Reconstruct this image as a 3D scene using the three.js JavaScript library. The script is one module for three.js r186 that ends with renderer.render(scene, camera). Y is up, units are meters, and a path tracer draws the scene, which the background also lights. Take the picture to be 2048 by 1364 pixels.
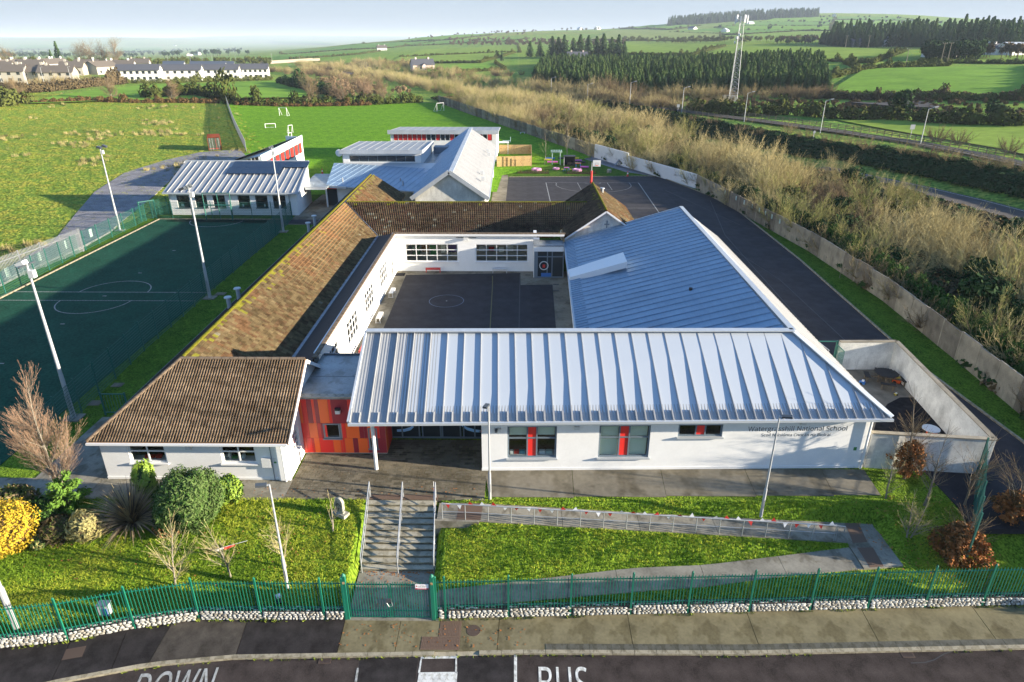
import * as THREE from 'three';
import { mergeGeometries, mergeVertices } from 'three/addons/utils/BufferGeometryUtils.js';
import { TextGeometry } from 'three/addons/geometries/TextGeometry.js';
import { FontLoader } from 'three/addons/loaders/FontLoader.js';

// ───────── camera, sky, sun, exposure ─────────
const scene = new THREE.Scene();
const FPX = 1340, PITCH = Math.atan(602 / FPX), YAW = 0.62 * Math.PI / 180, EYE = 21.5;   // photo is 2048 x 1364; horizon at row 80
const camera = new THREE.PerspectiveCamera(2 * Math.atan(682 / FPX) * 180 / Math.PI, 2048 / 1364, 0.5, 40000);
camera.position.set(0, EYE, 0);
camera.lookAt(-Math.sin(YAW) * Math.cos(PITCH), EYE - Math.sin(PITCH), -Math.cos(YAW) * Math.cos(PITCH));
const SUN_EL = 12.5 * Math.PI / 180, SUN_AZ = 9 * Math.PI / 180;        // low winter sun from the right, a little in front of the facades
const SUN = new THREE.Vector3(Math.cos(SUN_EL) * Math.cos(SUN_AZ), Math.sin(SUN_EL), Math.cos(SUN_EL) * Math.sin(SUN_AZ));
const sun = new THREE.DirectionalLight(new THREE.Color(1, 0.87, 0.68), 5);
sun.position.copy(SUN).multiplyScalar(300).add(new THREE.Vector3(0, 0, -80));
sun.target.position.set(0, 0, -80); scene.add(sun, sun.target);
sun.castShadow = true; sun.shadow.mapSize.set(4096, 4096); sun.shadow.radius = 1.2;
Object.assign(sun.shadow.camera, { left: -260, right: 260, top: 200, bottom: -120, near: 1, far: 900 });
{
  const W = 1024, Hh = 512, d = new Float32Array(W * Hh * 4);
  const hor = [0.156, 0.176, 0.195], low = [0.124, 0.174, 0.230], mid = [0.066, 0.134, 0.262], zen = [0.034, 0.082, 0.19];
  const lerp3 = (a, b, t) => a.map((v, i) => v + (b[i] - v) * t);
  for (let j = 0; j < Hh; j++) for (let i = 0; i < W; i++) {
    const el = ((j + 0.5) / Hh - 0.5) * 180;
    let c = el < 0 ? hor : el < 9 ? lerp3(hor, low, el / 9) : el < 35 ? lerp3(low, mid, (el - 9) / 26) : lerp3(mid, zen, (el - 35) / 55);
    if (el < -1) c = [0.09, 0.10, 0.07];
    const cl = el > 0 ? 1 + 0.16 * (skyNoise(i / W * 48, el * 0.9) - 0.5) * Math.min(1, el / 4) : 1; c = c.map((v, q) => v * (1 + (cl - 1) * (1.15 - q * 0.15))); const k = (j * W + i) * 4; d[k] = c[0]; d[k + 1] = c[1]; d[k + 2] = c[2]; d[k + 3] = 1;
  }
  const sky = new THREE.DataTexture(d, W, Hh, THREE.RGBAFormat, THREE.FloatType);
  sky.mapping = THREE.EquirectangularReflectionMapping; sky.magFilter = THREE.LinearFilter; sky.needsUpdate = true;
  scene.background = sky; scene.environment = sky;
}
function skyNoise(x, y) { const h = (i, j) => { i = ((i % 48) + 48) % 48; let n = Math.imul(i * 374761393 + j * 668265263, 1274126177); n = (n ^ (n >>> 13)) >>> 0; return (n % 10007) / 10007; }; let s = 0, a = 0.6; for (let o = 0; o < 3; o++) { const xi = Math.floor(x), yi = Math.floor(y), u = x - xi, v = y - yi, p = u * u * (3 - 2 * u), q = v * v * (3 - 2 * v); s += a * ((h(xi, yi) * (1 - p) + h(xi + 1, yi) * p) * (1 - q) + (h(xi, yi + 1) * (1 - p) + h(xi + 1, yi + 1) * p) * q); x *= 2; y *= 2; a *= 0.5; } return s / 1.05; }
scene.fog = new THREE.FogExp2(new THREE.Color(0.70, 0.83, 1.0), 0.0001);
const renderer = new THREE.WebGLRenderer({ antialias: true });
renderer.toneMapping = THREE.LinearToneMapping; renderer.toneMappingExposure = 3.7;
renderer.shadowMap.enabled = true;

// ───────── helpers ─────────
function rng(s) { return () => { s = (s + 0x6d2b79f5) | 0; let t = Math.imul(s ^ (s >>> 15), 1 | s); t = (t + Math.imul(t ^ (t >>> 7), 61 | t)) ^ t; return ((t ^ (t >>> 14)) >>> 0) / 4294967296; }; }
const V = (x, y, z) => new THREE.Vector3(x, y, z);
const clamp = (x, a = 0, b = 1) => Math.min(b, Math.max(a, x)), mixn = (a, b, t) => a + (b - a) * t, sstep = (a, b, x) => { const t = clamp((x - a) / (b - a)); return t * t * (3 - 2 * t); };
// photo pixel -> ray; the distance always comes from the plane or ground that the thing stands on
function ray(px, py) {
  const u = px - 1024, v = 682 - py, fw = FPX * Math.cos(PITCH) + v * Math.sin(PITCH), up = -FPX * Math.sin(PITCH) + v * Math.cos(PITCH);
  return V(u * Math.cos(YAW) - fw * Math.sin(YAW), up, -u * Math.sin(YAW) - fw * Math.cos(YAW));
}
const at = (px, py, Y = 0) => { const r = ray(px, py); return r.multiplyScalar((Y - EYE) / r.y).add(V(0, EYE, 0)); };
const atZ = (px, py, Z) => { const r = ray(px, py); return r.multiplyScalar(Z / r.z).add(V(0, EYE, 0)); };
// periodic value noise
function lattice(seed) { const r = rng(seed), a = new Float32Array(65536); for (let i = 0; i < 65536; i++) a[i] = r(); return a; }
const LAT = lattice(11);
function vnoise(x, y, P) {
  const xi = Math.floor(x), yi = Math.floor(y), fx = x - xi, fy = y - yi, sx = fx * fx * (3 - 2 * fx), sy = fy * fy * (3 - 2 * fy);
  const w = (n) => ((n % P) + P) % P, g = (i, j) => LAT[(w(i) * 131 + w(j) * 7919 + P * 17) & 65535];
  return mixn(mixn(g(xi, yi), g(xi + 1, yi), sx), mixn(g(xi, yi + 1), g(xi + 1, yi + 1), sx), sy);
}
function fbm(x, y, P, oct = 4) { let s = 0, a = 0.5, n = 0; for (let o = 0; o < oct; o++) { s += a * vnoise(x, y, P); n += a; x *= 2; y *= 2; P *= 2; a *= 0.5; } return s / n; }
const wn = (x, y, oct = 3) => fbm(x, y, 4096, oct);                       // world noise
function tex(n, fn) {
  const d = new Uint8Array(n * n * 4);
  for (let j = 0; j < n; j++) for (let i = 0; i < n; i++) { const c = fn(i / n, j / n), k = (j * n + i) * 4; const rgb = Array.isArray(c) ? c : [c, c, c]; d[k] = clamp(rgb[0]) * 255; d[k + 1] = clamp(rgb[1]) * 255; d[k + 2] = clamp(rgb[2]) * 255; d[k + 3] = 255; }
  const t = new THREE.DataTexture(d, n, n); t.wrapS = t.wrapT = THREE.RepeatWrapping; t.magFilter = THREE.LinearFilter; t.minFilter = THREE.LinearMipmapLinearFilter; t.generateMipmaps = true; t.needsUpdate = true; return t;
}
const rep = (t, m) => { const c = t.clone(); c.repeat.set(1 / m, 1 / m); c.needsUpdate = true; return c; };
function mat(c, rough = 0.9, o = {}) {
  const p = { roughness: rough, metalness: o.metal ?? 0, side: THREE.DoubleSide };
  const M = o.phys ? new THREE.MeshPhysicalMaterial({ ...p, ...o.phys }) : rough >= 0.8 && !o.metal ? new THREE.MeshPhysicalMaterial({ ...p, specularIntensity: o.spec ?? 0.12 }) : new THREE.MeshStandardMaterial(p);
  if (typeof c === 'string') M.color.set(c); else M.color.setRGB(...c);
  if (o.map) M.map = rep(o.map, o.size); if (o.bump) { M.bumpMap = rep(o.bumpMap ?? o.map, o.bumpSize ?? o.size); M.bumpScale = o.bump; }
  if (o.vc) M.vertexColors = true;
  return M;
}
const hashr = rng(77);
const T = {
  grass: tex(512, (u, v) => { const a = fbm(u * 64, v * 64, 64, 3), b = fbm(u * 8, v * 8, 8, 3), s = 0.45 + 0.75 * (a - 0.5) * 1.5 + 0.35 * (b - 0.5); return [s * (1 + 0.3 * (b - 0.5)) + 0.12, s + 0.16, s * 0.8 + 0.08]; }),
  field: tex(512, (u, v) => { const a = fbm(u * 40, v * 90, 40, 3), b = fbm(u * 6, v * 6, 6, 3), s = 0.7 + 0.35 * (a - 0.5) + 0.35 * (b - 0.5); return [s + 0.1 * (b - 0.5), s, s * 0.9]; }),
  rough: tex(512, (u, v) => { const a = fbm(u * 50, v * 50, 50, 4), b = fbm(u * 7, v * 7, 7, 4), t = sstep(0.45, 0.68, b * 0.5 + a * 0.5), s = 0.55 + 0.9 * (a - 0.5); return [mixn(s * 0.75, s * 1.15 + 0.12, t), mixn(s, s * 0.95 + 0.1, t), mixn(s * 0.7, s * 0.9, t)]; }),
  asphalt: tex(512, (u, v) => { const a = hashr(), b = fbm(u * 5, v * 5, 5, 5), c = fbm(u * 90, v * 90, 90, 2); const sp = a > 0.985 ? 0.5 : a > 0.94 ? 0.14 : 0; return 0.42 + 0.55 * (b - 0.5) + 0.22 * (c - 0.5) + (a - 0.5) * 0.16 + sp; }),
  concrete: tex(512, (u, v) => { const a = fbm(u * 5, v * 5, 5, 5), b = fbm(u * 60, v * 60, 60, 3), st = sstep(0.52, 0.7, fbm(u * 9 + 3, v * 6 + 5, 3, 4)); const s = 0.74 + 0.6 * (a - 0.5) + 0.25 * (b - 0.5) - 0.24 * st; return [s, s * (1 - 0.02 * st), s * (0.97 - 0.07 * st)]; }),
  render: tex(512, (u, v) => { const a = fbm(u * 5, v * 3, 1, 5), b = fbm(u * 70, v * 70, 70, 2), dr = fbm(u * 40, v * 2, 2, 3); const s = 0.92 + 0.16 * (a - 0.5) + 0.05 * (b - 0.5) - 0.14 * sstep(0.58, 0.8, dr); return [s, s, s * 0.995]; }),
  stain: tex(512, (u, v) => { const a = fbm(u * 6, v * 6, 6, 5), dr = fbm(u * 27, v * 3, 3, 4), b = fbm(u * 80, v * 80, 80, 2); const s = 0.80 + 0.7 * (a - 0.5) + 0.18 * (b - 0.5) - 0.22 * sstep(0.55, 0.8, dr) * sstep(0.4, 0.65, a); return [s, s * 0.99, s * 0.95]; }),
  metal: tex(256, (u, v) => { const a = fbm(u * 4, v * 4, 4, 5), b = fbm(u * 50, v * 50, 50, 2); const s = fbm(u * 30, v * 3, 3, 3); return 0.86 + 0.34 * (a - 0.5) + 0.08 * (b - 0.5) + 0.16 * (s - 0.5); }),
  bark: tex(256, (u, v) => { const a = fbm(u * 20, v * 20, 20, 4); return 0.6 + 0.8 * (a - 0.5); }),
  turf: tex(256, (u, v) => { const a = fbm(u * 64, v * 64, 64, 2), b = fbm(u * 4, v * 4, 4, 4); return 0.6 + 0.5 * (a - 0.5) + 0.28 * (b - 0.5); }),
  wood: tex(256, (u, v) => { const a = fbm(u * 30, v * 2, 2, 4), b = fbm(u * 8, v * 8, 8, 3), k = sstep(0.78, 0.85, vnoise(u * 14, v * 14, 14)); return [0.8 + 0.35 * (a - 0.5) + 0.2 * (b - 0.5) - 0.3 * k, 0.78 + 0.38 * (a - 0.5) + 0.2 * (b - 0.5) - 0.36 * k, 0.74 + 0.4 * (a - 0.5) - 0.36 * k]; }),
  gravel: tex(512, (u, v) => { const a = fbm(u * 120, v * 120, 120, 2), b = fbm(u * 8, v * 8, 8, 4); const s = 0.6 + 0.7 * (a - 0.5) + 0.4 * (b - 0.5); return [s, s, s * 1.01]; }),
};
const M = {
  lawn: mat([0.205, 0.305, 0.036], 1, { map: T.grass, size: 4, bump: 0.05 }),
  yardgrass: mat([0.10, 0.19, 0.024], 1, { map: T.grass, size: 5, bump: 0.04 }),
  sports: mat([0.19, 0.385, 0.028], 1, { map: T.grass, size: 9, bump: 0.05 }),
  terrain: mat([1, 1, 1], 1, { map: T.rough, size: 23, bump: 0.25, vc: true }),
  fieldA: mat([0.205, 0.375, 0.050], 1, { map: T.field, size: 60, bump: 0.2 }),
  fieldB: mat([0.245, 0.36, 0.06], 1, { map: T.field, size: 70, bump: 0.2 }),
  fieldC: mat([0.165, 0.325, 0.06], 1, { map: T.field, size: 90, bump: 0.2 }),
  fieldD: mat([0.28, 0.345, 0.10], 1, { map: T.field, size: 80, bump: 0.2 }),
  roughfield: mat([0.36, 0.41, 0.075], 1, { map: T.rough, size: 14, bump: 0.18 }),
  road: mat([0.098, 0.079, 0.072], 0.93, { map: T.asphalt, size: 3.1, bump: 0.008 }),
  roadfar: mat([0.098, 0.079, 0.072], 0.93, { map: T.asphalt, size: 9, spec: 1 }),
  tarmac: mat([0.050, 0.046, 0.054], 0.9, { map: T.asphalt, size: 4.3, bump: 0.006, spec: 0.7 }),
  patch: mat([0.062, 0.056, 0.056], 0.95, { map: T.asphalt, size: 2.3, bump: 0.006 }),
  patch2: mat([0.135, 0.118, 0.10], 0.95, { map: T.asphalt, size: 2.3, bump: 0.006 }),
  paveslab: mat([0.215, 0.188, 0.115], 0.95, { map: T.concrete, size: 5.3, bump: 0.004 }),
  apron: mat([0.245, 0.222, 0.178], 0.93, { map: T.concrete, size: 10.3, bump: 0.004 }),
  concrete: mat([0.29, 0.27, 0.225], 0.93, { map: T.concrete, size: 4.7, bump: 0.004 }),
  kerb: mat([0.34, 0.31, 0.24], 0.95, { map: T.concrete, size: 1.7 }),
  kerbdark: mat([0.12, 0.118, 0.10], 0.95, { map: T.concrete, size: 1.7 }),
  paver: mat([0.21, 0.185, 0.14], 0.95, { map: T.concrete, size: 6.7 }),
  paverB: mat([0.165, 0.148, 0.115], 0.95, { map: T.concrete, size: 5.9 }),
  wall: mat([0.81, 0.82, 0.825], 0.9, { map: T.render, size: 7, bump: 0.002 }),
  wallold: mat([0.76, 0.76, 0.74], 0.92, { map: T.stain, size: 6 }),
  precast: mat([0.33, 0.295, 0.235], 0.95, { map: T.stain, size: 4.5, bump: 0.006 }),
  precastdark: mat([0.21, 0.185, 0.15], 0.95, { map: T.stain, size: 3.7, bump: 0.006 }),
  whitewall: mat([0.66, 0.68, 0.70], 0.9, { map: T.render, size: 9 }),
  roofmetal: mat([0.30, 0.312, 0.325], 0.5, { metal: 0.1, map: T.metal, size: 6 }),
  roofmetal2: mat([0.235, 0.335, 0.445], 0.42, { metal: 0.2, map: T.metal, size: 6 }),  // blue of sky-lit shade put into the roof metal colour
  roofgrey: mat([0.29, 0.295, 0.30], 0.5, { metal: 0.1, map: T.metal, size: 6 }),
  roofcap: mat([0.45, 0.49, 0.53], 0.45, { metal: 0.15, map: T.metal, size: 5 }),
  flashing: mat([0.42, 0.46, 0.50], 0.5, { metal: 0.2 }),
  felt: mat([0.29, 0.32, 0.35], 0.35, { map: T.concrete, size: 5 }),
  slate: mat([0.028, 0.029, 0.032], 0.7, { map: T.asphalt, size: 2 }),
  lead: mat([0.22, 0.25, 0.30], 0.45, { metal: 0.3, map: T.concrete, size: 2 }),
  tile: mat([1, 1, 1], 0.85, { vc: true, map: T.concrete, size: 2.3 }),
  ridge: mat([0.24, 0.18, 0.13], 0.9, { map: T.concrete, size: 1.3 }),
  moss: mat([0.22, 0.20, 0.03], 1, { map: T.grass, size: 1.1, bump: 0.02 }),
  white: mat([0.68, 0.69, 0.70], 0.45), whitedull: mat([0.56, 0.57, 0.57], 0.7),
  galv: mat([0.36, 0.385, 0.41], 0.45, { metal: 0.4, map: T.metal, size: 1.2 }),
  lamp: mat([0.38, 0.40, 0.42], 0.5, { metal: 0.2 }),
  darkmetal: mat([0.05, 0.06, 0.07], 0.5), black: mat([0.02, 0.02, 0.022], 0.6),
  greenfence: mat([0.008, 0.165, 0.105], 0.45, { map: T.metal, size: 3 }),
  greendark: mat([0.012, 0.105, 0.082], 0.6),
  greygrey: mat([0.16, 0.19, 0.22], 0.5),
  glass: mat([0.80, 0.86, 0.85], 0.03, { phys: { transmission: 1, thickness: 0, ior: 1.5 } }),
  darkglass: mat([0.028, 0.036, 0.042], 0.06),
  red: mat([0.74, 0.03, 0.024], 0.4), darkred: mat([0.27, 0.016, 0.034], 0.4), redB: mat([0.54, 0.024, 0.024], 0.4), orange: mat([0.82, 0.128, 0.025], 0.4), orangered: mat([0.78, 0.05, 0.025], 0.4),
  redpaint: mat([0.50, 0.03, 0.025], 0.5), rust: mat([0.21, 0.055, 0.028], 0.85, { map: T.stain, size: 2.4 }), containergreen: mat([0.075, 0.10, 0.075], 0.8, { map: T.stain, size: 2.1 }),
  turf: mat([0.022, 0.10, 0.062], 1, { map: T.turf, size: 7, bump: 0.015 }),
  line: mat([0.72, 0.73, 0.72], 0.85, { map: T.concrete, size: 0.9 }), lineworn: mat([0.42, 0.43, 0.43], 0.9, { map: T.concrete, size: 0.7 }),
  gravel: mat([0.34, 0.33, 0.34], 0.95, { map: T.gravel, size: 7, bump: 0.03 }),
  stone: mat([0.60, 0.60, 0.58], 0.9, { map: T.concrete, size: 1.1 }), stoneB: mat([0.40, 0.38, 0.34], 0.9, { map: T.concrete, size: 1.3 }), mortar: mat([0.045, 0.042, 0.036], 1),
  wood: mat([0.56, 0.40, 0.21], 0.8, { map: T.wood, size: 1.6 }), woodold: mat([0.22, 0.19, 0.15], 0.9, { map: T.wood, size: 1.2 }), wooddark: mat([0.065, 0.062, 0.06], 0.8, { map: T.wood, size: 1.2 }),
  bark: mat([0.30, 0.26, 0.20], 0.95, { map: T.bark, size: 0.7 }), barkpale: mat([0.38, 0.34, 0.27], 0.9, { map: T.bark, size: 0.5 }), barkred: mat([0.235, 0.155, 0.105], 0.9),
  twig: mat([0.30, 0.245, 0.12], 0.95), twigO: mat([0.26, 0.26, 0.09], 0.95), twigB: mat([0.19, 0.14, 0.08], 0.95), twigC: mat([0.40, 0.34, 0.17], 0.95), twigD: mat([0.11, 0.085, 0.055], 0.95),
  leafgreen: mat([0.045, 0.095, 0.020], 0.8), leafdark: mat([0.022, 0.050, 0.016], 0.8), leafbright: mat([0.17, 0.26, 0.02], 0.7), leafolive: mat([0.085, 0.10, 0.026], 0.85), leafyellow: mat([0.46, 0.32, 0.03], 0.8), leafbrown: mat([0.30, 0.125, 0.045], 0.85), conifer: mat([0.055, 0.098, 0.032], 0.85), coniferB: mat([0.092, 0.135, 0.042], 0.85), leafblue: mat([0.095, 0.145, 0.045], 0.85), gorse: mat([0.055, 0.068, 0.016], 0.9), flax: mat([0.30, 0.225, 0.11], 0.6), flaxB: mat([0.085, 0.06, 0.042], 0.6), hebe: mat([0.30, 0.27, 0.11], 0.85), heather: mat([0.095, 0.072, 0.038], 0.9),
  bracken: mat([0.115, 0.07, 0.03], 1), soil: mat([0.10, 0.075, 0.05], 1, { map: T.rough, size: 3 }),
  housewall: mat([0.66, 0.66, 0.64], 0.9), housegrey: mat([0.36, 0.34, 0.30], 0.9), housepink: mat([0.68, 0.55, 0.52], 0.9), slateroof: mat([0.075, 0.078, 0.088], 0.7), tileroof: mat([0.12, 0.105, 0.09], 0.8), blueroof: mat([0.06, 0.075, 0.10], 0.5), redroof: mat([0.26, 0.09, 0.06], 0.8),
  pink: mat([0.62, 0.30, 0.46], 0.6), blue: mat([0.03, 0.14, 0.42], 0.5), yellow: mat([0.62, 0.46, 0.03], 0.5), magenta: mat([0.50, 0.10, 0.36], 0.5), teal: mat([0.10, 0.34, 0.40], 0.5), palegreen: mat([0.40, 0.52, 0.48], 0.6),
  solar: mat([0.012, 0.022, 0.045], 0.2), blind: mat([0.60, 0.66, 0.55], 0.8), greenboard: mat([0.05, 0.22, 0.06], 0.7), purple: mat([0.09, 0.05, 0.22], 0.7), paper: mat([0.75, 0.75, 0.72], 0.9), brownframe: mat([0.30, 0.16, 0.07], 0.8),
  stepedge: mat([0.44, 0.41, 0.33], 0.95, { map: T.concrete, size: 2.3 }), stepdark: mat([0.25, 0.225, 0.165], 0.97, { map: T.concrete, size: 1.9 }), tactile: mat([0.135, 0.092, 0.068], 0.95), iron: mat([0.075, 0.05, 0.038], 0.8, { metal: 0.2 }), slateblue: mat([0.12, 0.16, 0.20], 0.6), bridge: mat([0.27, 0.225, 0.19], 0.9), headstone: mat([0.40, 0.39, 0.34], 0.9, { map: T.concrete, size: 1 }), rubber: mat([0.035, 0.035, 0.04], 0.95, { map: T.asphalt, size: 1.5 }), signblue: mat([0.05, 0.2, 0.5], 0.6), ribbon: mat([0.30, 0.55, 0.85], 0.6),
};

const origins = new WeakMap(), used = new Map();
function numbered(n) { const k = used.get(n) ?? 0; used.set(n, k + 1); return k ? n + '_' + String(k).padStart(3, '0') : n; }
function thing(name, label, category, p = V(0, 0, 0), group, kind) {
  const g = new THREE.Group(); g.name = numbered(name); g.position.copy(p); origins.set(g, p.clone()); scene.add(g);
  g.userData = { label, category }; if (group) g.userData.group = group; if (kind) g.userData.kind = kind; return g;
}
function part(name, parent) { const g = new THREE.Group(); g.name = name; origins.set(g, origins.get(parent) ?? V(0, 0, 0)); parent.add(g); return g; }
function copyThing(src, p, turn = 0, s = 1, extra = {}) { const c = src.clone(); c.name = numbered(src.name.replace(/_\d+$/, '')); c.position.copy(p); c.rotation.y = turn; if (s.isVector3) c.scale.copy(s); else c.scale.setScalar(s); Object.assign(c.userData, extra); scene.add(c); return c; }
class MB {
  constructor() { this.p = []; this.c = null; }
  tri(a, b, c) { this.p.push(a.x, a.y, a.z, b.x, b.y, b.z, c.x, c.y, c.z); return this; }
  quad(a, b, c, d) { return this.tri(a, b, c).tri(a, c, d); }
  colour(r, g, b) { (this.c ??= []); while (this.c.length < this.p.length) this.c.push(r, g, b); }
  hexa(b, t) { // b, t: four bottom and four top corners in the same order
    this.quad(b[0], b[3], b[2], b[1]).quad(t[0], t[1], t[2], t[3]);
    for (let i = 0; i < 4; i++) { const j = (i + 1) % 4; this.quad(b[i], b[j], t[j], t[i]); } return this;
  }
  box(x0, y0, z0, x1, y1, z1) { const q = (y) => [V(x0, y, z1), V(x1, y, z1), V(x1, y, z0), V(x0, y, z0)]; return this.hexa(q(Math.min(y0, y1)), q(Math.max(y0, y1))); }
  cbox(c, sx, sy, sz, turn = 0) { const s = Math.sin(turn), k = Math.cos(turn), f = (x, z, y) => V(c.x + x * k + z * s, y, c.z - x * s + z * k), q = (y) => [f(-sx / 2, sz / 2, y), f(sx / 2, sz / 2, y), f(sx / 2, -sz / 2, y), f(-sx / 2, -sz / 2, y)]; return this.hexa(q(c.y), q(c.y + sy)); }
  beam(p, q, w, h = w, up = V(0, 1, 0)) { const d = q.clone().sub(p).normalize(); let s = d.clone().cross(up); if (s.lengthSq() < 1e-6) s = d.clone().cross(V(1, 0, 0)); s.normalize(); const n = s.clone().cross(d).normalize(); const f = (o) => [[-1, -1], [1, -1], [1, 1], [-1, 1]].map(([a, b]) => o.clone().addScaledVector(s, a * w / 2).addScaledVector(n, b * h / 2)); return this.hexa(f(p), f(q)); }
  tube(p, q, r0, r1 = r0, n = 6, cap = true) {
    const d = q.clone().sub(p).normalize(), s = (Math.abs(d.y) > 0.95 ? V(1, 0, 0) : V(0, 1, 0)).cross(d).normalize(), t = d.clone().cross(s), A = [], B = [];
    for (let i = 0; i < n; i++) { const a = i / n * 2 * Math.PI, c = Math.cos(a), e = Math.sin(a); A.push(p.clone().addScaledVector(s, c * r0).addScaledVector(t, e * r0)); B.push(q.clone().addScaledVector(s, c * r1).addScaledVector(t, e * r1)); }
    for (let i = 0; i < n; i++) { const j = (i + 1) % n; this.quad(A[i], A[j], B[j], B[i]); if (cap && i > 0 && i < n - 1) { this.tri(B[0], B[i], B[i + 1]); this.tri(A[0], A[i + 1], A[i]); } } return this;
  }
  path(pts, r, n = 6) { for (let i = 0; i < pts.length - 1; i++) this.tube(pts[i], pts[i + 1], r, r, n); return this; }
  slab(pts, y0, y1) { // pts [x,z]; flat prism
    const sh = pts.map(([x, z]) => new THREE.Vector2(x, -z)); if (THREE.ShapeUtils.isClockWise(sh)) { sh.reverse(); pts = [...pts].reverse(); }
    for (const [a, b, c] of THREE.ShapeUtils.triangulateShape(sh, [])) { this.tri(V(sh[a].x, y1, -sh[a].y), V(sh[b].x, y1, -sh[b].y), V(sh[c].x, y1, -sh[c].y)); }
    if (y0 !== null) for (let i = 0; i < pts.length; i++) { const a = pts[i], b = pts[(i + 1) % pts.length]; this.quad(V(a[0], y0, a[1]), V(b[0], y0, b[1]), V(b[0], y1, b[1]), V(a[0], y1, a[1])); }
    return this;
  }
  geometry(o) {
    const p = new Float32Array(this.p), uv = new Float32Array(p.length / 3 * 2), a = V(), b = V(), n = V();
    for (let i = 0; i < p.length; i += 9) {
      a.set(p[i + 3] - p[i], p[i + 4] - p[i + 1], p[i + 5] - p[i + 2]); b.set(p[i + 6] - p[i], p[i + 7] - p[i + 1], p[i + 8] - p[i + 2]); n.crossVectors(a, b).normalize();
      let tx = 1, tz = 0; const flat = Math.abs(n.y) > 0.6; if (!flat) { const l = Math.hypot(n.x, n.z) || 1; tx = -n.z / l; tz = n.x / l; }
      for (let k = 0; k < 3; k++) { const x = p[i + k * 3], y = p[i + k * 3 + 1], z = p[i + k * 3 + 2], j = (i / 3 + k) * 2; uv[j] = flat ? x : x * tx + z * tz; uv[j + 1] = flat ? z : y; }
    }
    const g = new THREE.BufferGeometry(); g.setAttribute('position', new THREE.BufferAttribute(p, 3)); g.setAttribute('uv', new THREE.BufferAttribute(uv, 2));
    if (this.c) g.setAttribute('color', new THREE.BufferAttribute(new Float32Array(this.c), 3));
    if (o) g.translate(-o.x, -o.y, -o.z); g.computeVertexNormals(); return g;
  }
  build(name, material, parent, ud) {
    const m = new THREE.Mesh(this.geometry(parent ? origins.get(parent) : null), material); m.name = parent ? name : numbered(name); m.castShadow = m.receiveShadow = true; if (ud) Object.assign(m.userData, ud); (parent ?? scene).add(m); if (parent) origins.set(m, origins.get(parent)); return m;
  }
  smooth(name, material, parent, ud) { const m = this.build(name, material, parent, ud); const old = m.geometry; old.deleteAttribute('normal'); old.deleteAttribute('uv'); m.geometry = mergeVertices(old, 1e-3); m.geometry.computeVertexNormals(); return m; }
  struct(name, material, ud) { return this.build(name, material, null, { kind: 'structure', ...ud }); }
}
const mb = () => new MB();
function inst(name, geo, material, mats, parent, colours) { const m = new THREE.InstancedMesh(geo, material, mats.length); mats.forEach((x, i) => m.setMatrixAt(i, x)); if (colours) colours.forEach((c, i) => m.setColorAt(i, c)); m.name = parent ? name : numbered(name); m.userData.kind = 'stuff'; m.castShadow = m.receiveShadow = true; (parent ?? scene).add(m); return m; }
// ───────── terrain ─────────
const COLS = [-900, 0, 250, 500, 750, 1000, 1250, 1500, 1750, 2048, 2950];
const ROWS = [[270, [203, 204, 204, 204, 203, 203, 201, 200, 200, 200, 200]], [400, [166, 166, 165, 165, 162, 158, 150, 140, 133, 135, 140]], [600, [137, 137, 138, 138, 131, 124, 117, 104, 100, 102, 106]],
  [900, [124, 124, 124, 121, 111, 103, 97, 88, 85, 88, 92]], [1400, [120, 120, 119, 113, 98, 88, 80, 71, 66, 71, 75]], [2200, [116, 116, 115, 107, 84, 67, 60, 47, 45, 52, 56]], [3200, [112, 112, 111, 103, 88, 68, 57, 31, 28, 45, 49]],
  [5000, [106, 106, 105, 99, 90, 80, 72, 52, 50, 60, 60]], [8000, [96, 94, 95, 92, 88, 84, 80, 76, 76, 76, 76]], [11500, [79, 77, 75, 84, 80, 80, 80, 80, 80, 80, 80]], [16000, [74, 74, 78, 71, 72, 74, 76, 78, 78, 78, 78]]];
const cr = (a, b, c, d, t) => b + 0.5 * t * (c - a + t * (2 * a - 5 * b + 4 * c - d + t * (3 * (b - c) + d - a)));
function tableH(az, D) { // az relative to the camera's heading
  const pc = 1024 + FPX / Math.cos(PITCH) * Math.tan(clamp(az, -1.2, 1.2)); let i = 0; while (i < COLS.length - 2 && pc > COLS[i + 1]) i++;
  const tx = clamp((pc - COLS[i]) / (COLS[i + 1] - COLS[i])), L = Math.log(clamp(D, ROWS[0][0], 16000)); let j = 0; while (j < ROWS.length - 2 && L > Math.log(ROWS[j + 1][0])) j++;
  const ty = clamp((L - Math.log(ROWS[j][0])) / (Math.log(ROWS[j + 1][0]) - Math.log(ROWS[j][0])));
  const hv = (jj) => { const r = ROWS[clamp(jj, 0, ROWS.length - 1)], c = Math.cos(clamp(az, -1, 1)), f = (ii) => { const v = 682 - r[1][clamp(ii, 0, COLS.length - 1)]; return EYE + r[0] * c * (v * Math.cos(PITCH) - FPX * Math.sin(PITCH)) / (FPX * Math.cos(PITCH) + v * Math.sin(PITCH)); }; return cr(f(i - 1), f(i), f(i + 1), f(i + 2), tx); };
  return cr(hv(j - 1), hv(j), hv(j + 1), hv(j + 2), ty);
}
const MAIN = [[83, 40], [80.5, -40], [77, -80], [74.4, -98], [72.2, -109], [68.4, -121], [15, -267], [-52, -414], [-98, -501], [-145, -596], [-237, -760], [-330, -930]];
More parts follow.
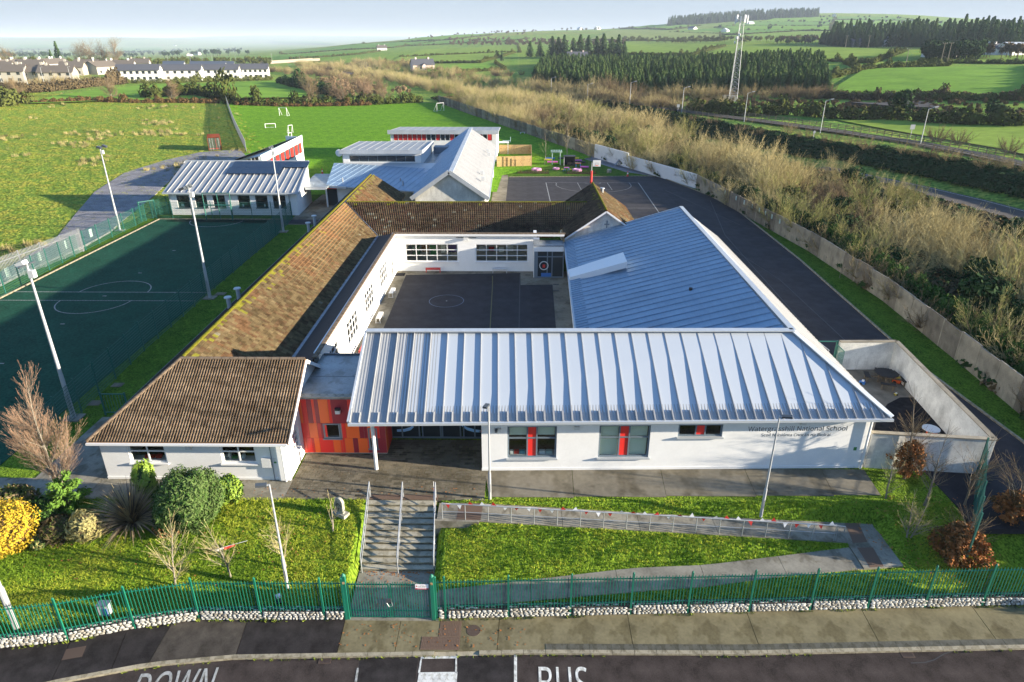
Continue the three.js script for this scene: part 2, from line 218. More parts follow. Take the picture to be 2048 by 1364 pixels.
function distLine(line, x, z) { let best = 1e9; for (let i = 0; i < line.length - 1; i++) { const [ax, az] = line[i], [bx, bz] = line[i + 1], dx = bx - ax, dz = bz - az, t = clamp(((x - ax) * dx + (z - az) * dz) / (dx * dx + dz * dz)); best = Math.min(best, Math.hypot(x - ax - dx * t, z - az - dz * t)); } return best; }
const roadY = (z) => mixn(-2.5, -5, sstep(140, 330, -z));
function H(x, z) {
  const D = Math.hypot(x, z), az = Math.atan2(x, -z) + YAW; let h = Math.abs(az) < 1.35 && D > 200 ? tableH(az, D) * sstep(205, 300, D) : 0;
  if (D > 90 && x < -52 && z < -60) h += 1.6 * sstep(60, 110, -x - 8) * (1 - sstep(260, 330, D)) * wn(x / 60, z / 60);
  if (z < 60 && z > -1000) { const d = distLine(MAIN, x, z); const ry = roadY(z); h = Math.min(h, ry + Math.max(0, d - 6) * mixn(0.27, 0.62, sstep(150, 300, -z))); }
  if (D > 330) h += (wn(x / 90 + 9, z / 90) - 0.5) * Math.min(3, (D - 330) / 200);
  return h;
}
const FENCE = [[-60, -12], [-30, -17.6], [-21.56, -19.9], [-18.86, -20.31], [-16.39, -20.99], [-13.82, -21.5], [-7.3, -21.58], [-3.6, -21.67], [2.31, -21.9], [10.2, -22.21], [20.69, -22.67], [60, -24]];
const lineZ = (L, x) => { let i = 0; while (i < L.length - 2 && x > L[i + 1][0]) i++; return mixn(L[i][1], L[i + 1][1], (x - L[i][0]) / (L[i + 1][0] - L[i][0])); };
const fenceZ = (x) => lineZ(FENCE, x);
// ramp edges, from photo rows and the heights of its two flights
const UB = [at(895, 1006, 0), at(967, 1006, 0), at(1400, 1030, -0.4), at(1691, 1044, -0.72), at(1745, 1048, -0.75)], UF = [at(880, 1040, -0.02), at(1040, 1048, -0.13), at(1366, 1065, -0.42), at(1686, 1084, -0.74)];
const LB = [at(1688, 1095, -0.8), at(1536, 1113, -0.9), at(1412, 1128, -1.0), at(1262, 1134, -1.1), at(1145, 1149, -1.22), at(1000, 1166, -1.35), at(880, 1180, -1.45)].reverse(), LF = [at(1771, 1135, -0.8), at(1631, 1146, -0.9), at(1536, 1155, -0.95), at(1412, 1172, -1.05), at(1262, 1183, -1.15), at(1140, 1194, -1.25), at(932, 1214, -1.42), at(870, 1222, -1.47)].reverse();
const xz = (a) => a.map((p) => [p.x, p.z]), UBl = xz(UB), UFl = xz(UF), LBl = xz(LB), LFl = xz(LF);
const yUp = (x) => -0.75 * clamp((x + 2.5) / 18.5), yLow = (x) => mixn(-1.46, -0.79, clamp((x + 4) / 21));
function frontH(x, z) {
  const f = fenceZ(x), t = clamp((f - 0.5 - z) / Math.max(1, f - 0.5 + 27.8)); let h = -1.5 + 1.5 * mixn(t, sstep(0, 1, t), 0.5);
  if (z > f - 0.1) h = -1.7;
  const blend = (zb, zf, y, x0, x1) => { if (x < x0 || x > x1) return; const d = Math.max(zb - z, z - zf, 0), w = (1 - sstep(0.02, 0.7, d)) * sstep(x0, x0 + 0.5, x) * (1 - sstep(x1 - 0.5, x1 + 0, x)); h = mixn(h, y - 0.03, w); };
  blend(lineZ(LBl, x), lineZ(LFl, x), yLow(x), -4, 18.5); blend(lineZ(UBl, x), lineZ(UFl, x), yUp(x), -2.6, 18.4);
  if (x > -7.75 && x < -3.75) { const e = Math.min(x + 7.75, -3.75 - x), s = -1.5 * clamp((z + 27.9) / 3.3) - 0.2; h = mixn(h, s, sstep(0, 0.3, e)); }
  if (x > 16 && z < -23.6 && z > -27.4) h = mixn(h, Math.max(h, -0.8), 0.5 * sstep(16, 18, x) * (1 - sstep(19, 22, x)));
  return z < -27.95 ? -0.035 : h + (wn(x * 1.3, z * 1.3) - 0.5) * 0.05 - 0.02;
}
const groundH = (x, z) => z > -28.2 && Math.abs(x) < 60 ? frontH(x, z) : H(x, z);
{ // one ground sheet to the horizon, on rings round the viewpoint
  const na = 400, Ds = []; for (let D = 6; D < 17500; D *= 1.031) Ds.push(D); Ds.push(19000);
  const P = [], C = [], U = [], I = [], nr = Ds.length;
  for (let j = 0; j < nr; j++) for (let i = 0; i <= na; i++) {
    const az = mixn(-1.45, 1.45, i / na), D = Ds[j], x = D * Math.sin(az), z = -D * Math.cos(az); let h = H(x, z) - (D < 300 ? 0.12 : 0); if (z > -33 && Math.abs(x) < 58) h = -2.6;
    P.push(x, h, z); U.push(x, z);
    const n1 = wn(x / 40, z / 40), n2 = wn(x / 220 + 5, z / 220); let c = [0.115 + 0.10 * (n1 - 0.5), 0.15 + 0.07 * (n1 - 0.5), 0.036];
    const br = sstep(0.5, 0.68, n2 * 0.6 + n1 * 0.4); c = [mixn(c[0], 0.15, br * 0.7), mixn(c[1], 0.125, br * 0.7), mixn(c[2], 0.05, br * 0.7)];
    const pa = sstep(0.45, 0.55, wn(x / 420 + 31, z / 420 + 7, 2)) * 0.5; c = [mixn(c[0], 0.125, pa), mixn(c[1], 0.17, pa), mixn(c[2], 0.05, pa)];
    C.push(c[0] * 2.4, c[1] * 2.6, c[2] * 2.1);
    if (j && i) { const a = j * (na + 1) + i, b = a - 1, d = a - na - 1, e = d - 1; I.push(e, d, a, e, a, b); }
  }
  const g = new THREE.BufferGeometry(); g.setAttribute('position', new THREE.Float32BufferAttribute(P, 3)); g.setAttribute('color', new THREE.Float32BufferAttribute(C, 3)); g.setAttribute('uv', new THREE.Float32BufferAttribute(U, 2)); g.setIndex(I); g.computeVertexNormals();
  const m = new THREE.Mesh(g, M.terrain); m.name = 'terrain'; m.userData = { kind: 'structure', label: 'rolling grassland and far hills around the school', category: 'terrain' }; m.receiveShadow = m.castShadow = true; scene.add(m);
}
function gridSheet(name, x0, x1, z0, z1, step, f, material, ud, keep) {
  const nx = Math.ceil((x1 - x0) / step), nz = Math.ceil((z1 - z0) / step), P = [], U = [], I = [];
  for (let j = 0; j <= nz; j++) for (let i = 0; i <= nx; i++) { const x = mixn(x0, x1, i / nx), z = mixn(z0, z1, j / nz); P.push(x, f(x, z), z); U.push(x, z); if (i && j && (!keep || keep(x, z))) { const a = j * (nx + 1) + i, b = a - 1, d = a - nx - 1, e = d - 1; I.push(e, a, d, e, b, a); } }
  const g = new THREE.BufferGeometry(); g.setAttribute('position', new THREE.Float32BufferAttribute(P, 3)); g.setAttribute('uv', new THREE.Float32BufferAttribute(U, 2)); g.setIndex(I); g.computeVertexNormals();
  const m = new THREE.Mesh(g, material); m.name = numbered(name); m.userData = { kind: 'structure', ...ud }; m.receiveShadow = m.castShadow = true; scene.add(m); return m;
}
gridSheet('front_lawn', -60, 60, -34, -17, 0.25, frontH, M.lawn, { label: 'sloping front lawn between the school and the street fence', category: 'lawn' }, (x, z) => z < fenceZ(x) + 0.25);
// ───────── field patches draped on the hills ─────────
function hit(px, py) {
  const r = ray(px, py), l = Math.hypot(r.x, r.z), dx = r.x / l, dz = r.z / l, s = r.y / l; let D = 60, last = 60;
  for (; D < 17000; last = D, D *= 1.006) if (EYE + s * D <= H(dx * D, dz * D)) break;
  let a = last, b = D; for (let k = 0; k < 12; k++) { const m = (a + b) / 2; if (EYE + s * m <= H(dx * m, dz * m)) b = m; else a = m; }
  return V(dx * b, H(dx * b, dz * b), dz * b);
}
function field(q, material, label, n = 14, m = 8) {
  const c = q.map(([x, y]) => hit(x, y)), P = [], U = [], I = [];
  for (let j = 0; j <= m; j++) for (let i = 0; i <= n; i++) { const s = i / n, t = j / m, p = c[0].clone().lerp(c[1], s).lerp(c[3].clone().lerp(c[2], s), t), D = Math.hypot(p.x, p.z); p.y = H(p.x, p.z) + 0.25 + D * 0.0011; P.push(p.x, p.y, p.z); U.push(p.x, p.z); if (i && j) { const a = j * (n + 1) + i, b = a - 1, d = a - n - 1, e = d - 1; I.push(e, d, a, e, a, b); } }
  const g = new THREE.BufferGeometry(); g.setAttribute('position', new THREE.Float32BufferAttribute(P, 3)); g.setAttribute('uv', new THREE.Float32BufferAttribute(U, 2)); g.setIndex(I); g.computeVertexNormals();
  const o = new THREE.Mesh(g, material); o.name = numbered('field'); o.userData = { kind: 'structure', label, category: 'field' }; o.receiveShadow = o.castShadow = true; scene.add(o);
}
const FIELDS = [
  [[[60, 210], [420, 200], [300, 172], [190, 182]], 'fieldA'], [[[420, 200], [640, 196], [560, 164], [300, 172]], 'fieldA'],
  [[[470, 122], [720, 109], [760, 103], [560, 112]], 'fieldC'], [[[560, 109], [790, 95], [870, 84], [690, 92]], 'fieldC'], [[[700, 91], [900, 80], [985, 70], [850, 75]], 'fieldA'], [[[800, 93], [1010, 83], [1060, 77], [880, 84]], 'fieldC'],
  [[[770, 128], [960, 126], [1030, 106], [800, 116]], 'fieldB'], [[[800, 114], [1040, 105], [1035, 90], [850, 101]], 'fieldB'], [[[860, 152], [1010, 140], [990, 128], [850, 136]], 'fieldA'],
  [[[1180, 80], [1440, 82], [1440, 66], [1230, 62]], 'fieldD'], [[[1240, 108], [1385, 112], [1450, 92], [1240, 86]], 'fieldB'], [[[1400, 113], [1745, 127], [1810, 103], [1480, 92]], 'fieldB'],
  [[[1640, 196], [2060, 200], [2060, 134], [1730, 140]], 'fieldA'], [[[2060, 200], [2500, 210], [2500, 132], [2060, 134]], 'fieldA'], [[[1640, 163], [1720, 141], [1690, 131], [1600, 138]], 'fieldC'],
  [[[1840, 126], [2060, 128], [2060, 121], [1900, 122]], 'fieldB'],
  [[[1340, 66], [1480, 70], [1600, 62], [1400, 60]], 'fieldC'], [[[1480, 62], [1660, 62], [1660, 53], [1440, 55]], 'fieldA'], [[[1430, 55], [1660, 52], [1665, 46], [1520, 44]], 'fieldC'], [[[1520, 46], [1665, 45], [1670, 36], [1560, 35]], 'fieldA'], [[[1670, 62], [1790, 62], [1780, 52], [1670, 50]], 'fieldB'], [[[1670, 50], [1840, 54], [1830, 44], [1670, 42]], 'fieldA'], [[[1675, 41], [1830, 43], [1800, 37], [1675, 35]], 'fieldC'], [[[1800, 62], [2060, 68], [2060, 58], [1810, 54]], 'fieldA'], [[[1850, 54], [2060, 57], [2060, 50], [1850, 46]], 'fieldC'], [[[1240, 58], [1345, 60], [1400, 52], [1300, 52]], 'fieldA'],
  [[[30, 100], [160, 98], [150, 92], [40, 92]], 'fieldC'], [[[180, 106], [330, 103], [320, 97], [200, 98]], 'fieldC'], [[[560, 88], [680, 90], [640, 84], [540, 83]], 'fieldC'],
];
FIELDS.forEach(([q, m], i) => field(q, M[m], 'open green pasture between distant hedgerows'));
// drape a world polygon
function drape(name, pts, step, lift, material, ud, f = H) {
  const sh = pts.map(([x, z]) => new THREE.Vector2(x, -z)); if (THREE.ShapeUtils.isClockWise(sh)) sh.reverse();
  const b = mb(), rec = (a, c, d, k) => { const l = Math.max(a.distanceTo(c), c.distanceTo(d), d.distanceTo(a)); if (l < step || k > 9) { b.tri(...[a, c, d].map((q) => V(q.x, f(q.x, -q.y) + lift, -q.y))); return; } const ac = a.clone().lerp(c, 0.5), cd = c.clone().lerp(d, 0.5), da = d.clone().lerp(a, 0.5); rec(a, ac, da, k + 1); rec(ac, c, cd, k + 1); rec(da, cd, d, k + 1); rec(ac, cd, da, k + 1); };
  for (const [i, j, k] of THREE.ShapeUtils.triangulateShape(sh, [])) rec(sh[i], sh[j], sh[k], 0);
  const m = b.struct(name, material, ud); m.geometry.deleteAttribute('normal'); m.geometry = mergeVertices(m.geometry, 1e-3); m.geometry.computeVertexNormals(); return m;
}
const px2 = (l, Y = 0) => l.map(([x, y]) => { const p = at(x, y, Y); return [p.x, p.z]; });
drape('rough_field', [[-52, -40], [-50, -100], [-53, -130], [-59, -148], [-77, -187], [-110, -262], [-250, -262], [-250, -40]], 6, 0.10, M.roughfield, { label: 'rough tussocky field left of the sports pitch', category: 'field' });
drape('sports_field', [[-58, -146], [-76, -187], [-108, -258], [-60, -258], [-31, -263], [8, -160], [14.5, -138], [6, -128], [-3, -118], [-3.5, -104], [-52, -100], [-54, -130]], 6, 0.06, M.sports, { label: 'mown green playing field behind the school', category: 'field' });
drape('roadside_field', [[100, -118], [104, -150], [92, -205], [125, -225], [190, -215], [190, -118]], 8, 0.15, M.fieldB, { label: 'sunlit roadside field beyond the slip road fence', category: 'field' });
{ // roads: strip with thickness along a line
  const strip = (name, line, w, Y, material, ud, y1 = 0) => { const b = mb(); for (let i = 0; i < line.length - 1; i++) { const a = line[i], c = line[i + 1], p = line[Math.max(0, i - 1)], q = line[Math.min(line.length - 1, i + 2)]; const nrm = (m, n) => { const dx = n[0] - m[0], dz = n[1] - m[1], l = Math.hypot(dx, dz); return [-dz / l, dx / l]; }; const n0 = nrm(p, c), n1 = nrm(a, q), ya = Y(a), yc = Y(c); b.quad(V(a[0] + n0[0] * w[0], ya, a[1] + n0[1] * w[0]), V(a[0] + n0[0] * w[1], ya, a[1] + n0[1] * w[1]), V(c[0] + n1[0] * w[1], yc, c[1] + n1[1] * w[1]), V(c[0] + n1[0] * w[0], yc, c[1] + n1[1] * w[0])); } return b.struct(name, material, ud); };
  strip('main_road', MAIN, [-4.4, 4.4], (p) => roadY(p[1]) + 0.14, M.roadfar, { label: 'main road in the cutting beyond the scrub', category: 'road' });
  for (const o of [-3.6, 3.5]) strip('road_line', MAIN, [o, o + 0.14], (p) => roadY(p[1]) + 0.16, M.line, { label: 'white edge line of the main road', category: 'marking' });
  const SLIP = [[112, 20], [100, -70], [95.5, -118], [94, -140], [90, -160], [80, -182], [67, -207], [53, -231], [40, -258], [20, -300], [0, -345]];
  strip('slip_road', SLIP, [-2.6, 2.6], (p) => H(p[0], p[1]) + 0.25, M.roadfar, { label: 'narrow slip road above the cutting', category: 'road' });
  const LANE = [at(690, 150, 2), at(700, 140, 3), at(715, 132, 4), at(735, 124, 5), at(728, 118, 6)].map((p) => [p.x, p.z]);
  strip('lane', LANE, [-4, 4], (p) => H(p[0], p[1]) + 0.9, M.roadfar, { label: 'lane bending up behind the bridge bank', category: 'road' });
}
// ───────── school grounds ─────────
const lay = (name, pts, y, material, ud, y0 = -0.3) => mb().slab(pts, y0, y).struct(name, material, ud);
const E = { c: 'ground' };
lay('site_ground', [[-52, -28.3], [22, -28.3], [34, -28.3], [34.6, -60], [33.6, -75], [29.5, -108], [16, -138], [8, -150], [-56, -150], [-53, -125], [-52, -100]], -0.05, M.yardgrass, { label: 'mown grass around the school buildings', category: 'grass' }, -0.5);
lay('driveway', [...px2([[1316, 352], [1455, 405], [1600, 520], [1850, 740], [2040, 880]]), [29.6, -26], [22.2, -26], [22.2, -31], [20, -31], [20, -82], [13, -82]], 0.0, M.tarmac, { label: 'dark tarmac drive along the east side of the hall', category: 'tarmac' });
lay('playground', [[-3.9, -82], [20.2, -82], [24.1, -117.6], [-1.8, -116.5], [-2.2, -90]], 0.004, M.tarmac, { label: 'tarmac playground with ball court lines', category: 'tarmac' });
lay('gravel_path', px2([[1010, 352], [1100, 296], [1145, 290], [1190, 300], [1230, 330], [1320, 350]]).map(([x, z], i) => [x + 0, z]).slice(1, 4).concat([[15.5, -137.4], [27.8, -107.5], [24.4, -117], [19, -122]]), -0.01, M.gravel, { label: 'grey path curving past the play corner', category: 'path' });
lay('concrete_path', [[-4.1, -82.5], [-2, -82.5], [-1.9, -116.5], [-2.0, -118.5], [-4.1, -118.5]], 0.012, M.apron, { label: 'pale concrete path beside the rear gabled block', category: 'path' });
lay('courtyard_paving', [[-12.4, -41], [5.0, -41], [5.0, -65.2], [-12.4, -65.2]], 0.0, M.apron, { label: 'stained concrete paving round the courtyard', category: 'paving' });
lay('courtyard_tarmac', px2([[740, 720], [812, 550], [1041, 546], [1041, 570], [1105, 569], [1117, 720]]), 0.006, M.tarmac, { label: 'dark tarmac play area in the courtyard', category: 'tarmac' });
lay('west_path', [[-46, -86.5], [-22.6, -86.5], [-22.6, -84], [-26, -84], [-46, -85.2]], 0.0, M.tarmac, { label: 'dark path before the west classroom block', category: 'path' });
lay('west_yard', [[-30, -84], [-22.6, -84], [-22.6, -106], [-30, -106]], -0.004, M.apron, { label: 'wet concrete yard beside the west classroom block', category: 'paving' });
lay('gravel_track', px2([[-60, 575], [0, 548], [60, 512], [110, 482], [150, 432], [190, 385], [250, 347], [330, 322], [400, 306], [480, 300], [500, 322], [400, 330], [352, 352], [310, 392], [250, 440], [220, 465], [172, 492], [100, 522], [0, 572], [-60, 602]]), 0.16, M.gravel, { label: 'grey gravel track round the west classroom block', category: 'track' }, -0.5);
lay('sports_pitch', [[-47.3, -20], [-47.2, -86.4], [-31.0, -86.4], [-29.3, -80], [-29.1, -57], [-28.9, -36], [-28.7, -30], [-31, -26], [-47, -26]].filter((_, i) => i), 0.0, M.turf, { label: 'dark green artificial turf pitch', category: 'pitch' });
{ // pitch kerb and lines
  const k = mb(); k.box(-47.45, -0.1, -86.5, -47.3, 0.07, -26).box(-47.45, -0.1, -86.6, -31, 0.07, -86.45); k.struct('pitch_kerb', M.kerb, { label: 'concrete edging of the turf pitch', category: 'kerb' });
  const flatLine = (name, pts, w, y, material, label, closed) => { const b = mb(), n = pts.length; for (let i = 0; i < (closed ? n : n - 1); i++) { const a = pts[i], c = pts[(i + 1) % n], dx = c[0] - a[0], dz = c[1] - a[1], l = Math.hypot(dx, dz) || 1, ox = -dz / l * w / 2, oz = dx / l * w / 2, ex = dx / l * w * 0.3, ez = dz / l * w * 0.3; b.quad(V(a[0] + ox - ex, y, a[1] + oz - ez), V(c[0] + ox + ex, y, c[1] + oz + ez), V(c[0] - ox + ex, y, c[1] - oz + ez), V(a[0] - ox - ex, y, a[1] - oz - ez)); } return b.struct(name, material, { label, category: 'marking' }); };
  const arc = (cx, cz, r, a0, a1, n = 40) => Array.from({ length: n + 1 }, (_, i) => { const a = mixn(a0, a1, i / n); return [cx + r * Math.cos(a), cz + r * Math.sin(a)]; });
  const zA = at(150, 584).z, zB = at(150, 601).z, cx = (at(160, 584).x + at(285, 584).x) / 2;
  flatLine('pitch_line', [[-47.2, zA], [-29.2, zA]], 0.1, 0.008, M.lineworn, 'white halfway line across the turf pitch');
  flatLine('pitch_line', [[-47.2, zB], [-29.2, zB]], 0.1, 0.008, M.lineworn, 'second white line just before the halfway line');
  const r1 = 3.2; flatLine('pitch_line', arc(at(227, 584).x, zA + 0.05, r1, Math.PI, 2 * Math.PI), 0.1, 0.008, M.lineworn, 'far half of the pitch centre circle'); flatLine('pitch_line', arc(at(192, 601).x, zB - 0.05, r1, 0, Math.PI), 0.1, 0.008, M.lineworn, 'near half of the pitch centre circle');
  flatLine('pitch_line', arc(at(435, 441).x, -86.0, 3.4, 0.12, Math.PI - 0.12), 0.1, 0.008, M.lineworn, 'goal area arc at the far end of the pitch');
  for (const [x, y] of [[348, 501], [280, 546], [209, 592], [125, 648], [3, 727]]) { const p = at(x, y); mb().box(p.x - 0.18, 0.005, p.z - 0.06, p.x + 0.18, 0.012, p.z + 0.06).struct('pitch_spot', M.lineworn, { label: 'short white spot mark on the turf pitch', category: 'marking', group: 'spot marks on the pitch' }); }
  // courtyard circle
  const cc = at(893, 602); flatLine('court_circle', arc(cc.x, cc.z, 1.55, 0, 2 * Math.PI, 48), 0.05, 0.014, mat([0.17, 0.21, 0.28], 0.9), 'thin pale blue circle painted on the courtyard tarmac'); mb().cbox(V(cc.x, 0.01, cc.z), 0.14, 0.004, 0.14).struct('court_spot', M.lineworn, { label: 'small centre spot in the courtyard circle', category: 'marking' });
  flatLine('court_line', px2([[985, 552], [985, 570], [980, 660]]), 0.07, 0.012, mat([0.16, 0.15, 0.07], 0.9), 'faded yellow line across the courtyard tarmac');
  // basketball half courts
  const B = (l, w, label, c) => flatLine('court_line', l, w, 0.012, M.lineworn, label, c), bz = -111.8;
  B([[4.4, bz], [19.65, bz]], 0.08, 'ball court end line'); B([[4.4, bz], [4.7, -80]], 0.12, 'ball court left side line'); B([[19.65, bz], [18.9, -84]], 0.12, 'ball court right side line');
  B([[6.0, bz], [6.1, bz + 1.6], ...arc(12.05, bz + 1.6, 6.1, Math.PI, 0, 32), [18.1, bz]], 0.08, 'three point arc on the ball court'); B([[9.6, bz], [9.75, bz + 5.8], [14.6, bz + 5.8], [14.5, bz]], 0.08, 'free throw lane on the ball court'); B(arc(12.1, bz, 1.3, 0, Math.PI, 20), 0.08, 'small arc beneath the ball court hoop'); B([[4.6, -93.5], [19.1, -93.5]], 0.08, 'ball court centre line'); B(arc(12.1, -82, 6.4, Math.PI, 2 * Math.PI, 28), 0.08, 'second three point arc on the ball court');
}
for (const [l, t] of [[[[1040, 548], [1038, 660]], 'dark seam down the courtyard tarmac'], [[[1375, 440], [1560, 560], [1700, 690]], 'tar seam along the east drive'], [[[1420, 400], [1450, 470], [1600, 640]], 'second tar seam along the east drive'], [[[1330, 380], [1480, 450]], 'short tar seam at the playground end of the drive']]) { const p = px2(l), b = mb(); for (let i = 0; i < p.length - 1; i++) b.beam(V(p[i][0], 0.004, p[i][1]), V(p[i + 1][0], 0.004, p[i + 1][1]), 0.07, 0.014); b.struct('tar_seam', M.black, { label: t, category: 'marking' }); }
{ // grass verge and kerb by the east wall
  const kl = px2([[1316, 352], [1455, 405], [1600, 520], [1850, 740], [2040, 880]]); kl.push([29.6, -26]);
  const k = mb(); for (let i = 0; i < kl.length - 1; i++) k.beam(V(kl[i][0], 0.02, kl[i][1]), V(kl[i + 1][0], 0.02, kl[i + 1][1]), 0.16, 0.16); k.struct('drive_kerb', M.kerb, { label: 'concrete kerb between the drive and the grass verge', category: 'kerb' });
  mb().beam(V(-1.8, 0.03, -116.6), V(24, 0.03, -117.7), 0.14, 0.12).struct('playground_kerb', M.kerb, { label: 'kerb between the playground and the play corner grass', category: 'kerb' });
}
// front apron, brick paving, pavement and street
{
  const yA = 0.0; const ap = part0('front_apron', 'concrete apron along the front of the hall', 'paving');
  function part0(name, label, category) { const g = new THREE.Group(); g.name = numbered(name); origins.set(g, V(0, 0, 0)); g.userData = { kind: 'structure', label, category }; scene.add(g); return g; }
  const joint = (x0, x1, zb0, zf0) => mb().slab([[x0[0], zb0], [x1[0], zb0], [x1[1], zf0], [x0[1], zf0]], -0.3, yA);
  const cuts = [[968, 978], [1144, 1148], [1322, 1332], [1490, 1512], [1643, 1668], [1729, 1762]].map(([a, b]) => [at(a, 940).x, at(b, 990).x]);
  for (let i = 0; i < cuts.length - 1; i++) joint([cuts[i][0] + 0.012, cuts[i][1] + 0.012], [cuts[i + 1][0] - 0.012, cuts[i + 1][1] - 0.012], -30.86, -28.25 - i * 0.09).build('slab', M.apron, ap);
  const lp = part0('garden_path', 'pale concrete path in front of the tiled wing', 'path');
  for (const [a, b] of [[-30, -26.4], [-26.37, -22.3], [-22.27, -17.2], [-17.17, -12.05]]) mb().slab([[a, -29.6], [b, -29.6], [b, -27.85], [a, -27.85]], -0.3, 0.0).build('slab', M.concrete, lp);
  mb().slab([[-26, -29.6], [-22.1, -29.6], [-22.1, -36], [-26, -36]], -0.3, -0.006).build('slab', M.concrete, lp);
  // brick pavers of the entrance court, laid as single blocks in running bond where they show largest, joined beyond
  const ep = part0('entrance_paving', 'small grey brown block paving at the main entrance', 'paving');
  const rects = []; for (let r = 0, z = -33.6; z < -27.95; z += 0.21, r++) for (let x = -12.05 + (r % 2 ? -0.16 : 0); x < -1.75; x += 0.42) { const x0 = Math.max(-12.05, x), x1 = Math.min(-1.72, x + 0.405); if (x1 - x0 > 0.08) rects.push([x0, x1, z]); }
  rects.sort((a, b) => b[2] - a[2]); const r = rng(5), A = mb(), B2 = mb(), gA = new THREE.BoxGeometry(0.405, 0.06, 0.195);
  rects.forEach(([x0, x1, z], i) => { const y = 0.0 + r() * 0.006 - 0.003; if (i < 300) { const m = mb().box(x0, -0.06, z, x1, y, z + 0.195).build('paver', r() < 0.6 ? M.paver : M.paverB, ep); } else (r() < 0.6 ? A : B2).box(x0, -0.06, z, x1, y, z + 0.195); });
  A.build('paver_field', M.paver, ep, { kind: 'stuff' }); B2.build('paver_field', M.paverB, ep, { kind: 'stuff' });
  mb().slab([[-12.05, -34], [-1.7, -34], [-1.7, -27.9], [-12.05, -27.9]], -0.4, -0.05).build('bedding', M.mortar, ep);
  // pavement along the street
  const pv = part0('pavement', 'stained concrete and tarmac pavement along the street fence', 'pavement'), Y = -1.5;
  const KERB = [[-60, -8], [-30, -13.6], [-23, -16.5], [-18.54, -18.32], [-14.87, -19.26], [-11.57, -19.66], [-2.46, -19.93], [0.28, -20.03], [9.19, -20.08], [21.12, -20.51], [60, -21.5]];
  const seg = (t0, b0, t1, b1, m, nm = 'slab') => { const T0 = fenceZ(t0) - 0.12, n = 6, P = []; for (let i = 0; i <= n; i++) { const x = mixn(t0, t1, i / n); P.push([x, fenceZ(x) - 0.12]); } for (let i = n; i >= 0; i--) { const x = mixn(b0, b1, i / n); P.push([x, lineZ(KERB, x) - 0.02]); } return mb().slab(P, Y - 0.4, Y).build(nm, m, pv); };
  const X = (t, b) => [at(t, 1240, Y).x, at(b, 1302, Y).x], XL = (t, ty, b, by) => [at(t, ty, Y).x, at(b, by, Y).x];
  const J = [[-60, -60], XL(129, 1296, 112, 1348), XL(246, 1270, 232, 1324), XL(339, 1254, 300, 1321), XL(491, 1246, 471, 1311), X(690, 675), X(802, 790), X(918, 912), X(999, 994), X(1257, 1268), X(1500, 1522), X(1736, 1768), X(1966, 2010), [60, 60]];
  const ms = [M.patch, M.patch, M.patch, M.patch2, M.patch, M.paveslab, M.paveslab, M.paveslab, M.paveslab, M.paveslab, M.paveslab, M.paveslab, M.paveslab];
  for (let i = 0; i < J.length - 1; i++) seg(J[i][0] + 0.012, J[i][1] + 0.012, J[i + 1][0] - 0.012, J[i + 1][1] - 0.012, ms[i], i < 5 ? 'tarmac_panel' : 'slab');
  // tactile slabs and cover
  const t0 = at(881, 1242, Y), t1 = at(918, 1301, Y), t2 = at(844, 1273, Y);
  const knob = (x0, x1, z0, z1, nm) => { const b = mb().box(x0, Y, z0, x1, Y + 0.008, z1); for (let x = x0 + 0.04; x < x1 - 0.02; x += 0.067) for (let z = z0 + 0.04; z < z1 - 0.02; z += 0.067) b.box(x - 0.012, Y + 0.008, z - 0.012, x + 0.012, Y + 0.014, z + 0.012); return b.build(nm, M.tactile, pv); };
  knob(t0.x, t1.x, -21.5, t2.z, 'tactile_slab'); knob(t2.x, t1.x, t2.z + 0.01, -20.0, 'tactile_slab');
  const mh = at(947, 1261, Y), mc = mb(); mc.tube(V(mh.x, Y - 0.01, mh.z), V(mh.x, Y + 0.008, mh.z), 0.30, 0.30, 20); mc.struct('manhole_cover', M.iron, { label: 'round rusty manhole cover in the pavement', category: 'manhole' });
  const sq = at(148, 1306, Y); mb().cbox(V(sq.x, Y - 0.01, sq.z), 0.75, 0.018, 0.55, 0.25).struct('service_cover', M.iron, { label: 'square rusty service cover in the dark tarmac pavement', category: 'manhole' });
  // kerb stones, each a part
  const ks = part0('street_kerb', 'kerb stones along the edge of the street', 'kerb'); const r2 = rng(9);
  for (let x = -40; x < 44; x += 0.915) { const a = V(x + 0.006, 0, lineZ(KERB, x)), b = V(x + 0.905, 0, lineZ(KERB, x + 0.905)), low = x > -4.2 && x < -2.3 ? 0.09 : 0; mb().hexa([V(a.x, -1.75, a.z + 0.14), V(b.x, -1.75, b.z + 0.14), V(b.x, -1.75, b.z - 0.02), V(a.x, -1.75, a.z - 0.02)], [V(a.x, -1.52 - low, a.z + 0.13), V(b.x, -1.52 - low, b.z + 0.13), V(b.x, -1.492 - low * 0.4, b.z - 0.02), V(a.x, -1.492 - low * 0.4, a.z - 0.02)]).build('kerb_stone', M.kerb, ks); if (x > 0.3) mb().hexa([V(a.x, -1.6, a.z - 0.02), V(b.x, -1.6, b.z - 0.02), V(b.x, -1.6, b.z - 0.32), V(a.x, -1.6, a.z - 0.32)], [V(a.x, -1.49, a.z - 0.025), V(b.x, -1.49, b.z - 0.025), V(b.x, -1.49, b.z - 0.32), V(a.x, -1.49, a.z - 0.32)]).build('edging_stone', M.kerbdark, ks); }
  // street
  const st = mb(), SY = -1.62; { const P = []; for (let x = -60; x <= 60; x += 2) P.push([x, lineZ(KERB, x) + 0.05]); P.push([60, 45], [-60, 45]); st.slab(P, null, SY); } st.struct('street', M.road, { label: 'worn dark tarmac street', category: 'road' });
  const rp = (pts, y, m, nm, label, cat = 'marking') => mb().slab(pts.map(([x, y2]) => { const p = at(x, y2, SY); return [p.x, p.z]; }), null, SY + y).struct(nm, m, { label, category: cat });
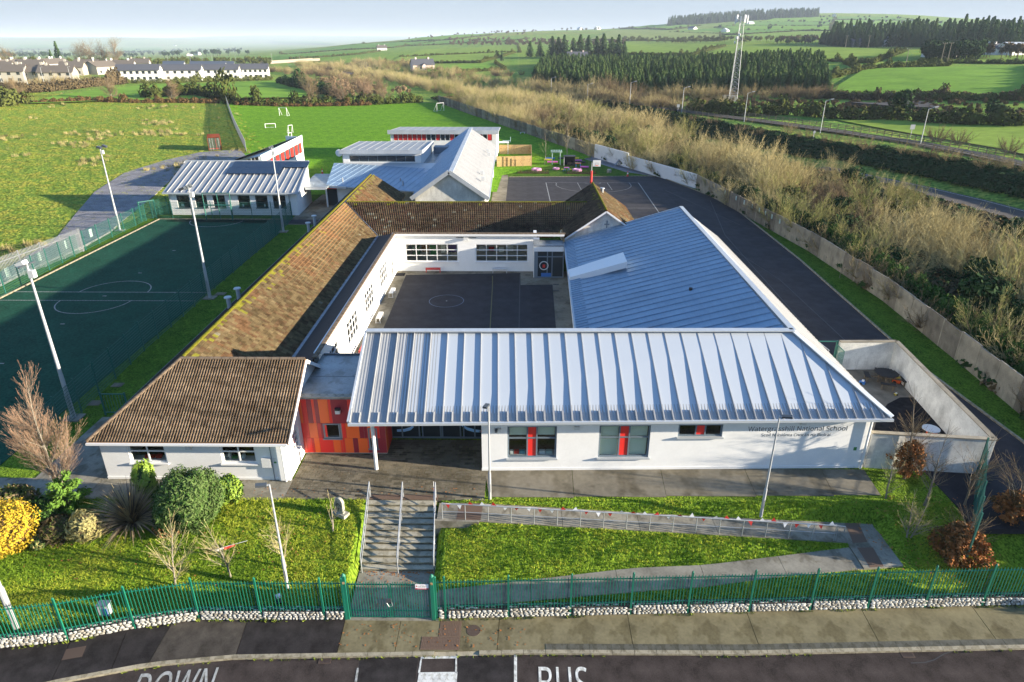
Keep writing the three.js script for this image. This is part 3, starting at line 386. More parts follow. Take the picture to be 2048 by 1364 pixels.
  rp([[723, 1310], [838, 1306], [830, 1364], [712, 1364]], 0.004, M.patch, 'street_patch', 'darker tarmac patch in the street beside the crossing', 'road patch'); rp([[918, 1304], [1030, 1303], [1026, 1364], [916, 1364]], 0.004, M.patch, 'street_patch', 'darker tarmac patch between the crossing and the bus bay', 'road patch');
  rp([[843, 1305], [915, 1304], [914, 1317], [841, 1318]], 0.009, M.line, 'crossing_bar', 'white crossing bar nearest the kerb'); rp([[838, 1345], [915, 1344], [912, 1380], [832, 1380]], 0.009, M.line, 'crossing_bar', 'wide white crossing bar further into the street'); rp([[841, 1318], [844, 1318], [840, 1346], [836, 1346]], 0.009, M.line, 'crossing_bar', 'thin white left edge of the crossing'); rp([[911, 1317], [914, 1317], [914, 1346], [910, 1346]], 0.009, M.line, 'crossing_bar', 'thin white right edge of the crossing');
  rp([[1028, 1308], [1034, 1308], [1034, 1376], [1028, 1376]], 0.009, M.line, 'bay_line', 'white end line of the bus bay'); rp([[714, 1336], [718, 1336], [712, 1376], [707, 1376]], 0.009, M.lineworn, 'bay_line', 'worn white line stub left of the crossing');
  // gullies
  for (const [x, y, l] of [[651, 1318, 'iron drain grating left of the crossing'], [1813, 1306, 'iron drain grating by the long kerb']]) { const p = at(x, y, SY), g = thing('drain_grate', l, 'drain', V(p.x, SY, p.z)); mb().cbox(V(p.x, SY - 0.2, p.z), 0.46, 0.203, 0.40).build('sump', M.black, g); const b = mb(); b.cbox(V(p.x, SY, p.z - 0.21), 0.5, 0.012, 0.04).cbox(V(p.x, SY, p.z + 0.21), 0.5, 0.012, 0.04).cbox(V(p.x - 0.24, SY, p.z), 0.03, 0.011, 0.42).cbox(V(p.x + 0.24, SY, p.z), 0.03, 0.011, 0.42); b.build('frame', M.iron, g); for (let i = -5; i <= 5; i++) mb().cbox(V(p.x + i * 0.044, SY, p.z), 0.02, 0.012, 0.38).build('bar', M.iron, g); }
  // crack filled with tar
  const ck = mb(); const cp = [[1822, 1326], [1850, 1325], [1868, 1320], [1888, 1308], [1912, 1300], [1960, 1298], [2048, 1295], [2120, 1293]].map(([x, y]) => at(x, y, SY)); for (let i = 0; i < cp.length - 1; i++) { const a = cp[i], b = cp[i + 1], w = 0.025; ck.quad(V(a.x, SY + 0.005, a.z - w), V(b.x, SY + 0.005, b.z - w), V(b.x, SY + 0.005, b.z + w), V(a.x, SY + 0.005, a.z + w)); } ck.struct('tar_seam', M.black, { label: 'black tar seam curving across the street by the grating', category: 'marking' });
}
// ───────── building helpers ─────────
function frame(A, B) { const dx = B[0] - A[0], dz = B[1] - A[1], L = Math.hypot(dx, dz), d = V(dx / L, 0, dz / L), n = V(-dz / L, 0, dx / L); return { L, d, n, at: (u, v, o = 0) => V(A[0] + d.x * u + n.x * o, v, A[1] + d.z * u + n.z * o) }; }
function wallRun(b, A, B, y0, y1, t = 0.3, open = []) { // open: [u0,u1,v0,v1]; y1 may be a function of u for raking tops
  const f = frame(A, B), top = typeof y1 === 'function' ? y1 : () => y1, us = [...new Set([0, f.L, ...open.flatMap((o) => [o[0], o[1]]), ...(typeof y1 === 'function' ? Array.from({ length: 9 }, (_, i) => f.L * i / 8) : [])])].filter((u) => u >= 0 && u <= f.L).sort((a, c) => a - c), vs = [...new Set([y0, ...open.flatMap((o) => [o[2], o[3]]), Math.min(top(0), top(f.L), top(f.L / 2))])].sort((a, c) => a - c);
  for (let i = 0; i < us.length - 1; i++) {
    const u0 = us[i], u1 = us[i + 1], um = (u0 + u1) / 2;
    for (let j = 0; j < vs.length - 1; j++) { const v0 = vs[j], v1 = vs[j + 1], vm = (v0 + v1) / 2; if (open.some((o) => um > o[0] && um < o[1] && vm > o[2] && vm < o[3])) continue; b.quad(f.at(u0, v0), f.at(u1, v0), f.at(u1, v1), f.at(u0, v1)); b.quad(f.at(u1, v0, -t), f.at(u0, v0, -t), f.at(u0, v1, -t), f.at(u1, v1, -t)); }
    const vt = vs[vs.length - 1]; if (top(u0) > vt + 1e-3 || top(u1) > vt + 1e-3) { b.quad(f.at(u0, vt), f.at(u1, vt), f.at(u1, top(u1)), f.at(u0, top(u0))); b.quad(f.at(u1, vt, -t), f.at(u0, vt, -t), f.at(u0, top(u0), -t), f.at(u1, top(u1), -t)); }
    b.quad(f.at(u0, top(u0)), f.at(u1, top(u1)), f.at(u1, top(u1), -t), f.at(u0, top(u0), -t));
  }
  b.quad(f.at(0, y0, -t), f.at(0, y0), f.at(0, top(0)), f.at(0, top(0), -t)); b.quad(f.at(f.L, y0), f.at(f.L, y0, -t), f.at(f.L, top(f.L), -t), f.at(f.L, top(f.L)));
  for (const [u0, u1, v0, v1] of open) { b.quad(f.at(u0, v0), f.at(u0, v0, -t), f.at(u0, v1, -t), f.at(u0, v1)); b.quad(f.at(u1, v0, -t), f.at(u1, v0), f.at(u1, v1), f.at(u1, v1, -t)); b.quad(f.at(u0, v0, -t), f.at(u0, v0), f.at(u1, v0), f.at(u1, v0, -t)); b.quad(f.at(u0, v1), f.at(u0, v1, -t), f.at(u1, v1, -t), f.at(u1, v1)); }
  return f;
}
function lbox(b, f, u0, u1, v0, v1, o0, o1) { const q = (v) => [f.at(u0, v, o1), f.at(u1, v, o1), f.at(u1, v, o0), f.at(u0, v, o0)]; return b.hexa(q(v0), q(v1)); }
function windowUnit(parent, f, [u0, u1, v0, v1], cols, rows, o = {}) { // > frame, panes, sill
  const w = part('window', parent), fw = o.fw ?? 0.07, mw = o.mw ?? fw * 0.8, off = o.off ?? -0.12, fm = o.frame ?? M.white, pm = o.pane ?? M.glass, b = mb();
  lbox(b, f, u0 + 0.003, u0 + fw, v0 + 0.003, v1 - 0.003, off - 0.04, off + 0.04); lbox(b, f, u1 - fw, u1 - 0.003, v0 + 0.003, v1 - 0.003, off - 0.04, off + 0.04); lbox(b, f, u0 + fw, u1 - fw, v0 + 0.003, v0 + fw, off - 0.04, off + 0.038); lbox(b, f, u0 + fw, u1 - fw, v1 - fw, v1 - 0.003, off - 0.04, off + 0.038);
  const cu = o.cu ?? Array.from({ length: cols + 1 }, (_, i) => i / cols), rv = o.rv ?? Array.from({ length: rows + 1 }, (_, i) => i / rows), U = (t) => mixn(u0 + fw / 2, u1 - fw / 2, t), W = (t) => mixn(v0 + fw / 2, v1 - fw / 2, t);
  for (let i = 1; i < cols; i++) lbox(b, f, U(cu[i]) - mw / 2, U(cu[i]) + mw / 2, v0 + fw, v1 - fw, off - 0.036, off + 0.034); for (let j = 1; j < rows; j++) lbox(b, f, u0 + fw, u1 - fw, W(rv[j]) - mw / 2, W(rv[j]) + mw / 2, off - 0.034, off + 0.031);
  b.build('frame', fm, w);
  for (let i = 0; i < cols; i++) for (let j = 0; j < rows; j++) { const c = o.cell?.(i, j); if (c === null) continue; mb().quad(f.at(U(cu[i]) + mw * 0.3, W(rv[j]) + mw * 0.3, off), f.at(U(cu[i + 1]) - mw * 0.3, W(rv[j]) + mw * 0.3, off), f.at(U(cu[i + 1]) - mw * 0.3, W(rv[j + 1]) - mw * 0.3, off), f.at(U(cu[i]) + mw * 0.3, W(rv[j + 1]) - mw * 0.3, off)).build(c ? 'panel' : 'pane', c ?? pm, w); }
  if (o.sill !== false) lbox(mb(), f, u0 - 0.06, u1 + 0.06, v0 - 0.07, v0 + 0.001, -0.1, o.sillOut ?? 0.09).build('sill', o.sillMat ?? fm, w);
  return w;
}
const lerpV = (a, b, t) => a.clone().lerp(b, t);
function slope(eA, eB, rA, rB) { const e = eB.clone().sub(eA), L = e.length(); e.normalize(); const up = rA.clone().sub(eA), s = up.clone().addScaledVector(e, -up.dot(e)), Ls = s.length(); s.normalize(); const n = e.clone().cross(s).normalize(); if (n.y < 0) n.negate(); const l1 = rA.clone().sub(eA).dot(e), r1 = rB.clone().sub(eA).dot(e); return { L, Ls, uL: (v) => l1 * v, uR: (v) => mixn(L, r1, v), at: (u, v, o = 0) => eA.clone().addScaledVector(e, u).addScaledVector(s, v * Ls).addScaledVector(n, o), lo: (u) => u < 0 ? clamp(u / l1) : u > L ? clamp((u - L) / (r1 - L)) : 0, hi: (u) => u < l1 ? clamp(u / l1) : u > r1 ? clamp((L - u) / (L - r1)) : 1, l1, r1 }; }
// sheet metal roof: every sheet and every standing seam a part
function metalRoof(parent, eA, eB, rA, rB, o = {}) {
  const S = slope(eA, eB, rA, rB), p = o.period ?? 0.95, sh = o.seamH ?? 0.09, m = o.mat ?? M.roofmetal, micro = o.micro ?? 0.1, mh = o.microH ?? 0.012, r = part('roof', parent), u0 = Math.min(0, S.l1), u1 = Math.max(S.L, S.r1), lift = o.lift ?? 0;
  { const b = mb(); b.quad(eA, eB, rB, rA); const q = [eA, eB, rB, rA].map((v) => v.clone().add(V(0, -0.14, 0))); b.quad(q[3], q[2], q[1], q[0]); for (let i = 0; i < 4; i++) { const a = [eA, eB, rB, rA], j = (i + 1) % 4; b.quad(q[i], q[j], a[j], a[i]); } b.build('deck', o.deck ?? M.flashing, r); }
  for (let k = 0, u = u0 + (o.first ?? 0.02); u < u1 - 0.05; u += p, k++) {
    const ue = Math.min(u + p, u1), b = mb(), n = Math.max(2, Math.round((ue - u) / micro)); let prev = null;
    for (let i = 0; i <= n * 4; i++) { const uu = u + (ue - u) * i / (n * 4), h = 0.012 + lift + (i % 4 === 1 || i % 4 === 2 ? mh : 0); const c = [uu, h]; if (prev) { const a0 = S.lo(prev[0]), a1 = S.hi(prev[0]), b0 = S.lo(uu), b1 = S.hi(uu); if (a1 - a0 > 1e-3 || b1 - b0 > 1e-3) b.quad(S.at(prev[0], a0, prev[1]), S.at(uu, b0, h), S.at(uu, b1, h), S.at(prev[0], a1, prev[1])); } prev = c; }
    if (b.p.length) b.build('roof_sheet', m, r);
    const seam = (us, v0, v1, hh, w, nm) => { if (v1 - v0 < 0.01) return; const a = (du, dh, v) => S.at(us + du, v, lift + dh), B = mb(); B.hexa([a(-w, 0.01, v0), a(w, 0.01, v0), a(w, 0.01, v1), a(-w, 0.01, v1)], [a(-w * 0.6, hh, v0), a(w * 0.6, hh, v0), a(w * 0.6, hh, v1), a(-w * 0.6, hh, v1)]); B.build(nm, o.seamMat ?? m, r); };
    if (!o.noSeam) seam(u, S.lo(u), S.hi(u), sh, 0.03, 'seam');
    if (o.eaveStubs) { const us = u + p / 2; if (S.hi(us) > 0.1 && us < S.L) seam(us, 0, Math.min(S.hi(us), o.eaveStubs / S.Ls), sh, 0.03, 'seam_stub'); }
  }
  return r;
}
// tiled roof: profiled courses as real relief, joined because the tiles are only a few pixels wide
const PAL = { dark: [[0.045, 0.04, 0.036], [0.04, 0.035, 0.032], [0.05, 0.043, 0.038], [0.055, 0.045, 0.035]], tan: [[0.19, 0.14, 0.074], [0.155, 0.112, 0.058], [0.158, 0.10, 0.054], [0.21, 0.158, 0.085]], brown: [[0.135, 0.096, 0.062], [0.105, 0.075, 0.05], [0.15, 0.105, 0.066], [0.12, 0.072, 0.05]], front: [[0.25, 0.18, 0.12], [0.21, 0.15, 0.10], [0.27, 0.195, 0.13], [0.22, 0.152, 0.10]] };  // dark set: shade of the west slope put into the tile colours
function tileRoof(parent, eA, eB, rA, rB, o = {}) {
  const S = slope(eA, eB, rA, rB), g = o.gauge ?? 0.29, p = o.period ?? 0.15, nc = Math.max(1, Math.round(S.Ls / g)), b = mb(), r = rng(o.seed ?? 3), rf = part('roof', parent), pal = PAL[o.pal ?? 'brown'], rh = o.roll ?? 0.032;
  const prof = [[0, 0], [0.3, 0], [0.5, rh], [0.72, rh], [0.94, 0], [1, 0]];
  const tone = (iu, iv) => { const q = S.at(iu, iv); const n1 = wn(q.x * 0.5 + 3, q.z * 0.5, 3), n2 = r(); let c = pal[Math.floor(n2 * 3.999)]; if (o.pal === 'tan' && n1 > 0.62) c = [0.165, 0.095, 0.05]; const k = 0.82 + 0.5 * (n1 - 0.5) + 0.3 * (r() - 0.5); c = c.map((x) => x * k); if (o.lichen && r() < o.lichen) c = [0.20, 0.185, 0.14]; if (o.moss && r() < o.moss * sstep(0.8, 1, iv)) c = [0.20, 0.19, 0.03]; return c; };
  for (let j = 0; j < nc; j++) {
    const v0 = j / nc, v1 = (j + 1) / nc, vm = (v0 + v1) / 2, a = Math.max(S.uL(v0), S.uL(v1)) === 0 && S.l1 === 0 ? 0 : S.uL(vm), e = S.uR(vm);
    let lastC = null; for (let u = Math.floor(a / p) * p, k = Math.floor(a / p); u < e; u += p, k++) {
      if (k % 2 === 0 || !lastC) lastC = tone(u, vm);
      for (let i = 0; i < prof.length - 1; i++) { const ua = clamp(u + prof[i][0] * p, a, e), ub = clamp(u + prof[i + 1][0] * p, a, e); if (ub - ua < 1e-4) continue; const ha = prof[i][1], hb = prof[i + 1][1]; b.quad(S.at(ua, v0, ha + 0.04), S.at(ub, v0, hb + 0.04), S.at(ub, v1, hb + 0.012), S.at(ua, v1, ha + 0.012)); if (i < 4) b.quad(S.at(ua, v0, 0.0), S.at(ub, v0, 0.0), S.at(ub, v0, hb + 0.04), S.at(ua, v0, ha + 0.04)); }
      b.colour(...lastC);
    }
  }
  b.build('tiles', M.tile, rf, { kind: 'stuff' });
  const d = mb(), q = [eA, eB, rB, rA].map((v) => v.clone().add(V(0, -0.13, 0))); d.quad(eA, eB, rB, rA).quad(q[3], q[2], q[1], q[0]); for (let i = 0; i < 4; i++) { const t = [eA, eB, rB, rA], j = (i + 1) % 4; d.quad(q[i], q[j], t[j], t[i]); } d.build('deck', M.brownframe, rf); return rf;
}
function ridgeTiles(parent, a, b, m = M.ridge, r = 0.13) { const L = a.distanceTo(b), n = Math.round(L / 0.45), g = part('ridge', parent), d = b.clone().sub(a).normalize(), s = d.clone().cross(V(0, 1, 0)).normalize(), u = s.clone().cross(d); for (let i = 0; i < n; i++) { const p = lerpV(a, b, (i + 0.01) / n), q = lerpV(a, b, (i + 0.99) / n), B = mb(), k = 6; for (let j = 0; j < k; j++) { const f = (o, t, rr) => o.clone().addScaledVector(s, Math.cos(t) * rr).addScaledVector(u, Math.sin(t) * rr * 0.75); const t0 = Math.PI * j / k, t1 = Math.PI * (j + 1) / k; B.quad(f(p, t0, r), f(q, t0, r * 0.94), f(q, t1, r * 0.94), f(p, t1, r)); } B.build('ridge_tile', m, g); } return g; }
function gutter(parent, a, b, m = M.white, w = 0.12, h = 0.11) { return mb().beam(a, b, w, h).build('gutter', m, parent); }
function downpipe(parent, x, z, y1, m = M.white, r = 0.04) { return mb().tube(V(x, 0.02, z), V(x, y1, z), r, r, 8).build('downpipe', m, parent); }

// ───────── old tiled school: front wing, west wing, north wing ─────────
const old = thing('tiled_school_building', 'white rendered old school wings with brown tiled roofs round the courtyard', 'building', V(-18, 0, -50));
{
  const RY = 5.3, EY = 2.55, W = mb();
  const fA = [-22, -29.6], fB = [-12.15, -29.6], zf = -29.6;
  const wx = (px) => atZ(px, 905, zf).x + 22, F1 = [wx(257), wx(331), 1.02, 2.35], F2 = [wx(441), wx(511), 1.02, 2.35];
  const ff = wallRun(W, fA, fB, 0, EY, 0.3, [F1, F2]);
  const gE = frame([-12.15, -29.9], [-12.15, -37.4]), gz = 33.45 - 29.9, gTop = (u) => u < gz ? mixn(EY, RY - 0.18, u / gz) : mixn(RY - 0.18, 2.7, (u - gz) / (gE.L - gz)), SW = [0.75, 1.75, 0.9, 2.1];
  wallRun(W, [-12.15, -29.9], [-12.15, -37.4], 0, gTop, 0.3, [SW]);
  wallRun(W, [-22.3, -89.3], [-22, -29.9], 0, EY, 0.3);
  const cA = [-12.4, -37.4], cB = [-12.4, -65.2], fc = frame(cA, cB);
  // courtyard wall windows: four banks, facing the low sun
  const bank = [[1.2, 4.4], [7.0, 10.3], [13.1, 16.4], [19.4, 22.7]].map(([a, b]) => [a, b, 1.0, 2.85]); bank.push([25.0, 26.0, 0.02, 2.3]);
  wallRun(W, cA, cB, 0, 3.85, 0.3, bank);
  const nA = [-12.7, -65.2], nB = [1.75, -65.2], fn = frame(nA, nB), nx = (px) => atZ(px, 505, -65.2).x + 12.7, N1 = [nx(811), nx(916), 1.0, 2.85], N2 = [nx(951), nx(1056), 1.0, 2.85];
  wallRun(W, nA, nB, 0, 3.9, 0.3, [N1, N2]);
  wallRun(W, [1.75, -65.5], [1.75, -66.6], 0, 3.9, 0.3);
  W.build('wall', M.wall, old);
  // plinth step at the front
  lbox(mb(), ff, -0.02, 9.87, 0, 0.14, 0, 0.035).build('plinth', M.wall, old);
  for (const o of [F1, F2]) { windowUnit(old, ff, o, 2, 2, { fw: 0.09, rv: [0, 0.52, 1], off: -0.1, sillOut: 0.12 }); }
  windowUnit(old, gE, SW, 2, 3, { fw: 0.07, cell: (i, j) => (i === 0 && j > 0 ? M.darkred : undefined) });
  for (const o of bank.slice(0, 4)) windowUnit(old, fc, o, 4, 3, { fw: 0.1, rv: [0, 0.36, 0.72, 1], off: -0.06, sillOut: 0.08 });
  windowUnit(old, fc, bank[4], 1, 2, { fw: 0.1, off: -0.06, sill: false });
  const seeN = [[1, 1, M.greenboard], [0, 3, M.brownframe]];
  windowUnit(old, fn, N1, 5, 3, { fw: 0.09, off: -0.08, sillOut: 0.1 }); windowUnit(old, fn, N2, 5, 3, { fw: 0.09, off: -0.08, sillOut: 0.1 });
  // things seen through the north windows: corridor wall with display boards
  const iw = mb(); iw.box(-12.3, 0, -68.15, 1.7, 2.4, -68.0).build('corridor_wall', M.housegrey, old);
  for (const [x0, x1, y0, y1, m] of [[-11.2, -10.4, 0.9, 2.0, M.greenboard], [-9.3, -8.6, 0.9, 2.1, M.greenboard], [-7.4, -6.6, 1.2, 2.1, M.purple], [-10.2, -9.5, 1.2, 2.0, M.brownframe], [-8.2, -7.7, 1.1, 1.9, M.paper], [-4.2, -3.6, 1.3, 1.8, M.paper], [-3.2, -2.6, 1.3, 1.8, M.redpaint], [-2.1, -1.6, 1.2, 1.7, M.paper], [-1.2, -0.6, 1.3, 1.9, M.paper]]) mb().box(x0, y0, -67.99, x1, y1, -67.95).build('display_board', m, old);
  // floor inside so that the rooms are closed
  mb().box(-21.6, -0.02, -66, -12.8, 0.03, -30).build('floor', M.woodold, old);
  // classroom things behind the front windows
  for (const [px, y, w, m] of [[300, 1.12, 0.5, M.redpaint], [318, 1.12, 0.3, M.redpaint], [452, 1.1, 0.18, M.paper], [460, 1.1, 0.12, M.paper], [470, 1.1, 0.3, M.greenboard], [487, 1.1, 0.15, M.paper]]) { const x = atZ(px, 915, zf - 0.5).x; mb().cbox(V(x, 1.0, zf - 0.55), w, 0.22 + 0.1 * Math.sin(px), 0.2).build('shelf_item', m, old); }
  mb().box(-21.5, 0.9, -30.4, -12.6, 0.98, -29.95).build('window_shelf', M.whitedull, old);
  // roofs
  const R = (x, y, z) => V(x, y, z);
  tileRoof(old, R(-22.3, EY, -29.2), R(-11.85, EY, -29.2), R(-18.8, RY, -33.45), R(-11.85, RY, -33.45), { pal: 'front', seed: 1, roll: 0.07 });
  tileRoof(old, R(-11.85, 2.62, -37.65), R(-14.6, 2.62, -37.65), R(-11.85, RY, -33.45), R(-18.8, RY, -33.45), { pal: 'front', seed: 2 });
  tileRoof(old, R(-14.6, 2.6, -37.6), R(-14.85, 2.6, -68.7), R(-18.8, RY, -33.45), R(-19.05, RY, -73.0), { pal: 'tan', seed: 3, moss: 0.22, lichen: 0.004, gauge: 0.30, period: 0.15, roll: 0.02 });
  tileRoof(old, R(-15.0, 2.6, -77.3), R(-15.2, 2.6, -89.5), R(-19.05, RY, -73.0), R(-19.6, RY, -89.5), { pal: 'tan', seed: 4, moss: 0.4, roll: 0.02 });
  tileRoof(old, R(-23.1, EY, -89.5), R(-22.3, EY, -29.2), R(-19.6, RY, -89.5), R(-18.8, RY, -33.45), { pal: 'dark', seed: 5, roll: 0.02, gauge: 0.34, period: 0.3 });  // slope away from the sun, its shade painted in by near-black tiles
  tileRoof(old, R(-14.85, 2.6, -68.7), R(3.6, 2.6, -68.9), R(-19.05, RY, -73.0), R(7.45, RY, -73.2), { pal: 'brown', seed: 6, roll: 0.075, period: 0.2, lichen: 0.03, moss: 0.1 });
  tileRoof(old, R(7.45, 2.6, -77.4), R(-15.0, 2.6, -77.3), R(7.45, RY, -73.2), R(-19.05, RY, -73.0), { pal: 'brown', seed: 7, period: 0.3, gauge: 0.34 });
  // lean-to slopes behind the parapets
  mb().quad(R(-12.38, 3.93, -36.2), R(-14.6, 2.66, -36.2), R(-14.85, 2.66, -68.7), R(-12.48, 3.93, -65.2)).build('lean_to_roof', M.slate, old);
  mb().quad(R(-12.48, 3.95, -65.1), R(-14.85, 2.66, -68.7), R(3.6, 2.66, -68.9), R(5, 3.95, -65.1)).build('lean_to_roof', M.slate, old);
  mb().beam(R(-14.62, 2.69, -37.6), R(-14.87, 2.69, -68.6), 0.34, 0.06).build('valley_gutter', M.lead, old); mb().beam(R(-14.86, 2.72, -68.75), R(-19.02, RY + 0.03, -73.0), 0.12, 0.04).build('valley_gutter', M.lead, old);
  mb().beam(R(-12.36, 3.97, -36.4), R(-12.46, 3.97, -65.05), 0.26, 0.09).build('parapet_cap', M.ridge, old); mb().beam(R(-12.5, 3.97, -65.1), R(4.6, 3.97, -65.1), 0.30, 0.09).build('parapet_cap', M.ridge, old);
  mb().beam(R(-12.5, 3.82, -64.99), R(4.5, 3.82, -64.99), 0.12, 0.2).build('fascia', M.white, old); mb().beam(R(-12.28, 3.84, -37.4), R(-12.3, 3.84, -64.9), 0.1, 0.14).build('fascia', M.white, old);
  ridgeTiles(old, R(-18.8, RY + 0.03, -33.45), R(-11.85, RY + 0.03, -33.45)); ridgeTiles(old, R(-22.3, EY + 0.03, -29.2), R(-18.8, RY + 0.03, -33.45), M.ridge, 0.14);
  ridgeTiles(old, R(-18.8, RY + 0.03, -33.6), R(-19.6, RY + 0.03, -89.4), M.moss); ridgeTiles(old, R(-18.9, RY + 0.02, -73.0), R(7.4, RY + 0.02, -73.2), M.moss, 0.12);
  gutter(old, R(-22.3, EY - 0.08, -29.12), R(-11.9, EY - 0.08, -29.12)); mb().box(-22.2, EY - 0.22, -29.6, -11.95, EY - 0.14, -29.2).build('soffit', M.white, old); gutter(old, R(-22.4, EY - 0.08, -29.2), R(-23.2, EY - 0.08, -89.3), M.darkmetal);
  for (const [a, c] of [[R(-11.82, EY + 0.0, -29.2), R(-11.82, RY - 0.02, -33.45)], [R(-11.82, RY - 0.02, -33.45), R(-11.82, 2.62, -37.6)]]) mb().beam(a.add(V(0, -0.1, 0)), c.clone().add(V(0, -0.1, 0)), 0.05, 0.2).build('bargeboard', M.white, old);
  mb().box(-12.75, 0, -29.6, -12.15, EY - 0.25, -29.5).build('corner_pier', M.wall, old); downpipe(old, -12.35, -29.4, EY - 0.1, M.white, 0.05); downpipe(old, -13.0, -29.53, EY - 0.1, M.greygrey, 0.025);
  const mbx = atZ(533, 917, zf); mb().box(mbx.x - 0.24, 0.85, -29.59, mbx.x + 0.24, 1.4, -29.45).build('meter_cabinet', M.whitedull, old); const pl = atZ(551, 915, zf); mb().box(pl.x - 0.12, 1.05, -29.598, pl.x + 0.12, 1.38, -29.58).build('wall_plaque', M.whitedull, old); mb().box(pl.x - 0.12, 1.05, -29.58, pl.x + 0.12, 1.15, -29.575).build('plaque_band', M.greenboard, old);
  const lf = atZ(378, 893, zf); mb().box(lf.x - 0.13, lf.y - 0.1, -29.6, lf.x + 0.13, lf.y + 0.1, -29.42).build('wall_light', M.whitedull, old);
  const lw = atZ(932, 478, -65.2); mb().box(lw.x - 0.22, 3.3, -65.2, lw.x + 0.22, 3.55, -64.9).build('wall_light', M.whitedull, old); mb().box(lw.x - 1.0, 3.5, -65.19, lw.x + 1.0, 3.54, -65.1).build('light_bracket', M.darkmetal, old);
  // vents along the far slope of the west wing
  for (const [x, y] of [[475, 590], [456, 608], [616, 458], [628, 444]]) { const p = at(x, y - 10, 4.6), v = part('roof_vent', old); mb().tube(V(p.x, 2.9, p.z), V(p.x, 4.7, p.z), 0.14, 0.14, 10).build('vent_pipe', M.roofcap, v); mb().tube(V(p.x, 4.7, p.z), V(p.x, 4.78, p.z), 0.28, 0.24, 10).build('vent_cap', M.roofcap, v); }
  mb().beam(at(702, 389, 5.05), at(707, 393, 4.85), 0.12, 0.05).build('roof_batten', M.paper, old);
}
// ───────── tiled gable by the ball court ─────────
const ne = thing('tiled_gable_building', 'steep brown tiled gable roof with mossy ridge and stained white gable wall', 'building', V(8.6, 0, -73));
{
  const Y = 6.1, E2 = 3.5, W = mb(), gt = (u) => E2 - 0.1 + (Y - E2 - 0.1) * (1 - Math.abs(u / 7.4 - 0.5) * 2);
  wallRun(W, [4.95, -66.2], [12.35, -66.2], 0, gt, 0.3); wallRun(W, [12.35, -66.5], [12.35, -79.6], 0, E2 - 0.1, 0.3); wallRun(W, [12.35, -79.6], [4.95, -79.6], 0, gt, 0.3); wallRun(W, [4.95, -79.6], [4.95, -66.5], 0, E2 - 0.1, 0.3);
  W.build('wall', M.wallold, ne);
  tileRoof(ne, V(4.6, E2 - 0.2, -80), V(4.6, E2 - 0.2, -65.8), V(8.65, Y, -80), V(8.65, Y, -65.8), { pal: 'brown', seed: 11, moss: 0.3, roll: 0.03 }); tileRoof(ne, V(12.7, E2 - 0.2, -65.8), V(12.7, E2 - 0.2, -80), V(8.65, Y, -65.8), V(8.65, Y, -80), { pal: 'tan', seed: 12, lichen: 0.03 });
  ridgeTiles(ne, V(8.65, Y + 0.03, -65.8), V(8.65, Y + 0.03, -80), M.moss);
  for (const s of [-1, 1]) mb().beam(V(8.65 + s * 4.05, E2 - 0.3, -65.78), V(8.65, Y - 0.1, -65.78), 0.05, 0.16).build('bargeboard', M.white, ne);
  const c = part('cross', ne); mb().box(8.75, 4.0, -66.2, 8.83, 5.0, -66.14).build('upright', M.greygrey, c); mb().box(8.53, 4.62, -66.14, 9.05, 4.7, -66.1).build('crossbar', M.greygrey, c);
  const fl = part('flue', ne), p = at(1204, 385, 5.5); mb().tube(V(p.x, 4.6, p.z), V(p.x, 5.9, p.z), 0.17, 0.17, 10).build('flue_pipe', M.galv, fl); mb().tube(V(p.x, 5.95, p.z), V(p.x, 6.05, p.z), 0.3, 0.26, 10).build('flue_cap', M.galv, fl);
}
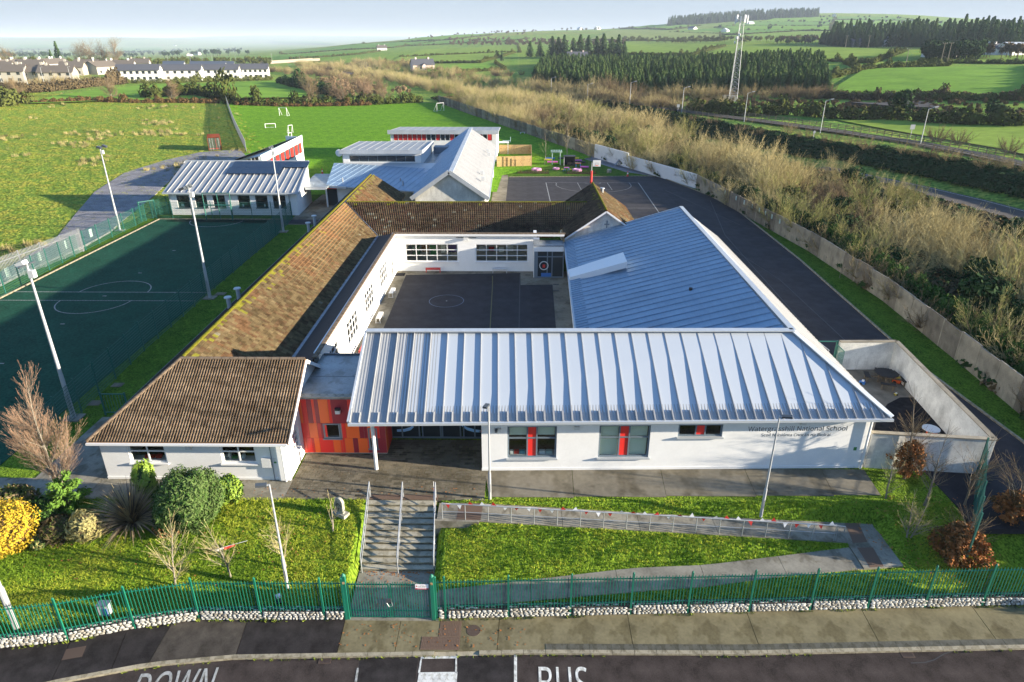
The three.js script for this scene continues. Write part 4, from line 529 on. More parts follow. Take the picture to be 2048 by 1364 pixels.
// ───────── hall with standing seam roof ─────────
const hall = thing('school_hall', 'large white hall with ribbed grey metal roof and school name on the front', 'building', V(6, 0, -45));
const hz = -30.85, zH = (x) => -30.56 - (x + 1.96) * 0.02294;
{
  const W = mb(), A = [-1.96, zH(-1.96)], B = [18.96, zH(18.96)], f = frame(A, B), wx = (px) => atZ(px, 880, hz).x + 1.96;
  const w1 = [wx(1015), wx(1113), 0.78, 2.78], w2 = [wx(1197), wx(1299), 0.78, 2.8], w3 = [wx(1354), wx(1443), 2.06, 2.82];
  wallRun(W, A, B, 0, 3.36, 0.3, [w1, w2, w3]); wallRun(W, [-1.96, -33.9], [-1.96, zH(-1.96) - 0.3], 0, 3.3, 0.3);
  wallRun(W, [18.96, zH(18.96) - 0.3], [19.6, -65.4], 0, 3.3, 0.3); wallRun(W, [4.9, -65.6], [4.2, -41.5], 0, 2.9, 0.3); wallRun(W, [19.6, -65.7], [4.9, -65.7], 0, (u) => 2.9 + (u < 3.5 ? mixn(0.4, 3.1, u / 3.5) : mixn(3.1, 0, (u - 3.5) / 11.2)), 0.3);
  wallRun(W, [4.2, -40.6], [-8.4, -40.6], 0, 3.2, 0.3); wallRun(W, [-8.4, -40.6], [-8.4, -36.3], 0, 3.3, 0.3);
  W.build('wall', M.wall, hall);
  lbox(mb(), f, -0.02, 20.9, 0, 0.15, 0, 0.03).build('plinth', M.wall, hall);
  mb().box(-1.5, -0.02, -40.3, 18.6, 0.03, -31.2).build('floor', M.woodold, hall); mb().box(5.2, -0.02, -65, 19, 0.028, -40.3).build('floor', M.woodold, hall);
  const gw = { frame: M.slateblue, fw: 0.09, mw: 0.08, sillMat: M.roofcap, sillOut: 0.14, off: -0.1 };
  for (const o of [w1, w2]) windowUnit(hall, f, o, 3, 2, { ...gw, cu: [0, 0.4, 0.6, 1], rv: [0, 0.62, 1], cell: (i) => (i === 1 ? M.red : undefined) });
  windowUnit(hall, f, w3, 3, 1, { ...gw, cu: [0, 0.4, 0.62, 1], cell: (i) => (i === 1 ? M.red : undefined) });
  // roller blinds and shelf things
  const bl = (o, k) => { for (const [a, c] of [[0.04, 0.39], [0.61, 0.96]]) lbox(mb(), f, mixn(o[0], o[1], a), mixn(o[0], o[1], c), mixn(o[2], o[3], k), o[3] - 0.02, -0.26, -0.25).build('roller_blind', M.blind, hall); };
  bl(w1, 0.66); bl(w2, 0.02);
  lbox(mb(), f, w1[0], w1[1], 0.7, 0.78, -0.8, -0.3).build('window_shelf', M.whitedull, hall); for (const [a, c, m] of [[0.05, 0.12, M.paper], [0.14, 0.24, M.redpaint], [0.25, 0.36, M.teal], [0.66, 0.78, M.paper], [0.8, 0.93, M.palegreen]]) lbox(mb(), f, mixn(w1[0], w1[1], a), mixn(w1[0], w1[1], c), 0.78, 0.95, -0.6, -0.4).build('shelf_item', m, hall);
  // roof: front slope, hidden back slope, long west slope, steep east slope
  const EY = 3.52, RY = 6.2, eL = V(-8.7, EY, -29.62), eR = V(19.45, EY, -30.38), rL = V(-8.7, RY, -35.2), rR = V(15.75, RY, -35.55), rb = V(16.2, RY, -66.9), wf = V(4.0, 3.02, -41.6), wb = V(4.6, 3.0, -65.6), eb = V(20.0, EY - 0.1, -66.2);
  metalRoof(hall, eL, eR, rL, rR, { eaveStubs: 0.62, micro: 0.16, microH: 0.011, period: 0.955, seamH: 0.13 });
  mb().quad(V(-8.7, 3.4, -40.6), rL, rR, V(5.4, 3.4, -40.8)).build('back_slope', M.roofmetal, hall);
  metalRoof(hall, wb, wf, rb, rR, { mat: M.roofmetal2, micro: 0.16, microH: 0.01, period: 0.95, seamH: 0.09, eaveStubs: 0.9 });  // west slope: bluish shade comes from the sheet colour
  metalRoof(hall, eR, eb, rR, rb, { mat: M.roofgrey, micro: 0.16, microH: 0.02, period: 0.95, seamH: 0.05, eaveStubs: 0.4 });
  mb().beam(V(-8.75, RY + 0.1, -35.22), V(15.8, RY + 0.1, -35.57), 0.42, 0.07).build('ridge_cap', M.roofcap, hall); mb().beam(rR.clone().add(V(0, 0.1, 0)), rb.clone().add(V(0, 0.1, 0)), 0.36, 0.07).build('ridge_cap', M.roofcap, hall); mb().beam(eR.clone().add(V(0, 0.1, 0)), rR.clone().add(V(0, 0.1, 0)), 0.34, 0.07).build('hip_cap', M.roofcap, hall);
  mb().beam(V(-8.75, EY + 0.03, -29.62), V(-8.75, RY + 0.05, -35.2), 0.12, 0.2).build('verge_trim', M.roofcap, hall); mb().beam(wb.clone().add(V(0, 0.04, -0.06)), rb.clone().add(V(0, 0.04, 0.0)), 0.14, 0.16).build('verge_trim', M.roofcap, hall);
  gutter(hall, V(-8.75, EY - 0.05, -29.55), V(19.5, EY - 0.05, -30.31), M.flashing, 0.14, 0.13); mb().hexa([V(-8.7, EY - 0.2, -29.62), V(19.4, EY - 0.2, -30.38), V(19.4, EY - 0.2, -31.1), V(-8.7, EY - 0.2, -30.6)], [V(-8.7, EY - 0.14, -29.62), V(19.4, EY - 0.14, -30.38), V(19.4, EY - 0.14, -31.1), V(-8.7, EY - 0.14, -30.6)]).build('soffit', M.whitedull, hall); mb().box(-8.6, EY - 0.24, -36.2, -1.9, EY - 0.21, -30.4).build('soffit', M.whitedull, hall);
  gutter(hall, V(3.94, 2.96, -41.6), V(4.54, 2.94, -65.6), M.flashing, 0.14, 0.12);
  // column, entrance glazing
  mb().tube(V(-7.77, 0, -30.6), V(-7.77, EY - 0.24, -30.6), 0.10, 0.10, 14).build('column', M.white, hall);
  const g = frame([-7.5, -33.8], [-1.96, -33.8]); const en = part('entrance', hall), cu = [0, 0.115, 0.30, 0.335, 0.53, 0.55, 0.745, 0.78, 0.9, 1], b = mb();
  for (const c of cu) lbox(b, g, c * 5.45, c * 5.45 + 0.08, 0, 3.2, -0.05, 0.05); lbox(b, g, 0.09, 5.45, 2.25, 2.34, -0.045, 0.045); lbox(b, g, 0.09, 5.45, 0.0, 0.1, -0.045, 0.045); b.build('frame', M.slateblue, en);
  for (let i = 0; i < cu.length - 1; i++) { const a = cu[i] * 5.45 + 0.08, c = cu[i + 1] * 5.45; if (c - a > 0.12) mb().quad(g.at(a, 0.1), g.at(c, 0.1), g.at(c, 3.2), g.at(a, 3.2)).build('pane', M.darkglass, en); }
  // blue ribbon bands on the glass
  const band = (pts, m, nm = 'glass_ribbon') => { const q = mb(); for (let i = 0; i < pts.length - 1; i++) { const [u0, v0, w0] = pts[i], [u1, v1, w1] = pts[i + 1]; q.quad(g.at(u0, v0, 0.012), g.at(u1, v1, 0.012), g.at(u1, v1 + w1, 0.012), g.at(u0, v0 + w0, 0.012)); } q.build(nm, m, en); };
  band([[0.35, 0.42, 0.16], [0.8, 0.42, 0.2], [1.15, 0.52, 0.22], [1.35, 0.72, 0.2], [1.25, 0.95, 0.16], [1.0, 1.1, 0.12]], M.ribbon); band([[4.1, 1.1, 0.12], [4.2, 0.8, 0.16], [4.5, 0.55, 0.2], [4.9, 0.42, 0.2], [5.3, 0.4, 0.16]], M.ribbon); band([[5.2, 0.4, 0.12], [5.4, 0.42, 0.14]], M.orange);
  // fittings on the front wall
  for (const [px, py] of [[996, 853], [1153, 851], [1607, 847]]) { const p = atZ(px, py, hz), hz0 = zH(p.x); if (px === 996) { const fl = part('floodlight', hall); mb().box(p.x - 0.16, p.y - 0.1, hz0, p.x - 0.02, p.y + 0.06, hz0 + 0.2).build('lamp_head', M.darkmetal, fl); mb().box(p.x + 0.02, p.y - 0.05, hz0, p.x + 0.16, p.y + 0.1, hz0 + 0.2).build('lamp_head', M.whitedull, fl); } else mb().box(p.x - 0.14, p.y - 0.08, hz0, p.x + 0.14, p.y + 0.09, hz0 + 0.16).build('wall_light', M.whitedull, hall); }
  downpipe(hall, 18.8, zH(18.8) + 0.1, EY - 0.2, M.white, 0.06); const gs = atZ(1713, 901, hz); mb().box(gs.x - 0.08, gs.y - 0.1, zH(gs.x) - 0.02, gs.x + 0.08, gs.y + 0.1, zH(gs.x) + 0.014).build('notice_plate', M.greenboard, hall);
  // roof fittings
  const fl = part('flue', hall), p = at(1380, 590, 4.9); mb().tube(V(p.x, 4.4, p.z), V(p.x, 5.15, p.z), 0.1, 0.1, 10).build('flue_pipe', M.galv, fl); mb().tube(V(p.x, 5.15, p.z), V(p.x, 5.45, p.z), 0.13, 0.13, 10).build('flue_cap', M.black, fl);
  const cv = part('roof_cover', hall), q = [[1140, 557], [1136, 542], [1246, 507], [1254, 526]].map(([x, y], i) => at(x, y, [3.2, 3.2, 5.0, 5.0][i])); { const bq = mb(), o = V(0, -0.4, 0); bq.hexa(q.map((v) => v.clone().add(o)), q.map((v) => v.clone().add(V(0, 0.12, 0)))); bq.build('cover_sheet', M.white, cv); }
}
{ // lettering on the hall front
  const font = await new FontLoader().loadAsync('fonts/droid/droid_sans_regular.typeface.json');
  const put = (text, x0, x1, yBase, name, parent, m) => { const g = new TextGeometry(text, { font, size: 1, depth: 0.004, curveSegments: 4, bevelEnabled: false }); g.computeBoundingBox(); const s = (x1 - x0) / (g.boundingBox.max.x - g.boundingBox.min.x); g.translate(-g.boundingBox.min.x, 0, 0); g.scale(s, s, 0.5); const o = new THREE.Mesh(g, m); o.position.copy(V(x0, yBase, zH(x0) + 0.003).sub(origins.get(parent))); o.rotation.y = 0.02294; o.name = name; o.castShadow = o.receiveShadow = true; parent.add(o); };
  const a = atZ(1496, 863, hz), b = atZ(1697, 861, hz), c = atZ(1523, 874, hz), d = atZ(1664, 872, hz);
  put('Watergrasshill National School', a.x, b.x, a.y, 'lettering', hall, M.black); put('Scoil N\u00e1isi\u00fanta Cnoc\u00e1n na Biolra\u00ed', c.x, d.x, c.y, 'lettering', hall, M.black);
  const road = (text, x0, x1, zTop, h, turn, label, m) => { const g = new TextGeometry(text, { font, size: 1, depth: 0.01, curveSegments: 6 }); g.computeBoundingBox(); const bb = g.boundingBox, w = bb.max.x - bb.min.x; g.translate(-bb.min.x, -bb.max.y, 0); g.scale((x1 - x0) / w, h / (bb.max.y - bb.min.y), 0.4); g.rotateX(-Math.PI / 2); const o = new THREE.Mesh(g, m); o.position.set(x0, -1.614, zTop); o.rotation.y = turn; o.name = numbered('road_lettering'); o.userData = { kind: 'structure', label, category: 'marking' }; o.receiveShadow = true; scene.add(o); };
  road('BUS', 0.86, 2.8, -19.34, 1.55, 0, 'white BUS lettering painted on the street', M.line); const d0 = at(283, 1347, -1.62), d1 = at(437, 1334, -1.62); road('DOWN', d0.x, d0.x + 3.0, d0.z + 0.0, 1.5, Math.atan2(d0.z - d1.z, d1.x - d0.x) * 1.0, 'worn white DOWN lettering painted on the street', M.lineworn);
}
// ───────── red clad link block ─────────
const link = thing('entrance_link_block', 'flat roofed link block clad in red and orange panels beside the entrance', 'building', V(-10, 0, -34));
{
  const A = [-12.14, -32.13], B = [-7.45, -32.13], f = frame(A, B), L = f.L, W = mb(), H0 = 3.55, w1 = [atZ(647, 860, -32.13).x + 12.14, atZ(681, 860, -32.13).x + 12.14, 1.02, 1.98], w2 = [0.79 * L, 0.90 * L, 0.35, 1.7];
  wallRun(W, A, B, 0, H0, 0.3, [w1, w2]); wallRun(W, [-7.45, -32.43], [-7.45, -33.9], 0, 3.1, 0.3); wallRun(W, [-7.45, -37.2], [-12.14, -37.2], 0, H0, 0.2); W.build('wall', M.housegrey, link);
  const c = { O: M.orange, R: M.red, D: M.darkred, X: M.orangered, r: M.redB };
  const rowsL = [[2.0, H0, 'O.035 R.10 D.155 X.19 D.235 O.35 R.385 D.58 R.68 O.745 D.80 R.90 X1'], [1.03, 2.0, 'R.09 O.19 r.235 D.26 R.305 _.48 R.53 O.69 D.745 D.785 O.86 R.93 D1'], [0.06, 1.03, 'X.04 R.105 r.13 O.195 R.36 O.445 X.475 R.50 O.60 D.66 O.775 R.79 _.90 D1']];
  for (const [y0, y1, s] of rowsL) { let u = 0; for (const t of s.split(' ')) { const k = t[0], e = parseFloat(t.slice(1)); if (k !== '_') { const a = Math.max(0, u * L + 0.006), b = e * L - 0.006; lbox(mb(), f, a, b, y0 + 0.006, y1 - 0.006, 0.012, 0.03).build('cladding_panel', c[k], link); } u = e; } }
  lbox(mb(), f, w1[0] - 0.0, 0.48 * L, 1.985, 1.995, 0.012, 0.028).build('trim', M.darkred, link); lbox(mb(), f, 0.785 * L + 0.01, 0.9 * L, 0.07, 0.33, 0.012, 0.03).build('cladding_panel', M.darkred, link); lbox(mb(), f, 0.795 * L, 0.9 * L, 1.72, 1.99, 0.012, 0.028).build('cladding_panel', M.red, link);
  const g2 = frame([-7.45, -32.14], [-7.45, -33.7]); for (const [a, b, m] of [[0, 0.5, M.orange], [0.51, 1.0, M.red], [1.01, 1.56, M.orangered]]) lbox(mb(), g2, a, b, 0.06, 3.05, 0.004, 0.02).build('cladding_panel', m, link);
  windowUnit(link, f, w1, 1, 1, { frame: M.greygrey, fw: 0.09, off: 0.0, sillMat: M.greygrey, sillOut: 0.1 }); windowUnit(link, f, w2, 1, 1, { frame: M.greygrey, fw: 0.09, off: 0.0, sillMat: M.greygrey, sillOut: 0.08 });
  mb().slab([[-12.14, -32.05], [-7.0, -32.05], [-7.0, -37.6], [-12.2, -37.6]], H0 + 0.0, H0 + 0.1).build('flat_roof', M.felt, link); lbox(mb(), f, -0.0, L + 0.4, H0 + 0.1, H0 + 0.17, -0.25, 0.12).build('roof_edge', M.stoneB, link); mb().box(-12.1, H0 + 0.1, -34.62, -7.0, H0 + 0.115, -34.56).build('felt_seam', M.lead, link); mb().box(-12.1, H0 + 0.1, -37.6, -7.0, H0 + 0.18, -37.45).build('roof_edge', M.darkmetal, link);
  const p = atZ(676, 820, -32.1); const wl = part('wall_light', link); mb().box(p.x - 0.13, p.y - 0.17, -32.1, p.x + 0.13, p.y + 0.05, -31.92).build('lamp_glass', M.whitedull, wl); mb().box(p.x - 0.14, p.y + 0.052, -32.1, p.x + 0.14, p.y + 0.16, -31.9).build('lamp_hood', M.black, wl);
  mb().box(-12.0, 0, -36.8, -7.7, 0.03, -32.5).build('floor', M.woodold, link);
}
// ───────── courtyard porch ─────────
const porch = thing('courtyard_porch', 'glazed blue grey porch with white fascia in the courtyard corner', 'porch', V(2.9, 0, -64));
{
  const zP = at(1080, 555).z, x0 = at(1073, 555).x, x1 = 4.35, f = frame([x0, zP], [x1, zP]), L = f.L, b = mb();
  for (const u of [0, 0.38 * L, 0.56 * L, 0.98 * L]) lbox(b, f, u, u + 0.1, 0, 2.7, -0.08, 0.05); lbox(b, f, 0.1, L, 2.1, 2.2, -0.06, 0.04); lbox(b, f, 0.1, L, 0, 0.12, -0.06, 0.04); lbox(b, f, -0.25, 0, 0, 2.7, -0.1, 0.04); b.build('frame', M.slateblue, porch);
  for (const [a, c] of [[0.1, 0.38 * L], [0.38 * L + 0.1, 0.56 * L], [0.56 * L + 0.1, 0.98 * L]]) mb().quad(f.at(a, 0.1), f.at(c, 0.1), f.at(c, 2.68), f.at(a, 2.68)).build('pane', M.darkglass, porch);
  lbox(mb(), f, -0.3, L, 2.7, 3.25, -0.1, 0.12).build('fascia', M.white, porch); mb().slab([[x0 - 0.3, zP + 0.12], [x1, zP + 0.12], [x1, -65.1], [x0 - 0.3, -65.1]], 3.2, 3.3).build('flat_roof', M.felt, porch); mb().box(x0 - 0.35, 3.3, zP - 1.2, x0 + 0.25, 3.75, zP - 0.5).build('vent_box', M.galv, porch);
  mb().box(x0 - 0.3, 0, -65.1, x0 - 0.22, 3.2, zP).build('side_wall', M.wall, porch); const wr = part('wreath', porch); { const q = mb(), c = f.at(0.27 * L, 1.25, 0.06); for (let i = 0; i < 14; i++) { const a = i / 14 * 6.283, a2 = (i + 1) / 14 * 6.283; q.tube(V(c.x + 0.42 * Math.cos(a), c.y + 0.42 * Math.sin(a), c.z), V(c.x + 0.42 * Math.cos(a2), c.y + 0.42 * Math.sin(a2), c.z), 0.045, 0.045, 6); } q.build('ring', M.whitedull, wr); mb().cbox(V(c.x, c.y - 0.2, c.z), 0.25, 0.3, 0.06).build('bow', M.redpaint, wr); }
  lbox(mb(), f, 0.45, 0.55 * L, 0.12, 0.5, 0.06, 0.07).build('door_panel', M.blue, porch);
}
// ───────── west classroom block with solar panels ─────────
const west = thing('classroom_block', 'white classroom block with pale metal roof and solar panels beside the pitch', 'building', V(-38, 0, -92));
{
  const zf = -88.8, x0 = -46.7, x1 = -29.6, f = frame([x0, zf], [x1, zf]), W = mb(), wx = (px) => atZ(px, 400, zf).x - x0, E2 = 3.0, RY = 5.6, zr = -96.8;
  const wins = [[354, 379], [390, 414], [426, 450], [476, 500], [511, 535], [546, 571]].map(([a, b]) => [wx(a), wx(b), 1.0, 2.65]);
  wallRun(W, [x0, zf], [x1, zf], 0, E2, 0.3, wins); wallRun(W, [x1, zf - 0.3], [-30.1, zr], 0, (u) => E2 + (RY - E2) * u / 7.75, 0.3); wallRun(W, [-47.2, zr], [x0, zf - 0.3], 0, (u) => RY - (RY - E2) * u / 7.75, 0.3); wallRun(W, [-30.1, zr], [-47.2, zr], 0, RY - 0.1, 0.3); W.build('wall', M.wall, west);
  for (const o of wins) { const w = windowUnit(west, f, o, 1, 2, { frame: M.darkmetal, fw: 0.08, rv: [0, 0.42, 1], off: -0.1, sillMat: M.darkmetal }); lbox(mb(), f, o[0] + 0.06, o[1] - 0.06, 1.9, 2.6, -0.3, -0.27).build('blind', M.wooddark, w); }
  for (let i = 0; i < 9; i++) { const o = wins[i % 6], u = mixn(o[0], o[1], 0.25 + 0.5 * ((i * 37) % 10) / 10); lbox(mb(), f, u - 0.1, u + 0.1, 1.1, 1.45, -0.29, -0.28).build('window_poster', M.paper, west); }
  mb().box(x0 + 0.3, 0, zr + 0.3, x1 - 0.4, 0.03, zf - 0.3).build('floor', M.woodold, west);
  metalRoof(west, V(x0 - 0.5, E2 + 0.1, zf + 0.5), V(x1 + 0.5, E2 + 0.1, zf + 0.5), V(-47.5, RY + 0.15, zr), V(-29.9, RY + 0.15, zr), { period: 0.92, micro: 0.46, microH: 0.004, seamH: 0.12, mat: M.roofmetal });
  gutter(west, V(x0 - 0.5, E2, zf + 0.58), V(x1 + 0.5, E2, zf + 0.58), M.flashing, 0.14, 0.16); mb().beam(V(-47.5, RY + 0.2, zr), V(-29.9, RY + 0.2, zr), 0.2, 0.24).build('ridge_trim', M.roofcap, west); mb().beam(V(x1 + 0.5, E2 + 0.12, zf + 0.5), V(-29.9, RY + 0.18, zr), 0.16, 0.22).build('verge_trim', M.roofcap, west);
  for (const px of [341, 461, 579]) downpipe(west, atZ(px, 400, zf).x, zf + 0.1, E2, M.greygrey, 0.04);
  // solar panels in two rows
  const S = slope(V(x0 - 0.5, E2 + 0.1, zf + 0.5), V(x1 + 0.5, E2 + 0.1, zf + 0.5), V(-47.5, RY + 0.15, zr), V(-29.9, RY + 0.15, zr)); const arr = (u0, n, v0, v1) => { const so = thing('solar_array', v0 > 0.7 ? 'long upper row of dark solar panels on the classroom roof' : 'shorter lower row of dark solar panels on the classroom roof', 'solar panels', S.at(u0, v0, 0.15)); for (let i = 0; i < n; i++) { const a = u0 + i * 1.06, b = a + 1.04; mb().hexa([S.at(a, v0, 0.14), S.at(b, v0, 0.14), S.at(b, v1, 0.14), S.at(a, v1, 0.14)], [S.at(a, v0, 0.19), S.at(b, v0, 0.19), S.at(b, v1, 0.19), S.at(a, v1, 0.19)]).build('solar_panel', M.solar, so); } };
  arr(7.0, 10, 0.77, 0.97); arr(6.8, 7, 0.56, 0.765);
}
// ───────── clerestory wing behind ─────────
const wing = thing('clerestory_wing', 'classroom wing with blue grey roof and red striped clerestory behind the solar roof', 'building', V(-43, 0, -115));
{
  const T = 5.4, a = at(520, 312, T), b = at(603, 271, T), wn0 = at(452, 326, 3.3), wf = at(575, 281, 3.6), f = frame([a.x, a.z], [b.x, b.z]), L = f.L, W = mb(), y0 = 2.5, y1 = 4.3;
  wallRun(W, [a.x, a.z], [b.x, b.z], 0, T - 0.1, 0.3, [[0.6, L - 0.8, y0, y1]]); wallRun(W, [b.x, b.z], [wf.x, wf.z], 0, (u) => mixn(T, 3.5, u / 22) - 0.2, 0.3); wallRun(W, [wf.x, wf.z], [wn0.x, wn0.z], 0, 3.1, 0.3); W.build('wall', M.wall, wing);
  const n = 16, cw = (L - 1.4) / n; for (let i = 0; i < n; i++) { const u = 0.6 + i * cw; if (i % 2) lbox(mb(), f, u + 0.1, u + cw - 0.1, y0, y1, -0.1, 0.02).build('clerestory_panel', M.red, wing); else windowUnit(wing, f, [u, u + cw, y0, y1], 2, 1, { frame: M.greygrey, fw: 0.14, sill: false, pane: M.darkglass }); }
  lbox(mb(), f, 0, L, y1 + 0.05, T + 0.12, 0.05, 0.12).build('fascia', M.palegreen, wing);
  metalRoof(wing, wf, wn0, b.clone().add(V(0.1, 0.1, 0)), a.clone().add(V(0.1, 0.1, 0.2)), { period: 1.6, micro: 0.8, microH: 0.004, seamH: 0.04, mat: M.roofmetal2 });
}
// ───────── middle block: low metal roof and raised clerestory box ─────────
const mid = thing('middle_block', 'low metal roofed block with raised white clerestory box between the school wings', 'building', V(-20, 0, -98));
{
  const W = mb(), eL = at(652, 371, 2.9), eR = at(845, 384, 2.7), rL = at(668, 326, 4.0), rR = at(888, 326, 4.0);
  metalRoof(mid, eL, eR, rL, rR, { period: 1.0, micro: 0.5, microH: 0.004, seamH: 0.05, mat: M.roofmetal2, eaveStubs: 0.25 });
  wallRun(W, [eL.x + 0.6, eL.z - 0.6], [eR.x - 0.4, eL.z - 0.6], 0, 2.7, 0.3); wallRun(W, [eL.x + 0.6, rL.z], [eL.x + 0.6, eL.z - 0.9], 0, 2.7, 0.3); W.build('wall', M.wall, mid);
  mb().tube(at(656, 414, 0), at(656, 414, 0).setY(2.8), 0.11, 0.11, 10).build('column', M.white, mid); const dr = frame([at(661, 405).x, eL.z - 0.55], [at(683, 405).x, eL.z - 0.55]); lbox(mb(), dr, 0, dr.L, 0, 2.3, -0.05, 0.03).build('glazed_door', M.darkglass, mid); lbox(mb(), dr, 0, dr.L, 2.32, 2.6, -0.05, 0.05).build('red_panel', M.red, mid); gutter(mid, eL.clone().add(V(-0.3, -0.1, 0.05)), eL.clone().lerp(eR, 0.22).add(V(0, -0.1, 0.05)), M.roofcap, 0.2, 0.3);
  // raised box
  const z0 = rL.z - 0.3, bl = at(688, 326, 3.9), xr = atZ(842, 326, z0).x, xl = bl.x, top = atZ(760, 301, z0).y, f = frame([xl, z0], [xr, z0]), cw = [[1.0, f.L - 0.9, 4.15, top - 0.75]], C = mb();
  wallRun(C, [xl, z0], [xr, z0], 3.0, top - 0.2, 0.2, cw); const zb = z0 - 14; wallRun(C, [xr, z0 - 0.2], [xr, zb], 0, (u) => top - 0.3 - 0.4 * u / 14, 0.2); wallRun(C, [xl, zb], [xl, z0 - 0.2], 0, (u) => top - 0.7 + 0.4 * u / 14, 0.2); wallRun(C, [xr, zb], [xl, zb], 0, top - 0.6, 0.2); C.build('upper_wall', M.wall, mid);
  windowUnit(mid, f, cw[0], 7, 1, { frame: M.slateblue, fw: 0.08, sill: false, pane: M.darkglass });
  metalRoof(mid, V(xl - 0.4, top, z0 + 0.5), V(xr + 0.3, top, z0 + 0.5), V(xl - 0.4, top - 0.5, zb), V(xr + 0.3, top - 0.5, zb), { period: 1.3, micro: 0.65, microH: 0.004, seamH: 0.06 }); mb().beam(V(xl - 0.4, top - 0.12, z0 + 0.55), V(xr + 0.3, top - 0.12, z0 + 0.55), 0.1, 0.62).build('fascia', M.roofcap, mid); mb().beam(V(xr + 0.35, top - 0.12, z0 + 0.5), V(xr + 0.35, top - 0.6, zb), 0.1, 0.55).build('fascia', M.roofcap, mid);
  mb().slab([[xr, z0 - 0.2], [rR.x + 1.5, z0], [rR.x + 1.5, z0 - 16], [xr, z0 - 16]], 3.2, 3.5).build('flat_roof', M.felt, mid); mb().box(xr + 0.5, 3.5, z0 - 15, xr + 4.5, 4.6, z0 - 12.5).build('plant_box', M.slateblue, mid);
  const di = part('satellite_dish', mid), dp = atZ(678, 306, z0 - 0.4), dd = mb(); dd.tube(V(dp.x, dp.y, dp.z), V(dp.x, dp.y, dp.z + 0.12), 0.55, 0.5, 20); dd.build('dish', M.white, di); mb().path([V(dp.x + 0.5, 3.4, dp.z - 0.05), V(dp.x + 0.5, dp.y - 0.2, dp.z - 0.05), V(dp.x, dp.y, dp.z - 0.02)], 0.05).build('bracket', M.galv, di);
  for (const [x, y] of [[699, 331], [838, 331], [685, 357], [806, 363], [801, 357], [756, 355]]) { const p = at(x, y + 2, 3.4); mb().tube(V(p.x, p.y - 0.4, p.z), V(p.x, p.y + 0.25, p.z), 0.12, 0.08, 8).build('roof_vent', M.galv, mid); }
  // canopy to the classroom block
  mb().slab([[-30.2, -93], [eL.x + 0.5, -93], [eL.x + 0.5, -103], [-31, -103]], 2.75, 2.95).build('canopy', M.felt, mid); mb().box(-29.6, 2.6, -92.95, eL.x + 0.4, 2.9, -92.8).build('canopy_edge', M.roofcap, mid); const db = mb(); const r = rng(4); for (let i = 0; i < 14; i++) { const x = -28.4 + r() * 3, z = -100 - r() * 1.2; db.beam(V(x, 3.1 + r() * 0.3, z), V(x + 1.4, 3.05 + r() * 0.3, z + (r() - 0.5)), 0.16, 0.12); } db.build('roof_debris', M.black, mid);
}
// ───────── rear gabled metal block ─────────
const rg = thing('gabled_metal_block', 'long block with steep grey profiled metal gable roof behind the courtyard', 'building', V(-9, 0, -105));
{
  const Y = 6.6, E2 = 3.3, z0 = -84.2, z1 = -130, xc0 = -8.75, xc1 = -9.3, hw = 4.9; const W = mb();
  wallRun(W, [xc0 - hw + 0.5, z0 - 0.4], [xc0 + hw - 0.5, z0 - 0.4], 0, (u) => E2 + (Y - E2 - 0.2) * (1 - Math.abs(u / (2 * hw - 1) - 0.5) * 2), 0.3); wallRun(W, [xc0 + hw - 0.5, z0 - 0.7], [xc1 + hw - 0.5, z1 + 0.3], 0, E2, 0.3); wallRun(W, [xc1 - hw + 0.5, z1 + 0.3], [xc0 - hw + 0.5, z0 - 0.7], 0, E2, 0.3); wallRun(W, [xc1 + hw - 0.5, z1 + 0.3], [xc1 - hw + 0.5, z1 + 0.3], 0, (u) => E2 + (Y - E2 - 0.2) * (1 - Math.abs(u / (2 * hw - 1) - 0.5) * 2), 0.3); W.build('wall', M.wallold, rg);
  const k = { mat: M.roofgrey, period: 2.0, micro: 0.4, microH: 0.06, seamH: 0.05, noSeam: true };
  metalRoof(rg, V(xc0 + hw, E2, z0), V(xc1 + hw, E2, z1), V(xc0, Y, z0), V(xc1, Y, z1), k); metalRoof(rg, V(xc1 - hw, E2, z1), V(xc0 - hw, E2, z0), V(xc1, Y, z1), V(xc0, Y, z0), { ...k, mat: M.roofmetal2 });  // second slope uses the blue copy, shade put into its colour
  mb().beam(V(xc0 + 0.25, Y + 0.0, z0 - 0.05), V(xc1 + 0.25, Y + 0.0, z1), 0.6, 0.12).build('ridge_cap', M.roofcap, rg);
  for (const s of [-1, 1]) { mb().beam(V(xc0 + s * hw, E2 - 0.05, z0 + 0.05), V(xc0, Y + 0.02, z0 + 0.05), 0.12, 0.5).build('verge_trim', M.roofcap, rg); }
  gutter(rg, V(xc0 + hw + 0.05, E2 - 0.05, z0), V(xc1 + hw + 0.05, E2 - 0.05, z1), M.roofcap, 0.16, 0.2);
  for (const [x, y] of [[964, 345], [978, 308], [975, 301], [966, 357]]) { const p = at(x, y, 4.6); mb().cbox(V(p.x, p.y - 0.3, p.z), 0.5, 0.5, 0.3).build('roof_vent', M.whitedull, rg); }
  const cb = at(988, 355, 0); mb().cbox(V(cb.x - 0.4, 0, cb.z), 0.7, 1.7, 1.0).build('wall_cabinet', M.white, rg);
}
